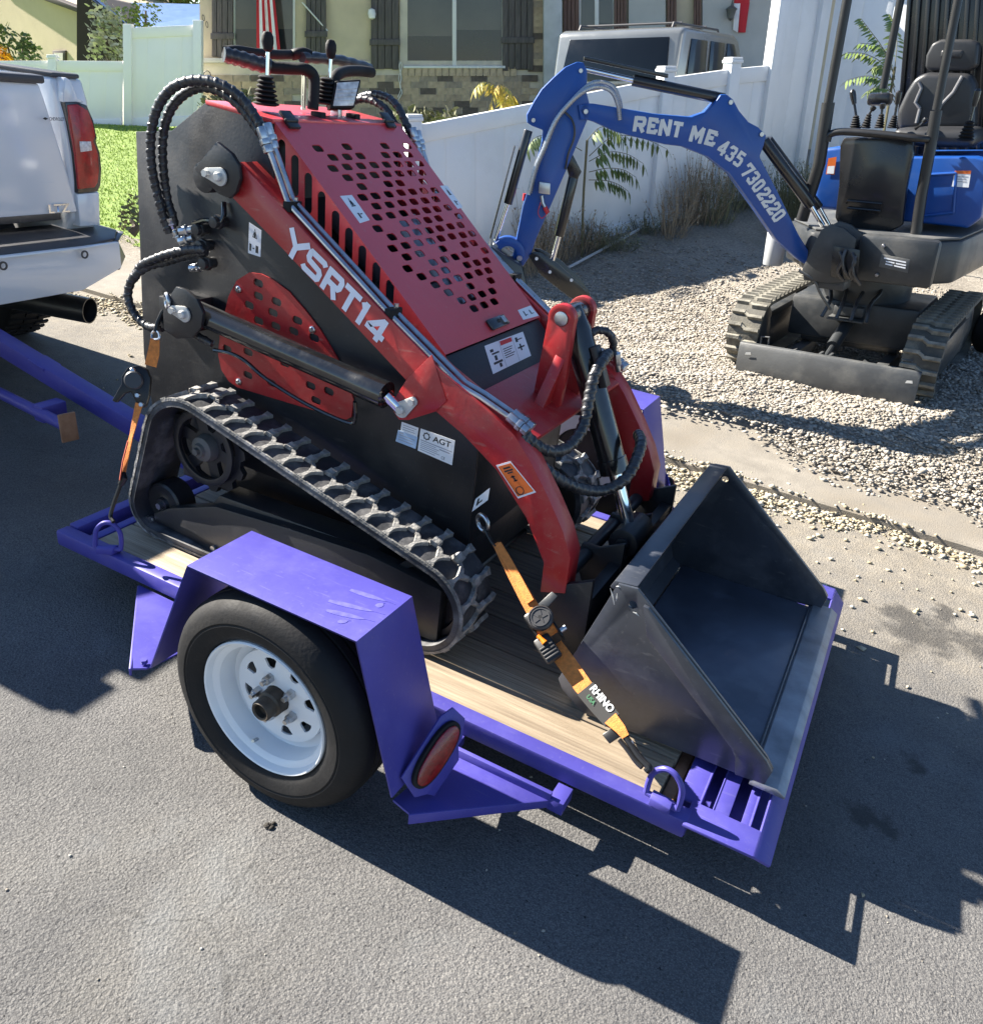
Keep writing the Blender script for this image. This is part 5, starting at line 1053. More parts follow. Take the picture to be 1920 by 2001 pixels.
def xcyl(a, b, c, r, o=0.0, name='hydraulic_cylinder'):
    a, b, c = BP(*a, o), BP(*b, o), BP(*c, o); k = XP(MB().cyl(a, b, r, 18), name, plastic, .003); MB().cyl(b, c, r*.5, 12).build('cylinder_rod', chrome, k); return k
xcyl((1032, 254), (992, 398), (968, 470), .026, .0)
XP(MB().obox(BP(1004, 285, -.02), BP(956, 466, -.02)-BP(1004, 285, -.02), BF*.05, xe*.012), 'cylinder_guard', plastic, .002)
xcyl((1122, 338), (1092, 461), (1078, 512), .030, .0)
slab([(1118, 300), (1136, 335), (1128, 350), (1112, 345), (1108, 330)], -.03, .03, 'thumb_bracket', plastic, .003)
th_ = slab([(1033, 500), (1042, 492), (1056, 494), (1090, 515), (1130, 552), (1147, 568), (1150, 585), (1120, 585), (1095, 568), (1055, 536)], -.05, -.035, 'thumb_plate', plastic, .003)
slab([(1042, 485), (1056, 486), (1095, 508), (1138, 548), (1152, 572), (1152, 590), (1110, 580), (1060, 532)], .04, .055, 'thumb_plate', plastic, .003)
for u, v in ((1048, 505), (1074, 531), (1116, 547)): MB().lathe([(0, .006), (.010, .006), (.010, 0)], BP(u, v, -.05), -BF, 12).build('thumb_pin', mat('white_cap', (.7, .7, .7), .5), th_)
def bkt(): 
    prof = [(958, 480), (1020, 520), (1040, 600), (1020, 680), (960, 700), (930, 640), (935, 540)]
    return slab(prof, -.15, .15, 'digging_bucket', plastic, .01)
bkt()
xcyl((1491, 274), (1584, 402), (1607, 440), .032, -.02, 'boom_cylinder'); xcyl((1500, 272), (1600, 405), (1622, 445), .026, .06, 'boom_cylinder')
xcyl((1414, 193), (1236, 156), (1140, 134), .030, .0, 'dipper_cylinder')
XP(MB().obox(BP(1141, 117, -.03), BP(1305, 152, -.03)-BP(1141, 117, -.03), BF*.06, BU*.02), 'cylinder_guard', plastic, .003)
coil = mat('spring_guard_steel', (.42, .43, .44), .35, metal=.8, var=.3, vscale=200)
for k, dv in ((0, 0), (1, -9)):
    pts = [BP(u+k*3, v+dv*(1 if i < 5 else .4), -.07+.03*k) for i, (u, v) in enumerate(((1211, 234), (1207, 205), (1196, 180), (1176, 170), (1150, 173), (1118, 196), (1085, 236), (1062, 290), (1045, 330), (1032, 380)))]
    Pb = bez(pts, 160); XP(MB().tube(Pb, [.0115+.002*(i % 2) for i in range(len(Pb))], 8), 'armoured_hose', coil, 0)
XP(MB().tube(bez([BP(1100, 215, -.06), BP(1118, 235, -.06), BP(1122, 265, -.06), BP(1110, 300, -.06), BP(1104, 330, -.05)], 20), .006, 8), 'hose', hosem, 0)
vb = slab([(1054, 355), (1075, 358), (1074, 380), (1052, 377)], -.08, -.04, 'valve_block', mat('nickel_block', (.55, .55, .53), .35, metal=.8), .003)
MB().tube([BP(1058, 382, -.06), BP(1060, 396, -.06), BP(1066, 408, -.06)], .011, 10).build('valve_fitting', steel, vb); MB().tube([BP(1064, 404, -.06), BP(1070, 416, -.06)], .014, 10).build('red_cap', mat('red_cap', (.5, .02, .03), .4), vb)
MB().tube(bez([BP(1056, 395, -.06), BP(1051, 415, -.06), BP(1058, 426, -.06), BP(1070, 416, -.06)], 16), .0025, 6).build('red_cap_strap', MT['red_cap'], vb)
XP(MB().tube([BP(1026, 378, .04), BP(1024, 392, .04)], .013, 10), 'red_cap', MT['red_cap'], 0)
# lettering along the boom, one letter at a time
D = 1.02073
for ch, u, v, ang, w, h in (('R', 1211, 251, 6, 24, 27), ('E', 1237, 254, 7, 20, 27), ('N', 1259, 257, 8, 24, 27), ('T', 1284, 261, 9, 20, 27), ('M', 1318, 268, 13, 27, 26), ('E', 1347, 275, 16, 20, 26), ('4', 1370, 292, 30, 17, 27), ('3', 1386, 303, 33, 15, 27), ('5', 1401, 313, 36, 15, 27), ('7', 1416, 331, 52, 15, 26), ('3', 1427, 345, 54, 14, 26), ('0', 1437, 359, 56, 14, 26), ('2', 1447, 374, 57, 14, 26), ('2', 1456, 388, 57, 14, 26), ('2', 1466, 402, 57, 14, 26), ('0', 1475, 416, 57, 14, 26)):
    a = math.radians(ang); o = BP(u*D, v*D, -.0565); ex = (BP(u*D+20*math.cos(a), v*D+20*math.sin(a), -.0565)-o); s = ex.length/20; ex.normalize(); ey = BF.cross(ex).normalized(); ey = ey if ey.z > 0 else -ey
    block_letter(ch, 'boom_letter', o, ex, ey, w*s*.92, h*s, .021 if ch.isalpha() else .0165, mat('boom_letter_white', (.62, .63, .62), .6, var=.1), boom)
# ------------------------------------------------------------------ the white pickup ahead of the trailer
TX = -2.80
truck = thing('pickup_truck', (-4.2, 1.03, 0), 'white pickup truck with red tail light, ahead of the trailer', 'pickup truck')
tw = mat('white_car_paint', (0.70, 0.71, 0.73), 0.18, coat=0.8, var=0.02, vscale=2)
tg = mat('grey_car_trim', (0.05, 0.05, 0.055), 0.5, var=0.1)
def TP(mb, name, material, bevel=.004, parent=None, **k): return mb.build(name, material, parent or truck, bevel, **k)
def TXp(u, v, x=TX): return AX(u, v, x)
yL, yRr = -0.165, 1.925
zt = 1.455; zb0 = 0.83
# tailgate
g0, g1 = yL+.16, TXp(150, 420).y
tgate = TP(MB().prism([(TX, g0, zb0+.02), (TX, g1+.01, zb0+.02), (TX-.012, g1-.005, 1.0), (TX-.02, g1-.08, 1.35), (TX-.02, g1-.10, zt-.03), (TX-.02, g0+.08, zt-.03), (TX-.012, g0, 1.0)], (-.07, 0, 0)), 'tailgate', tw, .012)
TP(MB().prism([(TX+.001-.012, g0+.02, .98), (TX+.006-.012, g0+.05, 1.0), (TX+.006-.012, g1-.10, 1.0), (TX+.001-.012, g1-.06, .98)], (0, 0, -.02)), 'tailgate_crease', tw, .002, parent=tgate)
TP(MB().box(TX-.09, TX+.006, g0+.06, g1-.085, zt-.03, zt+.006), 'tailgate_cap', tg, .012, parent=tgate)
a = TXp(84, 231); lettering('CHEVROLET', 'badge_lettering', a+Vector((.004, .03, -.008)), (0, 1, 0), (0, 0, 1), .080, .015, label_b, tgate, bold=.02)
MB().prism([(a.x+.004, a.y-.005, a.z), (a.x+.004, a.y+.008, a.z+.006), (a.x+.004, a.y+.024, a.z), (a.x+.004, a.y+.008, a.z-.006)], (.002, 0, 0)).build('badge_emblem', label_b, tgate)
a = TXp(94, 416); lettering('LTZ', 'badge_lettering', a+Vector((.010, 0, 0)), (0, 1, 0), (0, 0, 1), .115, .040, chrome, tgate, bold=.02)
# bed sides with wheel arch cut
def bed_side(y0, y1, near):
    pr = [(TX-.03, zb0-.02), (TX-.015, 1.0), (TX-.03, 1.36), (TX-.06, zt), (-5.0, zt), (-5.0, .55)]
    ar = arc((-3.74, .44), .50, 0, 180, 14)
    pr += [(-3.74-.50, .50)]+ar[::-1][1:-1]+[(-3.74+.50, .50), (TX-.25, .56)]
    return MB().prism(XZ(pr, y0), (0, y1-y0, 0))
bs = TP(bed_side(yRr-.17, yRr, False), 'bed_side', tw, .02, seg=3); TP(bed_side(yL, yL+.17, True), 'bed_side', tw, .02, seg=3)
TP(MB().box(-5.0, TX-.05, yRr-.17, yRr-.02, zt-.001, zt+.02), 'bed_rail_cap', tg, .008); TP(MB().box(-5.0, TX-.05, yL+.02, yL+.17, zt-.001, zt+.02), 'bed_rail_cap', tg, .008)
TP(MB().box(-5.0, TX-.1, yL+.18, yRr-.18, .80, .86), 'bed_floor', tg, .004)
# corner post panel below and above the tail light
TP(MB().prism([TXp(u, v, TX) for u, v in ((124, 200), (127, 150), (138, 155), (152, 190), (166, 200))], (-.1, 0, 0)), 'corner_panel', tw, .008)
TP(MB().prism([(TX-.004, yL, .84), (TX-.022, g0+.14, .84), (TX-.034, g0+.14, zt-.04), (TX-.03, yL+.03, zt-.02)], (-.1, 0, 0)), 'corner_panel', tw, .01)
TP(MB().prism([TXp(u, v, TX+.002) for u, v in ((151, 379), (194, 375), (196, 440), (157, 443))], (-.1, 0, 0)), 'corner_panel', tw, .006)
tl = [(127,199),(150,198),(170,205),(183,235),(190,270),(188,275),(196,300),(199,330),(197,362),(192,374),(152,378),(146,300),(137,240)]
lamp = TP(MB().prism([TXp(u, v, TX+.004) for u, v in tl], (-.12, 0, 0)), 'tail_light', mat('lamp_black', (.015, .012, .012), .2, coat=.5), .006)
rl = [(133,205),(152,203),(172,215),(182,240),(187,266),(183,275),(192,300),(194,332),(192,356),(186,366),(154,370),(148,300),(139,245)]
MB().prism([TXp(u, v, TX+.012) for u, v in rl], (-.02, 0, 0)).build('red_lens', mat('car_red_lens', (.36, .004, .005), .12, coat=.35, var=.35, vscale=26, bump=.15, bscale=150), lamp, .005)
MB().prism([TXp(u, v, TX+.016) for u, v in ((156,276),(178,276),(180,294),(158,297))], (-.006, 0, 0)).build('clear_lens', mat('clear_lens', (.62, .58, .58), .1, coat=.8, var=.3, vscale=90), lamp, .002)
# bumper
bz1 = TXp(226, 440).z; 
bmp = TP(MB().prism([(TX+.20, yL+.02, .74), (TX+.20, 1.62, .74), (TX+.17, 1.84, .75), (TX+.02, yRr+.05, .755), (TX-.2, yRr+.05, .76), (TX-.2, yL+.02, .76)], (0, 0, -.012)), 'bumper_step', tg, .006)
TP(MB().prism([(TX+.215, yL, .735), (TX+.215, 1.62, .735), (TX+.19, 1.85, .735), (TX+.19, 1.85, .60), (TX+.20, 1.60, .52), (TX+.205, yL, .50)], (-.03, 0, 0)), 'bumper_face', tw, .010)
TP(MB().prism([(TX+.19, 1.84, .74), (TX+.05, yRr+.08, .745), (TX-.25, yRr+.08, .745), (TX-.25, yRr+.08, .62), (TX+.02, yRr+.08, .61), (TX+.16, 1.86, .58)], (-.02, -.02, 0)), 'bumper_end', tg, .008)
for u, v in ((165, 497), (6, 519)): p = AX(u, v, TX+.216); MB().ring([(.012, 0), (.012, .004), (.020, .004), (.020, 0)], p, (1, 0, 0), 16).build('parking_sensor', tg, bmp)
# exhaust, frame, hitch and tyre
ex0 = AX(176, 607, TX+.02); TP(MB().lathe([(.066, -.9), (.068, 0), (.062, 0), (.060, -.30), (0, -.30)], ex0, (.93, .33, -.03), 24), 'exhaust_pipe', mat('exhaust_steel', (.10, .10, .10), .35, metal=.8), 0)
TP(MB().box(-6.8, TX+.05, .55, 1.5, .50, .62), 'chassis', tg, .01)
TP(MB().box(TX-.1, TX+.24, 1.0, 1.08, .44, .50), 'hitch_bar', tg, .004)
TP(MB().lathe([(0, .075), (.018, .072), (.026, .055), (.018, .035), (.012, .02), (.02, 0)], (TX+.20, 1.04, .50), (0, 0, 1), 16), 'hitch_ball', steel, 0)
def car_tyre(x, y, z, R, w, parent, name='wheel'):
    prof = [(R*.58, 0), (R*.62, -.01), (R*.82, -.012), (R*.95, .01), (R*.985, .03), (R, .05), (R, w-.05), (R*.985, w-.03), (R*.95, w-.01), (R*.82, w+.012), (R*.62, w+.01), (R*.58, w)]
    t = MB().lathe(prof, (x, y, z), (0, 1, 0), 48).build(name, rubber, parent)
    m = MB()
    for k in range(46):
        a = 2*math.pi*k/46; d_ = Vector((math.cos(a), 0, math.sin(a))); tn = Vector((-math.sin(a), 0, math.cos(a))); o = Vector((x, y, z))+d_*(R-.004)
        for j, (y0, y1, s) in enumerate(((.004, w*.32, .5), (w*.36, w*.64, 0), (w*.68, w-.004, .5))): m.obox(o+Vector((0, y0, 0))+tn*(s*.03-.012), tn*.026, Vector((0, y1-y0, 0)), d_*.012)
    m.build('tread_blocks', rubber, t, 0, smooth=False)
    MB().lathe([(0, .03), (R*.2, .03), (R*.5, .06), (R*.58, 0), (R*.58, w), (0, w*.6)], (x, y, z), (0, 1, 0), 32).build('wheel_rim', mat('alloy_rim', (.35, .35, .36), .3, metal=.7), t); return t
for y in (yRr-.22, yL+.03): car_tyre(-3.74, y, .40, .40, .27, truck); car_tyre(-7.3, y, .40, .40, .27, truck)
# cab and nose
cabp = [(-5.06, .60), (-5.06, 1.20), (-5.12, 1.30), (-5.35, 1.86), (-5.6, 1.92), (-6.5, 1.90), (-7.1, 1.40), (-8.2, 1.28), (-8.35, 1.1), (-8.35, .6)]
cab = TP(MB().prism(XZ(cabp, yL+.02), (0, yRr-yL-.04, 0)), 'cab', tw, .05, seg=4)
TP(MB().prism(XZ([(-5.17, 1.32), (-5.36, 1.80), (-5.30, 1.80), (-5.11, 1.32)], yL+.2), (0, yRr-yL-.4, 0)), 'rear_window', glass, .004, parent=cab)
for y in (yL+.012, yRr-.022): TP(MB().prism(XZ([(-5.35, 1.34), (-5.5, 1.80), (-6.45, 1.80), (-6.85, 1.36)], y), (0, .01, 0)), 'side_window', glass, .003, parent=cab)
# ------------------------------------------------------------------ the silver SUV behind the fence
SR = AD(1337, 50, 9.1)                                   # rear right corner of the roof
sw_ = (BE*.85-BF*.53).normalized(); slg = (BE*.53+BF*.85).normalized()
def S3(w, l, h): return SR+sw_*w+slg*l+BU*h                # w leftwards negative, l forwards, h from the roof line
SO = S3(-.8, 2, -1.66); SO.z = SO.z
suv = thing('parked_suv', SO, 'pale silver boxy SUV with roof rack, parked behind the low white fence', 'suv')
sg = mat('suv_tinted_glass', (.006, .008, .011), .10, var=.1, spec=.35)
sm = mat('silver_car_paint', (.17, .18, .185), .22, coat=.7, var=.03, metal=.2)
def SPt(mb, name, material, bevel=.01, parent=None, **k): return mb.build(name, material, parent or suv, bevel, **k)
Wd = 1.62
SPt(MB().prism([S3(-Wd-.06, l, h) for l, h in ((-.16, -.62), (-.12, -.66), (-.20, -1.30), (4.0, -1.30), (4.1, -.95), (3.95, -.72), (2.75, -.62))], sw_*(Wd+.12)), 'body', sm, .04, seg=3)
SPt(MB().prism([S3(-Wd+.02, l, h) for l, h in ((-.10, -.60), (.04, -.03), (.14, 0.0), (1.9, .0), (2.1, -.05), (2.72, -.60))], sw_*(Wd-.04)), 'roof_cabin', sm, .05, seg=3)
SPt(MB().prism([S3(-Wd+.14, -.088, -.54), S3(-.12, -.088, -.54), S3(-.17, .022, -.10), S3(-Wd+.20, .022, -.10)], -slg*.02), 'rear_window', sg, .006)
SPt(MB().obox(S3(-Wd*.5-.08, -.12, -.48), sw_*.16, -slg*.05, BU*.02), 'rear_wiper', tg, .004)
for l0, l1, l2, l3 in ((.22, .30, .86, .86), (.98, .98, 1.52, 1.52), (1.62, 1.62, 1.95, 2.42)):
    SPt(MB().prism([S3(-.005, l0, -.56), S3(-.022, l1, -.11), S3(-.022, l2 if l0 < 1.6 else 1.90, -.11), S3(-.005, l3, -.56)], sw_*.012), 'side_window', sg, .006)
for w in (-.22, -Wd+.22): SPt(MB().tube([S3(w, .2, .0), S3(w, .24, .05), S3(w, 1.8, .05), S3(w, 1.85, .0)], .014, 8), 'roof_rail', tg, 0)
for l in (.45, 1.3): SPt(MB().tube([S3(-.2, l, .06), S3(-Wd+.2, l, .06)], .013, 8), 'roof_bar', tg, 0)
SPt(MB().cyl(S3(-.02, 2.2, -.5), S3(.14, 2.15, -.48), .07, 10), 'side_mirror', sm, .01)
for s in (-.22, -Wd+.10): SPt(MB().obox(S3(s, -.17, -.95), sw_*.14, slg*.03, BU*.26), 'tail_light', MT['car_red_lens'], .01)
for l in (.75, 3.2):
    for w in (-Wd-.05, -.18):
        c = S3(w, l, -1.33); SPt(MB().lathe([(.19, 0), (.20, -.01), (.32, 0), (.335, .03), (.335, .18), (.32, .21), (.19, .21), (0, .15)], c, sw_, 32), 'wheel', rubber, 0)
# ------------------------------------------------------------------ white vinyl fences
vinylw2 = mat('cream_white_vinyl', (0.90, 0.86, 0.84), 0.45, var=0.03, vscale=2)
vinylw = mat('white_vinyl', (0.70, 0.72, 0.74), 0.45, var=0.03, vscale=2, dirt=(0.45, 0.46, 0.44), dscale=1.2, damt=0.35)
FN_ = FD.cross(BU).normalized()
def FPp(u, v): return AP(u, v, FA, FN_)
fdir = (FD-BU*FD.dot(BU)).normalized()
fside = FN_ if FN_.dot(CAM-FA) > 0 else -FN_
def fence_run(name, label, tops, base, posts, n, thick=.045, cap=True, vinylw=vinylw):
    """tops/base: points along the run; each bay has its panel, two rails and tongue-and-groove boards"""
    f = thing(name, base[0], label, 'fence')
    for i in range(len(tops)-1):
        a, b, c, d = base[i], base[i+1], tops[i+1], tops[i]
        MB().prism([a, b, c, d], -n*thick*.5).build('panel', vinylw, f, 0, smooth=False)
        L = (b-a).length; nb = max(1, int(L/.28))
        for k in range(nb):
            t0, t1 = (k+.03)/nb, (k+.97)/nb
            MB().prism([a.lerp(b, t0)+BU*.06, a.lerp(b, t1)+BU*.06, d.lerp(c, t1)-BU*.10, d.lerp(c, t0)-BU*.10], n*.0025).build('fence_board', vinylw, f, .002)
        for lo, hi, off_ in ((d, c, 0), (a, b, .14)):
            p, q = (lo+BU*off_, hi+BU*off_); MB().prism([p, q, q-BU*.14, p-BU*.14], n*.022).prism([p, q, q-BU*.14, p-BU*.14], -n*.05).build('rail', vinylw, f, .004)
    for (bp_, tp_) in posts:
        w = fdir if abs(n.dot(fdir)) < .5 else n.cross(BU).normalized(); w = n.cross(BU).normalized()
        MB().obox(bp_-w*.064+n*.06, w*.128, -n*.128, tp_-bp_).build('fence_post', vinylw, f, .006)
        if cap:
            t = tp_; MB().obox(t-w*.075+n*.072, w*.15, -n*.15, BU*.03).prism([t-w*.07+n*.066+BU*.03, t+w*.07+n*.066+BU*.03, t+w*.07-n*.066+BU*.03, t-w*.07-n*.066+BU*.03], BU*.022).build('post_cap', vinylw, f, .006)
    return f
def grd(p, dz=0.0):                                     # drop a point along the true vertical to the yard surface
    q = p.copy()
    for _ in range(12):
        h = gz(q.x, q.y); q = q+BU*((h+dz-q.z)/BU.z)
    return q
tA, tB, tC, tD = FPp(806, 246), FPp(1300, 152), FPp(1430, 134), FPp(1517, 126)
bA, bB, bC, bD = [grd(p, -.05) for p in (tA, tB, tC, tD)]
fence_run('vinyl_fence', 'low white vinyl fence sloping up behind the blue boom towards the tall fence', [tA, tB, tC, tD], [bA, bB, bC, bD], [(bA, tA+BU*.04), (bB, tB+BU*.05), (bC, tC+BU*.05)], fside)
tE = FPp(1530, -30); tF = FPp(1604, 30); hE = (tE-bD).dot(BU)
bE_, bF_ = grd(tE, -.05), grd(tF, -.05)
fence_run('tall_fence', 'tall white vinyl fence section in shade beyond the low fence', [bE_+BU*2.3, bF_+BU*2.3], [bE_, bF_], [(bE_, bE_+BU*2.36), (bF_, bF_+BU*2.36)], fside)
# return section, lit by the sun
cdir = (Vector((.80, -.10, 0))); cdir = (cdir-BU*cdir.dot(BU)).normalized(); cn_ = cdir.cross(BU).normalized(); cn_ = cn_ if cn_.dot(CAM-bF_) > 0 else -cn_
pts_t = []; pts_b = []
for k in range(5):
    p = bF_+cdir*(.12+1.15*k); b = grd(p, -.05); pts_b.append(b); pts_t.append(bF_+cdir*(.12+1.15*k)+BU*(2.12-.12*k))
fence_run('fence_return', 'sunlit white vinyl fence section turning right behind the excavator', pts_t, pts_b, [(b, t+BU*.06) for b, t in zip(pts_b[1:], pts_t[1:])], cn_)
# fences on the left behind the lawn
L0 = CAM+BF*14.6
def LPx(u, v, o=0.0): return AP(u, v, L0+BF*o, BF)
t1, t2 = LPx(-120, 119), LPx(240, 119); b1, b2 = LPx(-120, 262), LPx(240, 250); mid_t = LPx(105, 118); mid_b = LPx(105, 256)
fence_run('vinyl_fence', 'low white vinyl fence across the far side of the lawn behind the truck', [t1, mid_t, t2], [b1, mid_b, b2], [(mid_b, mid_t+BU*.03)], -BF, vinylw=vinylw2)
t3, t4 = LPx(252, 54, .02), LPx(388, 48, .02); b3, b4 = LPx(252, 250, .02), LPx(388, 245, .02)
fence_run('tall_fence', 'tall white vinyl panel beside the house, behind the lawn', [t3, t4], [b3, b4], [(b3, t3+BU*.05), (b4, t4+BU*.06)], -BF, cap=False, vinylw=vinylw2)
# ------------------------------------------------------------------ the brick and stucco house
H0 = CAM+BF*15.4
def HP(u, v, o=0.0): return AP(u, v, H0+BF*o, BF)
stucco = mat('tan_stucco', (0.52, 0.44, 0.31), 0.9, var=0.10, vscale=3, bump=0.4, bscale=90)
stucco2 = mat('pale_stucco', (0.44, 0.43, 0.40), 0.9, var=0.06, vscale=3, bump=0.3, bscale=90)
mortar = mat('mortar', (0.50, 0.45, 0.37), 0.95, var=0.1, bump=0.3)
shut = mat('weathered_shutter_wood', (0.055, 0.050, 0.050), 0.85, col2=(0.12, 0.105, 0.10), vscale=5, stretch=(12, 12, .8), bump=0.4, bscale=9)
shut2 = mat('brown_shutter_wood', (0.11, 0.060, 0.045), 0.85, col2=(0.17, 0.105, 0.085), vscale=5, stretch=(12, 12, .8), bump=0.4, bscale=9)
frame = mat('window_frame_white', (0.62, 0.62, 0.60), 0.5, var=0.04)
house = thing('brick_house', HP(760, 330), 'tan stucco house with brick base, wooden shutters and sliding windows', 'house')
def HB_(px, o0, o1, name, material, bevel=.004, parent=None): return MB().prism([HP(u, v, o0) for u, v in px], BF*(o1-o0)).build(name, material, parent or house, bevel)
def rect(u0, v0, u1, v1): return [(u0, v0), (u1, v0), (u1, v1), (u0, v1)]
HB_(rect(390, -260, 1800, 340), .05, .35, 'wall', stucco, 0)
HB_(rect(390, 118, 1062, 340), .0, .05, 'brick_backing', mortar, 0); HB_(rect(781, -200, 796, 118), .0, .05, 'brick_backing', mortar, 0); HB_(rect(1040, -200, 1062, 118), .0, .05, 'brick_backing', mortar, 0)
HB_([(350, -260), (1850, -260), (1850, -330), (350, -330)], -.8, .5, 'eave', mat('eave_brown', (.10, .08, .07), .8), 0)
# bricks, one object each
brick_m = [mat('brick_'+n, c, .9, var=.25, vscale=9, bump=.3, bscale=60) for n, c in (('buff', (.37, .285, .20)), ('grey', (.30, .245, .19)), ('dark', (.12, .095, .078)), ('tan', (.45, .35, .24)))]
pxm = (HP(900, 150)-HP(800, 150)).length/100; bl_m, bh_m = 31*pxm, 11.2*pxm
bmes = []
for k in range(4):
    mb = MB().obox((0, 0, 0), BE*bl_m, -BF*.018, BU*bh_m); me = bpy.data.meshes.new('brick'); me.from_pydata([tuple(v) for v in mb.v], [], mb.f); me.materials.append(brick_m[k]); bmes.append(me)
mbh = MB().obox((0, 0, 0), BE*bh_m, -BF*.03, BU*bh_m*1.35); meh = bpy.data.meshes.new('brick'); meh.from_pydata([tuple(v) for v in mbh.v], [], mbh.f); meh.materials.append(brick_m[3])
def put_brick(me, u, v):
    o = bpy.data.objects.new('brick', me); COL.objects.link(o); o.parent = house; o.matrix_parent_inverse = INV[house.name]; o.location = HP(u, v, .0)
nb = 0; row = 0; v = 159.0
rb = random.Random(3)
while v < 262:
    u = 392+(16.5 if row % 2 else 0)
    while u < 1030:
        if nb < 262 and not (u > 560 and u < 640 and v > 175) : put_brick(bmes[rb.choices([0, 1, 2, 3], [4, 3, 2, 3])[0]], u, v); nb += 1
        u += 33
    v += 12.6; row += 1
u = 786
while u < 1000: put_brick(meh, u, 148); u += 13.2
v = 140.0; row = 0
while v > -12:
    put_brick(bmes[rb.choices([0, 1, 2, 3], [3, 3, 3, 3])[0]], 1031, v); v -= 12.6
# windows
def window(u0, v0, u1, v1, name='window', mull=True):
    w = HB_(rect(u0, v0, u1, v1), .02, .06, name, frame, .004)
    gm = mat('house_glass', (.016, .018, .022), .05, var=.3, vscale=1.5, spec=.6)
    us = [u0+4]+([(u0+u1)/2-4, (u0+u1)/2+4] if mull else [])+[u1-4]
    refl_m = mat('house_glass_reflection', (.075, .068, .060), .06, var=.35, vscale=.9, spec=.6)  # paler upper panes: a reflection put into the glass colour
    for i in range(0, len(us), 2):
        vm = v1-(58 if i == 0 else 70)*(v1+10)/138
        HB_(rect(us[i], v0+4, us[i+1], vm), .012, .02, 'pane', refl_m, 0, w); HB_(rect(us[i], vm, us[i+1], v1-4), .012, .02, 'pane', gm, 0, w)
    HB_(rect(u0-3, v1, u1+3, v1+5), -.05, .05, 'sill', frame, .004, w)
    if mull: HB_(rect((u0+u1)/2-4, v0, (u0+u1)/2+4, v1), -.005, .02, 'mullion', frame, .003, w)
    return w
window(791, -120, 984, 128); window(456, -120, 576, 104, mull=False); window(1131, -120, 1200, 100)
for rc in (rect(806, 60, 860, 124), rect(896, 55, 975, 124)): pass
def shutter(u0, u1, v1, material, batten=80, n=4):
    s = HB_(rect(u0+1, -150, u1-1, v1-2), -.012, .0, 'shutter', material, 0)
    for k in range(n):
        a = u0+(u1-u0)*k/n+.6; b = u0+(u1-u0)*(k+1)/n-.6
        HB_(rect(a, -150, b, v1-rb.uniform(0, 4)), -.045, -.012, 'plank', material, .004, s)
    HB_(rect(u0-2, batten-6, u1+2, batten+6), -.07, -.045, 'batten', material, .006, s)
shutter(413, 455, 112, shut, 70); shutter(597, 637, 108, shut, 66); shutter(724, 779, 136, shut, 82); shutter(981, 1042, 138, shut, 78, 5); shutter(1100, 1131, 132, shut2, 96); shutter(1199, 1224, 110, shut2, 96); shutter(1303, 1322, 96, shut2, 90, 3); shutter(1355, 1370, 96, shut2, 90, 3)
HB_(rect(1062, -260, 1098, 200), -.30, -.05, 'porch_column', mat('column_grey', (.40, .41, .43), .6), .01)
HB_(rect(1228, -200, 1300, 120), -.02, .05, 'wall_panel', stucco2, 0); HB_(rect(1372, -200, 1560, 130), -.02, .05, 'wall_panel', stucco2, 0)
HB_(rect(388, 113, 445, 122), -.10, .0, 'brick_cap', stucco2, .004)
# house number and wall lamps
for ch, u, v in (('0', 395.5, 41), ('0', 402.5, 54)):
    lettering(ch, 'house_number', HP(u, v, -.002+.05), BE, BU, .045, .095, label_b, house, bold=.0)
MB().lathe([(0, .0), (.05, .02), (.065, .08), (.05, .14), (0, .16)], HP(727, 38, -.12), BU, 16).build('wall_lamp', mat('lamp_white', (.7, .7, .7), .4), house)
MB().lathe([(0, -.12), (.05, -.08), (.07, .02), (.09, .05), (.02, .10), (0, .2)], HP(1428, 24, -.12), BU, 12).build('wall_lamp', mat('lamp_bronze', (.12, .12, .11), .5), house)
# things hanging on the house
fl = thing('flag', HP(522, 100, -.25), 'red and white striped flag hanging in front of the left window', 'flag')
fp_ = MB(); NU, NV = 14, 16
def flagpt(i, j):
    s = i/NU; t = j/NV; u = 501+47*s*(.62+.38*t); v = -60+160*t+3*math.sin(6*s); return HP(u, v, -.25+.035*math.sin(s*13+t*1.5))
for si in range(7):
    m = MB(); i0, i1 = si*2, si*2+2
    for i in range(i0, i1):
        for j in range(NV): m.add([flagpt(i, j), flagpt(i+1, j), flagpt(i+1, j+1), flagpt(i, j+1)], [(0, 1, 2, 3)])
    m.build('stripe', mat('flag_red', (.50, .02, .03), .8) if si % 2 == 0 else mat('flag_white', (.75, .72, .72), .8), fl)
MB().cyl(HP(520, -70, -.25), HP(585, -30, .04), .012, 8).build('flag_pole', frame, fl)
MB().cyl(HP(590, 4, -.1), HP(640, 60, -.02), .012, 8).build('flag_pole', frame, fl)
bn = thing('banner', HP(1450, 62, -.1), 'red and white banner on the pale wall right of the SUV', 'banner')
HB2 = lambda px, o0, o1, name, m_: MB().prism([HP(u, v, o0) for u, v in px], BF*(o1-o0)).build(name, m_, bn, .002)
HB2([(1434, -40), (1464, -40), (1464, 6), (1434, 6)], -.06, -.045, 'banner_top', mat('flag_red', (.5, .02, .03), .8)); HB2([(1446, 6), (1464, 6), (1456, 63), (1442, 63)], -.06, -.045, 'banner_field', MT['flag_red']); HB2([(1434, 6), (1446, 6), (1441, 63), (1432, 58)], -.06, -.045, 'banner_edge', mat('flag_white', (.75, .72, .72), .8))
hk = thing('garden_hook', HP(385, 190, -.6), 'thin black wire garden hoops in front of the brick base', 'garden hook')
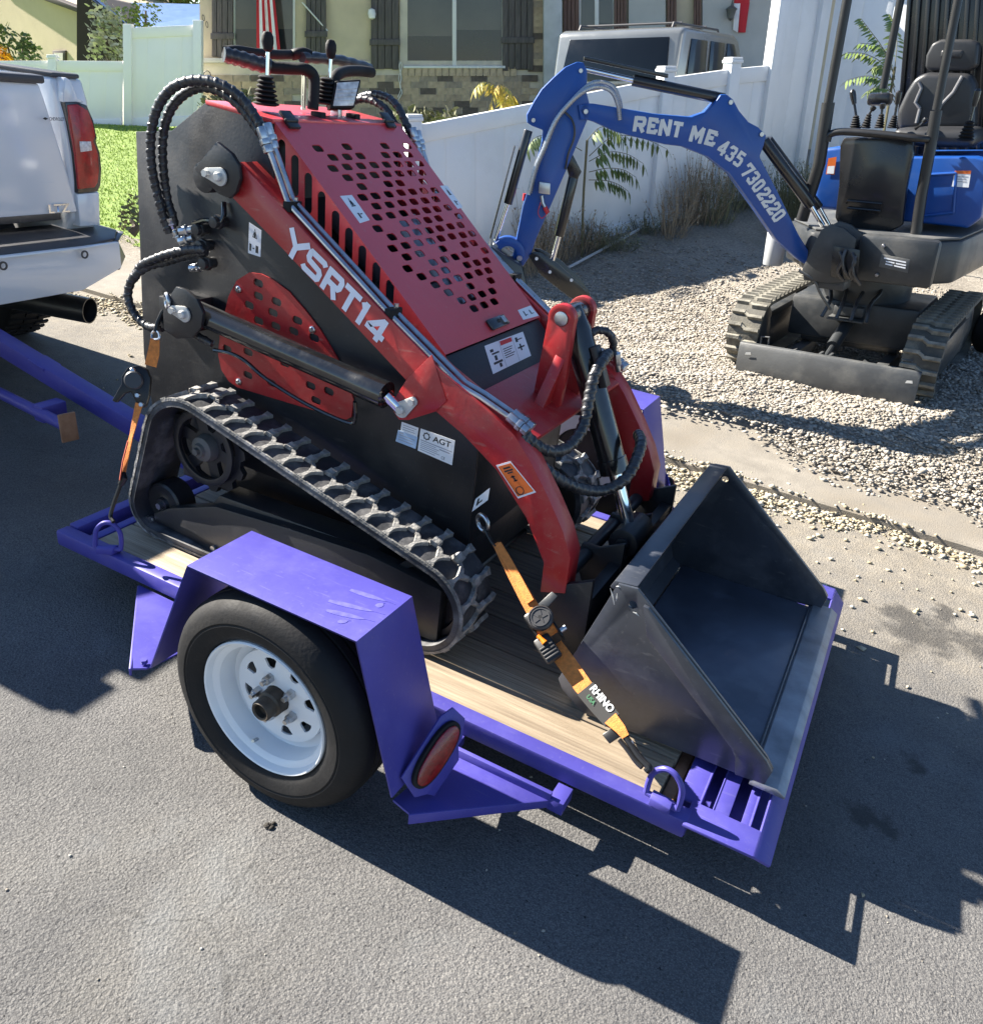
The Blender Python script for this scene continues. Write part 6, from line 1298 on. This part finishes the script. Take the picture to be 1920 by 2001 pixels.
for pts in ([(383, 190), (374, 130), (378, 113), (388, 111), (395, 118)], [(384, 185), (380, 150), (386, 141), (392, 150), (391, 185)], [(398, 150), (398, 142), (405, 138), (411, 144), (411, 160)]):
    MB().tube(bez([HP(u, v, -.6) for u, v in pts], 20), .007, 6).build('wire_hoop', mat('black_wire', (.02, .02, .02), .5), hk)
cb = thing('hanging_cable', HP(782, 200, -.05), 'white cable hanging in loops down the brick beside the window', 'cable')
MB().tube(bez([HP(u, v, -.05) for u, v in ((783, 120), (780, 130), (784, 150), (781, 168), (785, 180), (778, 195))], 24), .008, 6).build('cable_strand', frame, cb); MB().tube(bez([HP(u, v, -.06) for u, v in ((783, 120), (785, 132), (779, 152), (783, 172), (777, 190))], 24), .006, 6).build('cable_strand', frame, cb)
# ------------------------------------------------------------------ neighbours behind the left fence
N0 = CAM+BF*24
def NPt(u, v, o=0.0): return AP(u, v, N0+BF*o, BF)
nh = thing('neighbour_house', NPt(60, 200), 'tan house with sloping roof edge behind the low left fence', 'house')
sunw = mat('sandy_stucco', (0.50, 0.41, 0.28), 0.9, var=0.08, vscale=1.5, bump=0.4, bscale=30)
wn = (-BF*.80-BE*.60).normalized()                       # this wall is turned to the sun
wp0 = NPt(100, 110)
def NW(u, v): return AP(u, v, wp0, wn)
MB().prism([NW(u, v) for u, v in ((-140, 260), (-140, -150), (-60, -110), (104, -4), (172, 22), (178, 250))], wn*-4).build('wall', sunw, nh, 0, smooth=False)
MB().prism([NW(u, v) for u, v in ((-60, -118), (104, -10), (176, 18), (173, 26), (104, 1), (-60, -104))], wn*.25).build('roof_edge', mat('brown_fascia', (.07, .055, .05), .7), nh, .01)
MB().prism([NW(u, v) for u, v in ((106, 98), (131, 98), (131, 120), (106, 120))], wn*.05).build('window_frame', mat('brown_fascia', (.07, .055, .05), .7), nh, .01)
MB().prism([NW(u, v) for u, v in ((110, 103), (127, 103), (127, 120), (110, 120))], wn*.06).build('window_pane', mat('pale_blind', (.5, .47, .42), .6), nh, 0)
MB().tube([NW(166, 22)+wn*.06, NW(177, 120)+wn*.06], .06, 8).build('downspout', mat('brown_fascia', (.07, .055, .05), .7), nh)
sh_ = thing('shed', AD(300, 150, 21), 'dark shed with a blue roof behind the tall left fence', 'shed')
S0 = CAM+BF*21
def SPx(u, v, o=0.0): return AP(u, v, S0+BF*o, BF)
MB().prism([SPx(u, v) for u, v in ((150, 250), (150, -20), (176, -12), (262, 52), (470, 52), (470, 250))], BF*3).build('wall', mat('dark_shed_wood', (.035, .026, .026), .9), sh_, 0, smooth=False)
r_ = [SPx(178, -8, -.3), SPx(258, 56, -.3), SPx(480, 50, -.3), SPx(480, 10, 3.4), SPx(250, 4, 3.4)]
MB().add(r_, [(0, 1, 4), (1, 2, 3, 4)]).add([p-BU*.06 for p in r_], [(4, 1, 0), (4, 3, 2, 1)]).build('roof', mat('blue_metal_roof', (.045, .11, .27), .5, var=.1), sh_, smooth=False)
# building to the right behind the fences
R0 = CAM+BF*17
def RP(u, v, o=0.0): return AP(u, v, R0+BF*o, BF)
rbd = thing('siding_house', RP(1680, 200), 'grey blue clapboard building behind the fence at the upper right', 'building')
sid = mat('blue_grey_siding', (.33, .37, .43), .6, var=.05)
MB().prism([RP(u, v) for u, v in ((1585, 220), (1575, -180), (2400, -180), (2400, 220))], BF*3).build('wall', mat('blue_grey_siding', (.33, .37, .43), .6), rbd, 0, smooth=False)
for k in range(16):
    v = -70+k*10.5; MB().prism([RP(1586, v, -.03), RP(2100, v, -.03), RP(2100, v+10, -.06), RP(1586, v+10, -.06)], BF*.03).build('clapboard', sid, rbd, 0, smooth=False)
MB().prism([RP(u, v, -1.2) for u, v in ((1480, -60), (1600, -40), (1640, 12), (1560, 24), (1470, -20))], BF*.9).build('porch_roof', mat('tan_shingle', (.42, .33, .20), .9), rbd, .01)
# a small wheel standing at the right edge
wq = grd(AD(1948, 612, 5.6)); 
rw = thing('loose_wheel', wq, 'grey wheel standing on the gravel at the right edge', 'wheel')
ax_ = (xb*.35-xe*.94).normalized(); wc = wq+BU*.16
MB().lathe([(.09, -.05), (.10, -.06), (.14, -.06), (.16, -.04), (.163, 0), (.16, .04), (.14, .06), (.10, .06), (.09, .05)], wc, ax_, 32).build('tyre', rubber, rw); MB().lathe([(0, .02), (.03, .025), (.06, .02), (.088, .04), (.095, .052)], wc, ax_, 28).build('rim', mat('pale_rim', (.4, .38, .36), .5), rw)
# ------------------------------------------------------------------ ratchet straps holding the loader
def ribbon(pts, wv, wd, th=.003):
    P = [Vector(p) for p in pts]; m = MB(); n = len(P)
    vs = []
    for i in range(n):
        d_ = (P[min(i+1, n-1)]-P[max(i-1, 0)]).normalized(); w = wv[i] if isinstance(wv, list) else wv; w = (w-d_*w.dot(d_)).normalized(); nn = d_.cross(w); wi = wd[i] if isinstance(wd, list) else wd
        vs += [P[i]-w*wi/2-nn*th/2, P[i]+w*wi/2-nn*th/2, P[i]+w*wi/2+nn*th/2, P[i]-w*wi/2+nn*th/2]
    fs = [(i*4+a, i*4+(a+1) % 4, i*4+4+(a+1) % 4, i*4+4+a) for i in range(n-1) for a in range(4)]+[(3, 2, 1, 0), (n*4-4, n*4-3, n*4-2, n*4-1)]
    return m.add(vs, fs)
hookm = mat('black_hook', (.012, .012, .013), .35, metal=.3)
# rear strap
y_of = lambda v: DR_R.y+.0+(0.70-DR_R.y)*(1500-v)/(1500-1022)
def RS(u, v, dy=0.0): return AY(u, v, y_of(v)+dy)
rs = thing('ratchet_strap', RS(1150, 1350), 'orange ratchet strap from the rear D-ring to the loader front', 'ratchet strap')
p0, p1 = RS(1253, 1482), RS(943, 1026); dS = (p1-p0).normalized(); nS = Vector((.25, -.72, .64)); nS = (nS-dS*nS.dot(dS)).normalized(); wS = dS.cross(nS).normalized()
MB().tube([RS(945, 1030), RS(960, 1058), RS(975, 1078)], [.006, .005, .005], 8).build('upper_hook', hookm, rs)
ribbon([RS(968, 1062), RS(986, 1092), RS(1006, 1128), RS(1030, 1172), RS(1060, 1225)], wS, [.018, .028, .034, .038, .04]).build('webbing', orange, rs)
ribbon([RS(972, 1064, -.004), RS(992, 1096, -.006), RS(1012, 1132, -.006), RS(1036, 1176, -.006)], (wS*.9+nS*.45).normalized(), .024).build('webbing', orange, rs)
ribbon([RS(1082, 1262), RS(1110, 1300), RS(1138, 1340), RS(1168, 1375), RS(1200, 1412)], wS, [.046, .048, .046, .040, .030]).build('webbing', orange, rs)
sl_ = ribbon([RS(1143, 1346, -.003), RS(1170, 1378, -.003), RS(1196, 1408, -.003)], wS, [.050, .050, .046], .008).build('sleeve', mat('black_sleeve', (.012, .012, .012), .7), rs)
o = RS(1150, 1349, -.003)+nS*.0048; e = RS(1192, 1400, -.003)+nS*.0048
exx = (e-o).normalized(); eyy = nS.cross(exx).normalized()
lettering('RHINO', 'sleeve_lettering', o+eyy*.002, exx, eyy, (e-o).length*.92, .020, white, sl_, bold=.022)
lettering('USA', 'sleeve_lettering', o-eyy*.017+exx*.010, exx, eyy, .028, .012, mat('green_print', (.02, .12, .05), .6), sl_, bold=.03)
bk_ = RS(1190, 1428); MB().obox(bk_-wS*.02, wS*.04, exx*.028, nS*.010).build('spare_clip', hookm, rs, .002)
ribbon([RS(1192, 1404, -.006), RS(1212, 1425, -.006), RS(1222, 1440, -.004)], wS, [.036, .026, .018], .006).build('webbing_end', orange, rs)
MB().tube(bez([RS(1218, 1436), RS(1232, 1455), RS(1246, 1476), RS(1260, 1492), RS(1268, 1500), RS(1262, 1508)], 20), [.008]*21, 8).tube(bez([RS(1210, 1446), RS(1226, 1466), RS(1242, 1488), RS(1254, 1500)], 16), .006, 8).build('hook', hookm, rs)
MB().tube([RS(1234, 1448), RS(1240, 1464), RS(1246, 1474)], .003, 6).build('hook_latch', steel, rs)
# ratchet mechanism
rc = RS(1068, 1236); X, Y, Z = -dS, wS, nS
if Y.z < 0: Y = -Y
def RB(x0, x1, y0, y1, z0, z1, name, m_, bev=.003): return MB().obox(rc+X*x0+Y*y0+Z*z0, X*(x1-x0), Y*(y1-y0), Z*(z1-z0)).build(name, m_, rs, bev)
RB(-.055, .045, -.030, -.024, -.006, .040, 'ratchet_plate', hookm); RB(-.055, .045, .024, .030, -.006, .040, 'ratchet_plate', hookm)
MB().cyl(rc-Y*.024+Z*.016, rc+Y*.024+Z*.016, .020, 18).build('webbing_spool', orange, rs)
RB(-.058, -.010, -.032, .032, .022, .048, 'housing', hookm, .008)
dc = rc-X*.022+Z*.048+Y*.004; MB().lathe([(.033, 0), (.033, .012), (.029, .016), (.029, .013), (.025, .013), (.025, .016), (.022, .016), (.022, .014), (0, .014)], dc, Z, 28).build('round_cover', mat('ratchet_plastic', (.035, .035, .037), .4), rs)
st_ = MB()
for k in range(5):
    a = 2*math.pi*k/5; u_ = X*math.cos(a)+Y*math.sin(a); t_ = Y*math.cos(a)-X*math.sin(a); st_.prism([dc+Z*.014+t_*.005, dc+Z*.014+u_*.020, dc+Z*.014-t_*.005], Z*.0015)
st_.build('cover_star', MT['ratchet_plastic'], rs, 0)
RB(.012, .085, -.046, .000, .018, .040, 'handle', mat('handle_rubber', (.014, .014, .015), .5), .007)
for k in range(4): RB(.042+k*.010, .047+k*.010, -.043, -.004, .040, .043, 'handle_rib', MT['handle_rubber'], .001)
MB().tube([rc+X*.012-Y*.026+Z*.044, rc+X*.022-Y*.024+Z*.046, rc+X*.036-Y*.022+Z*.044], [.007, .005, .008], 10).build('orange_tab', mat('orange_plastic', (.75, .20, .01), .4), rs)
MB().cyl(rc+X*.020+Y*.028+Z*.012, rc+X*.020+Y*.048+Z*.012, .008, 12).build('axle_bolt', steel, rs)
MB().prism([rc-X*.070+Y*.020+Z*.02, rc-X*.075+Y*.070+Z*.03, rc-X*.055+Y*.075+Z*.03, rc-X*.045+Y*.03+Z*.02], Z*.006).build('release_lever', exgrey, rs, .002)
# front strap
y_of2 = lambda v: DR_F.y+(0.600-DR_F.y)*(1010-v)/(1010-640)
def FS(u, v, dy=0.0): return AY(u, v, y_of2(v)+dy)
fs_ = thing('ratchet_strap', FS(250, 860), 'orange and black ratchet strap at the front, from the D-ring up to the cylinder bracket', 'ratchet strap')
q0, q1 = FS(228, 1000), FS(304, 648); dF = (q1-q0).normalized(); nF = Vector((.55, -.75, .2)); nF = (nF-dF*nF.dot(dF)).normalized(); wF = dF.cross(nF).normalized()
MB().tube(bez([FS(222, 1020), FS(216, 1008), FS(222, 985), FS(230, 962), (FS(238, 940))], 18), .0065, 8).build('hook', hookm, fs_)
MB().tube([FS(236, 946), FS(243, 934), FS(240, 925)], .010, 8).build('hook_ring', hookm, fs_)
ribbon([FS(238, 936), FS(246, 895), FS(256, 855), FS(264, 820), FS(272, 788)], [wF, (wF+nF*.6).normalized(), (wF*.7+nF).normalized(), (wF+nF*.5).normalized(), wF], [.014, .020, .024, .020, .022]).build('webbing', orange, fs_)
ribbon([FS(234, 938, -.01), FS(240, 900, -.012), FS(250, 862, -.012)], (wF*.3+nF).normalized(), .016).build('webbing', mat('red_webbing', (.30, .05, .02), .8, bump=.3, bscale=300), fs_)
ribbon([FS(294, 715), FS(300, 690), FS(303, 662)], wF, [.034, .034, .026]).build('webbing', orange, fs_)
MB().tube(bez([FS(297, 662), FS(297, 652), FS(304, 646), FS(311, 652), FS(310, 662), FS(297, 663)], 20), .004, 6).build('ring', steel, fs_)
MB().tube([FS(304, 648), FS(308, 630), FS(316, 612), FS(324, 600)], .007, 8).build('hook', hookm, fs_)
fc = FS(268, 752); X, Y, Z = dF, wF, nF
def FB(x0, x1, y0, y1, z0, z1, name, m_, bev=.004): return MB().obox(fc+X*x0+Y*y0+Z*z0, X*(x1-x0), Y*(y1-y0), Z*(z1-z0)).build(name, m_, fs_, bev)
sgn = 1 if (AY(300, 752, fc.y)-fc).dot(Y) > 0 else -1
MB().prism([fc+X*a+Y*(b*sgn)-Z*.015 for a, b in ((.055, .020), (.060, -.005), (.045, -.035), (.015, -.045), (-.010, -.042), (-.030, -.048), (-.065, -.058), (-.068, -.044), (-.035, -.028), (-.025, -.010), (-.070, .022), (-.060, .040), (-.020, .042), (.030, .036))], Z*.03).build('ratchet_body', hookm, fs_, .004)
MB().lathe([(.028, 0), (.028, .010), (.024, .014), (0, .014)], fc+X*.012-Y*(.008*sgn)+Z*.015, Z, 24).build('round_cover', MT['ratchet_plastic'], fs_)
for a, b in ((-.055, .026), (.040, -.018), (-.030, .010)): MB().lathe([(0, .006), (.006, .006), (.009, .002), (.009, 0)], fc+X*a+Y*(b*sgn)+Z*.015, Z, 12).build('rivet', steel, fs_)
# ------------------------------------------------------------------ plants, weeds and litter
leaf_y = mat('yellow_green_leaf', (.30, .30, .035), .6, col2=(.42, .26, .03), vscale=9)
leaf_g = mat('dark_green_leaf', (.06, .11, .03), .55, col2=(.15, .20, .06), vscale=9)
leaf_m = mat('mid_green_leaf', (.085, .15, .035), .55, col2=(.22, .26, .06), vscale=5)
leaf_w = mat('pale_bush_leaf', (.20, .25, .10), .6, col2=(.55, .55, .46), vscale=4)
stemm = mat('green_stem', (.11, .10, .05), .8)
dry = mat('dry_weed', (.23, .17, .11), .9, col2=(.36, .29, .20), vscale=6)
dry2 = mat('grey_green_weed', (.11, .125, .065), .9, col2=(.22, .21, .13), vscale=6)
def leaflet(m, b, d, n, L, w):
    s = d.cross(n); s = s.normalized() if s.length > 1e-5 else d.orthogonal().normalized()
    m.add([b, b+d*L*.35+s*w, b+d*L*.35-s*w, b+d*L*.75+s*w*.7-n*L*.05, b+d*L*.75-s*w*.7-n*L*.05, b+d*L-n*L*.12], [(0, 1, 2), (1, 3, 4, 2), (3, 5, 4)])
def frond(ml, ms, P, nl, L, w, droop=.8, r=None):
    r = r or random; Q = bez(P, 16); ms.tube(Q, [.004*(1-.6*i/len(Q)) for i in range(len(Q))], 5)
    for k in range(nl):
        t = .18+.82*k/(nl-1); p = Q[min(len(Q)-1, int(t*(len(Q)-1)))]; q = Q[min(len(Q)-1, int(t*(len(Q)-1))+1)]; d_ = (q-p); d_ = d_.normalized() if d_.length > 1e-6 else (Q[-1]-Q[-2]).normalized()
        sd_ = d_.cross(BU).normalized(); up_ = sd_.cross(d_)
        for s in (-1, 1):
            dd = (sd_*s*.75+d_*.45-BU*(droop*r.uniform(.6, 1.2))).normalized(); leaflet(ml, p, dd, up_, L*r.uniform(.8, 1.15)*(1-.4*abs(t-.5)), w*r.uniform(.8, 1.2))
def plant(name, label, cat, base, fronds, material, nl=11, L=.10, w=.016, droop=.8, stem=None):
    t = thing(name, base, label, cat); ml, ms = MB(), MB(); r = random.Random(len(label))
    for P in fronds: frond(ml, ms, P, nl, L, w, droop, r)
    if stem: ms.tube(bez(stem, 16), .012, 6)
    ml.build('leaves', material, t, smooth=False); ms.build('stem', stemm, t); return t
# yellow sapling behind the low fence, green one in front of it, palm-like one right of the excavator
fo = lambda u, v, o: FPp(u, v)-fside*(-o)
b_ = grd(FPp(1045, 250)-fside*.5)
plant('sapling', 'yellow leafed sapling poking over the low fence left of the boom', 'plant', b_, [[fo(1050, 225, -.4), fo(1020, 175, -.4), fo(985, 158, -.4), fo(968, 172, -.4)], [fo(1050, 225, -.4), fo(1035, 180, -.35), fo(1005, 165, -.3), fo(990, 200, -.3)], [fo(1050, 225, -.4), fo(1046, 190, -.4), fo(1030, 185, -.35), fo(1012, 215, -.3)]], leaf_y, 12, .15, .014, 1.1, [b_, fo(1050, 225, -.4)])
b_ = grd(FPp(1100, 450)+fside*.35)
ct = [fo(1110, 300, .35), fo(1105, 260, .35)]
plant('sapling', 'dark green sapling with drooping leaflets against the low fence, behind the boom', 'plant', b_,
      [[fo(1110, 300, .35), fo(1150, 262, .4), fo(1200, 266, .45), fo(1240, 285, .5)], [fo(1110, 310, .35), fo(1140, 292, .4), fo(1170, 295, .45), fo(1195, 312, .5)], [fo(1110, 330, .35), fo(1140, 322, .4), fo(1165, 325, .45), fo(1182, 338, .5)], [fo(1110, 345, .35), fo(1135, 345, .4), fo(1155, 352, .45), fo(1168, 364, .5)], [fo(1106, 270, .35), fo(1125, 245, .4), fo(1150, 250, .45), fo(1162, 272, .5)], [fo(1096, 290, .35), fo(1040, 262, .4), fo(1000, 262, .45), fo(975, 282, .5)]], leaf_g, 12, .15, .015, 1.1, [b_, fo(1100, 380, .35), fo(1106, 270, .35)])
b_ = grd(AD(1740, 230, 7.2)); AQ = lambda u, v, d=7.2: AD(u, v, d)
plant('sapling', 'tall feathery sapling in front of the sunlit fence beside the excavator', 'plant', b_,
      [[AQ(1748, 150), AQ(1725, 95), AQ(1700, 60), AQ(1682, 36)], [AQ(1748, 155), AQ(1735, 110), AQ(1715, 88), AQ(1680, 84)], [AQ(1748, 170), AQ(1725, 125), AQ(1690, 105), AQ(1655, 102)], [AQ(1748, 180), AQ(1735, 140), AQ(1715, 128), AQ(1705, 132)], [AQ(1748, 190), AQ(1720, 155), AQ(1690, 148), AQ(1655, 156)], [AQ(1748, 130), AQ(1752, 80), AQ(1748, 50), AQ(1738, 28)], [AQ(1748, 200), AQ(1730, 170), AQ(1712, 168), AQ(1695, 178)]], leaf_m, 15, .12, .011, .55, [b_, AQ(1748, 130)])
# dry weeds along the fence foot
def weed(base, h, spread, n, material, name, label, group, seed, leaves=.6):
    r = random.Random(seed); t = thing(name, base, label, 'weed', group); m = MB(); ml = MB()
    for k in range(n):
        a = r.uniform(0, 6.28); d_ = Vector((math.cos(a), math.sin(a), 0))*spread*r.random()**.6; o_ = base+d_*.5; o_.z = gz(o_.x, o_.y)-.01
        hh = h*r.uniform(.4, 1.0); tip = o_+BU*hh+d_*r.uniform(.2, .8)+Vector((r.uniform(-.06, .06), r.uniform(-.06, .06), 0)); mid = o_.lerp(tip, .55)+Vector((r.uniform(-.04, .04), r.uniform(-.04, .04), .03))
        m.tube([o_, mid, tip], [.003, .0025, .001], 3, False)
        for q in range(int(9*leaves)):
            tt = r.uniform(.25, 1); p = o_.lerp(mid, tt/.55) if tt < .55 else mid.lerp(tip, (tt-.55)/.45); dd = Vector((r.uniform(-1, 1), r.uniform(-1, 1), r.uniform(-.3, .9))).normalized(); leaflet(ml, p, dd, BU, r.uniform(.02, .055), r.uniform(.003, .009))
    m.build('stems', material, t); ml.build('leaves', material, t, smooth=False); return t
lab = 'dry brown weed clump at the foot of the low white fence'; grp = 'dry weeds along the low fence'
for i, (u, v, h, s_, n, mt_) in enumerate(((1150, 486, .35, .30, 60, dry), (1180, 478, .30, .30, 60, dry2), (1215, 468, .18, .3, 40, dry2), (1262, 450, .22, .25, 40, dry2), (1120, 500, .40, .3, 50, dry), (1310, 438, .55, .30, 70, dry), (1345, 425, .75, .30, 80, dry), (1375, 415, .70, .32, 80, dry), (1405, 410, .60, .3, 70, dry2), (1440, 400, .6, .3, 60, dry2), (1080, 520, .55, .3, 60, dry), (1040, 540, .6, .3, 60, dry), (1050, 470, .7, .25, 50, dry), (1480, 385, .5, .3, 60, dry2))):
    p = AP(u, v, FA+fside*(.18+.1*(i % 3)), FN_); weed(grd(p), h, s_, n, mt_, 'weed_clump', lab if mt_ is dry else lab.replace('dry brown', 'grey green'), grp, 40+i)
lab = 'grey green weed clump at the foot of the tall white fence'; grp = 'weeds along the tall fence'
for i, (u, v) in enumerate(((1545, 318), (1570, 325), (1595, 320), (1620, 310), (1560, 345))):
    weed(grd(AD(u, v, 8.4)), .55, .3, 70, dry2, 'weed_clump', lab, grp, 70+i)
# fallen pale pole lying along the fence
pz = [AP(1110, 548, FA+fside*.55, FN_), AP(1262, 442, FA+fside*.10, FN_)]; a_, c_ = grd(pz[0], .03), grd(pz[1], .05)
tag(MB().cyl(a_, c_, .014, 8).build('fallen_pole', mat('pale_pipe', (.42, .43, .44), .4)), 'thin pale pole lying on the ground along the low fence', 'pole')
# leaf litter and straw on the shaded yard
x, y = scatter(5200, -3.6, 3.4, 4.4, 9.0, lambda x, y: np.clip((1.0-x)/2.5, .12, 1), 31)
r_ = np.random.default_rng(5); n = len(x); z = rough(x, y)+.012; L_ = r_.uniform(.02, .11, n); a = r_.uniform(0, 6.28, n); w_ = r_.uniform(.0015, .006, n)
dx, dy = np.cos(a)*L_, np.sin(a)*L_; zz = r_.uniform(-.01, .035, n)
V = np.stack([np.c_[x, y, z], np.c_[x+dx*.5-np.sin(a)*w_, y+dy*.5+np.cos(a)*w_, z+.008+zz*.5], np.c_[x+dx, y+dy, z+np.maximum(zz, 0)], np.c_[x+dx*.5+np.sin(a)*w_, y+dy*.5-np.cos(a)*w_, z+.006+zz*.5]], 1)
me = bpy.data.meshes.new('leaf_litter'); me.from_pydata(V.reshape(-1, 3).tolist(), [], [(4*i, 4*i+1, 4*i+2, 4*i+3) for i in range(n)]); kind(link('leaf_litter', me, mat('straw_litter', (.16, .12, .08), .95, col2=(.36, .31, .22), vscale=14)), 'stuff')
# bushes and trees on the left
def leafball(m, c, rx, ry, rz, n, L, seed):
    r = random.Random(seed)
    for k in range(n):
        v = Vector((r.gauss(0, 1), r.gauss(0, 1), r.gauss(0, 1))).normalized()*r.uniform(.55, 1.0)**.6; p = c+BE*v.x*rx+BF*v.y*ry+BU*v.z*rz
        d_ = Vector((r.uniform(-1, 1), r.uniform(-1, 1), r.uniform(-.8, .8))).normalized(); nn = d_.orthogonal(); leaflet(m, p, d_, nn.normalized(), L*r.uniform(.6, 1.3), L*.28)
def bush(name, label, cat, clumps, material, L, base, trunk, n=500):
    t = thing(name, base, label, cat); m = MB()
    for i, (c, rx, ry, rz) in enumerate(clumps): leafball(m, c, rx, ry, rz, int(n*rx*rz/.5)+60, L, i*7+len(label))
    m.build('crown', material, t, smooth=False); ms = MB()
    for tp in trunk: ms.tube(bez([base, base.lerp(tp, .5)+BE*.05, tp], 10), [.05*(1-.7*i/10) for i in range(11)], 6)
    ms.build('trunk', mat('bark', (.09, .07, .055), .9, bump=.4), t); return t
SB = lambda u, v, d=17.5: CAM+(AP(u, v, CAM+BF*d, BF)-CAM)
bush('flowering_bush', 'pale flowering bush between the tan house and the tall left fence', 'bush', [(SB(200, 30), .22, .22, .3), (SB(212, 60), .3, .3, .3), (SB(228, 85), .3, .3, .3), (SB(205, 108), .35, .3, .3), (SB(190, 70), .16, .2, .25), (SB(240, 115), .25, .3, .25), (SB(222, 40), .2, .2, .22)], leaf_w, .11, SB(215, 200), [SB(200, 30), SB(228, 85), SB(205, 100)], 420)
bush('leafy_tree', 'bright green tree behind the blue roofed shed', 'tree', [(SB(300, -12, 27), .9, .8, .5), (SB(345, -22, 27), .8, .8, .6), (SB(385, -8, 27), .7, .8, .4), (SB(265, -30, 27), .6, .6, .4), (SB(330, -2, 26.8), .5, .5, .25)], leaf_m, .16, SB(320, 160, 27), [SB(300, -10, 27), SB(350, -20, 27), SB(385, -8, 27)], 420)
bush('young_tree', 'small sparse yellow green tree in front of the blue roof', 'tree', [(SB(250, 35, 17), .22, .2, .18), (SB(280, 32, 17), .3, .2, .22), (SB(290, 12, 17), .25, .2, .22), (SB(268, 45, 17), .2, .2, .15)], leaf_m, .08, SB(270, 180, 17), [SB(250, 35, 17), SB(285, 20, 17)], 300)
bush('dark_tree', 'dark leaved tree above the roof edge of the tan house', 'tree', [(SB(160, -2, 27), .8, .6, .5), (SB(250, -25, 27), 1.0, .6, .5), (SB(200, -25, 27), .9, .6, .5)], leaf_g, .2, SB(190, 120, 27), [SB(160, 0, 27), SB(230, -20, 27)], 420)
bush('shrub', 'dark shrub behind the low left fence, left edge', 'shrub', [(SB(15, 95, 15.4), .35, .2, .3), (SB(40, 100, 15.4), .28, .2, .22), (SB(10, 70, 15.4), .12, .1, .2), (SB(62, 105, 15.4), .2, .15, .15), (SB(50, 85, 15.4), .1, .1, .15)], leaf_g, .09, SB(30, 200, 15.4), [SB(15, 90, 15.4), SB(45, 95, 15.4)], 420)
bush('flower_plant', 'yellow flowers above the low fence at the left edge', 'flower', [(SB(3, 102, 15.2), .09, .08, .1), (SB(8, 112, 15.2), .1, .08, .06)], mat('yellow_petal', (.75, .38, .01), .6), .07, SB(4, 180, 15.2), [SB(4, 105, 15.2)], 900)
bush('garden_plant', 'low mixed garden plants before the brick base, left of the boots', 'plant', [(SB(455, 195, 11.6), .25, .15, .15), (SB(430, 205, 11.6), .3, .15, .12), (SB(490, 205, 11.6), .3, .15, .12), (SB(800, 232, 11.6), .3, .15, .12), (SB(860, 228, 11.6), .25, .12, .10)], dry2, .10, SB(470, 260, 11.6), [SB(455, 200, 11.6)], 600)
# taller yellowing tufts at the lawn's street corner
bush('flower_clump', 'orange flowered clump at the lawn corner beside the loader', 'plant', [(AD(255, 430, 7.2), .10, .1, .10), (AD(262, 405, 7.2), .08, .1, .10)], dry2, .05, AD(255, 455, 7.2), [AD(255, 430, 7.2)], 2500)
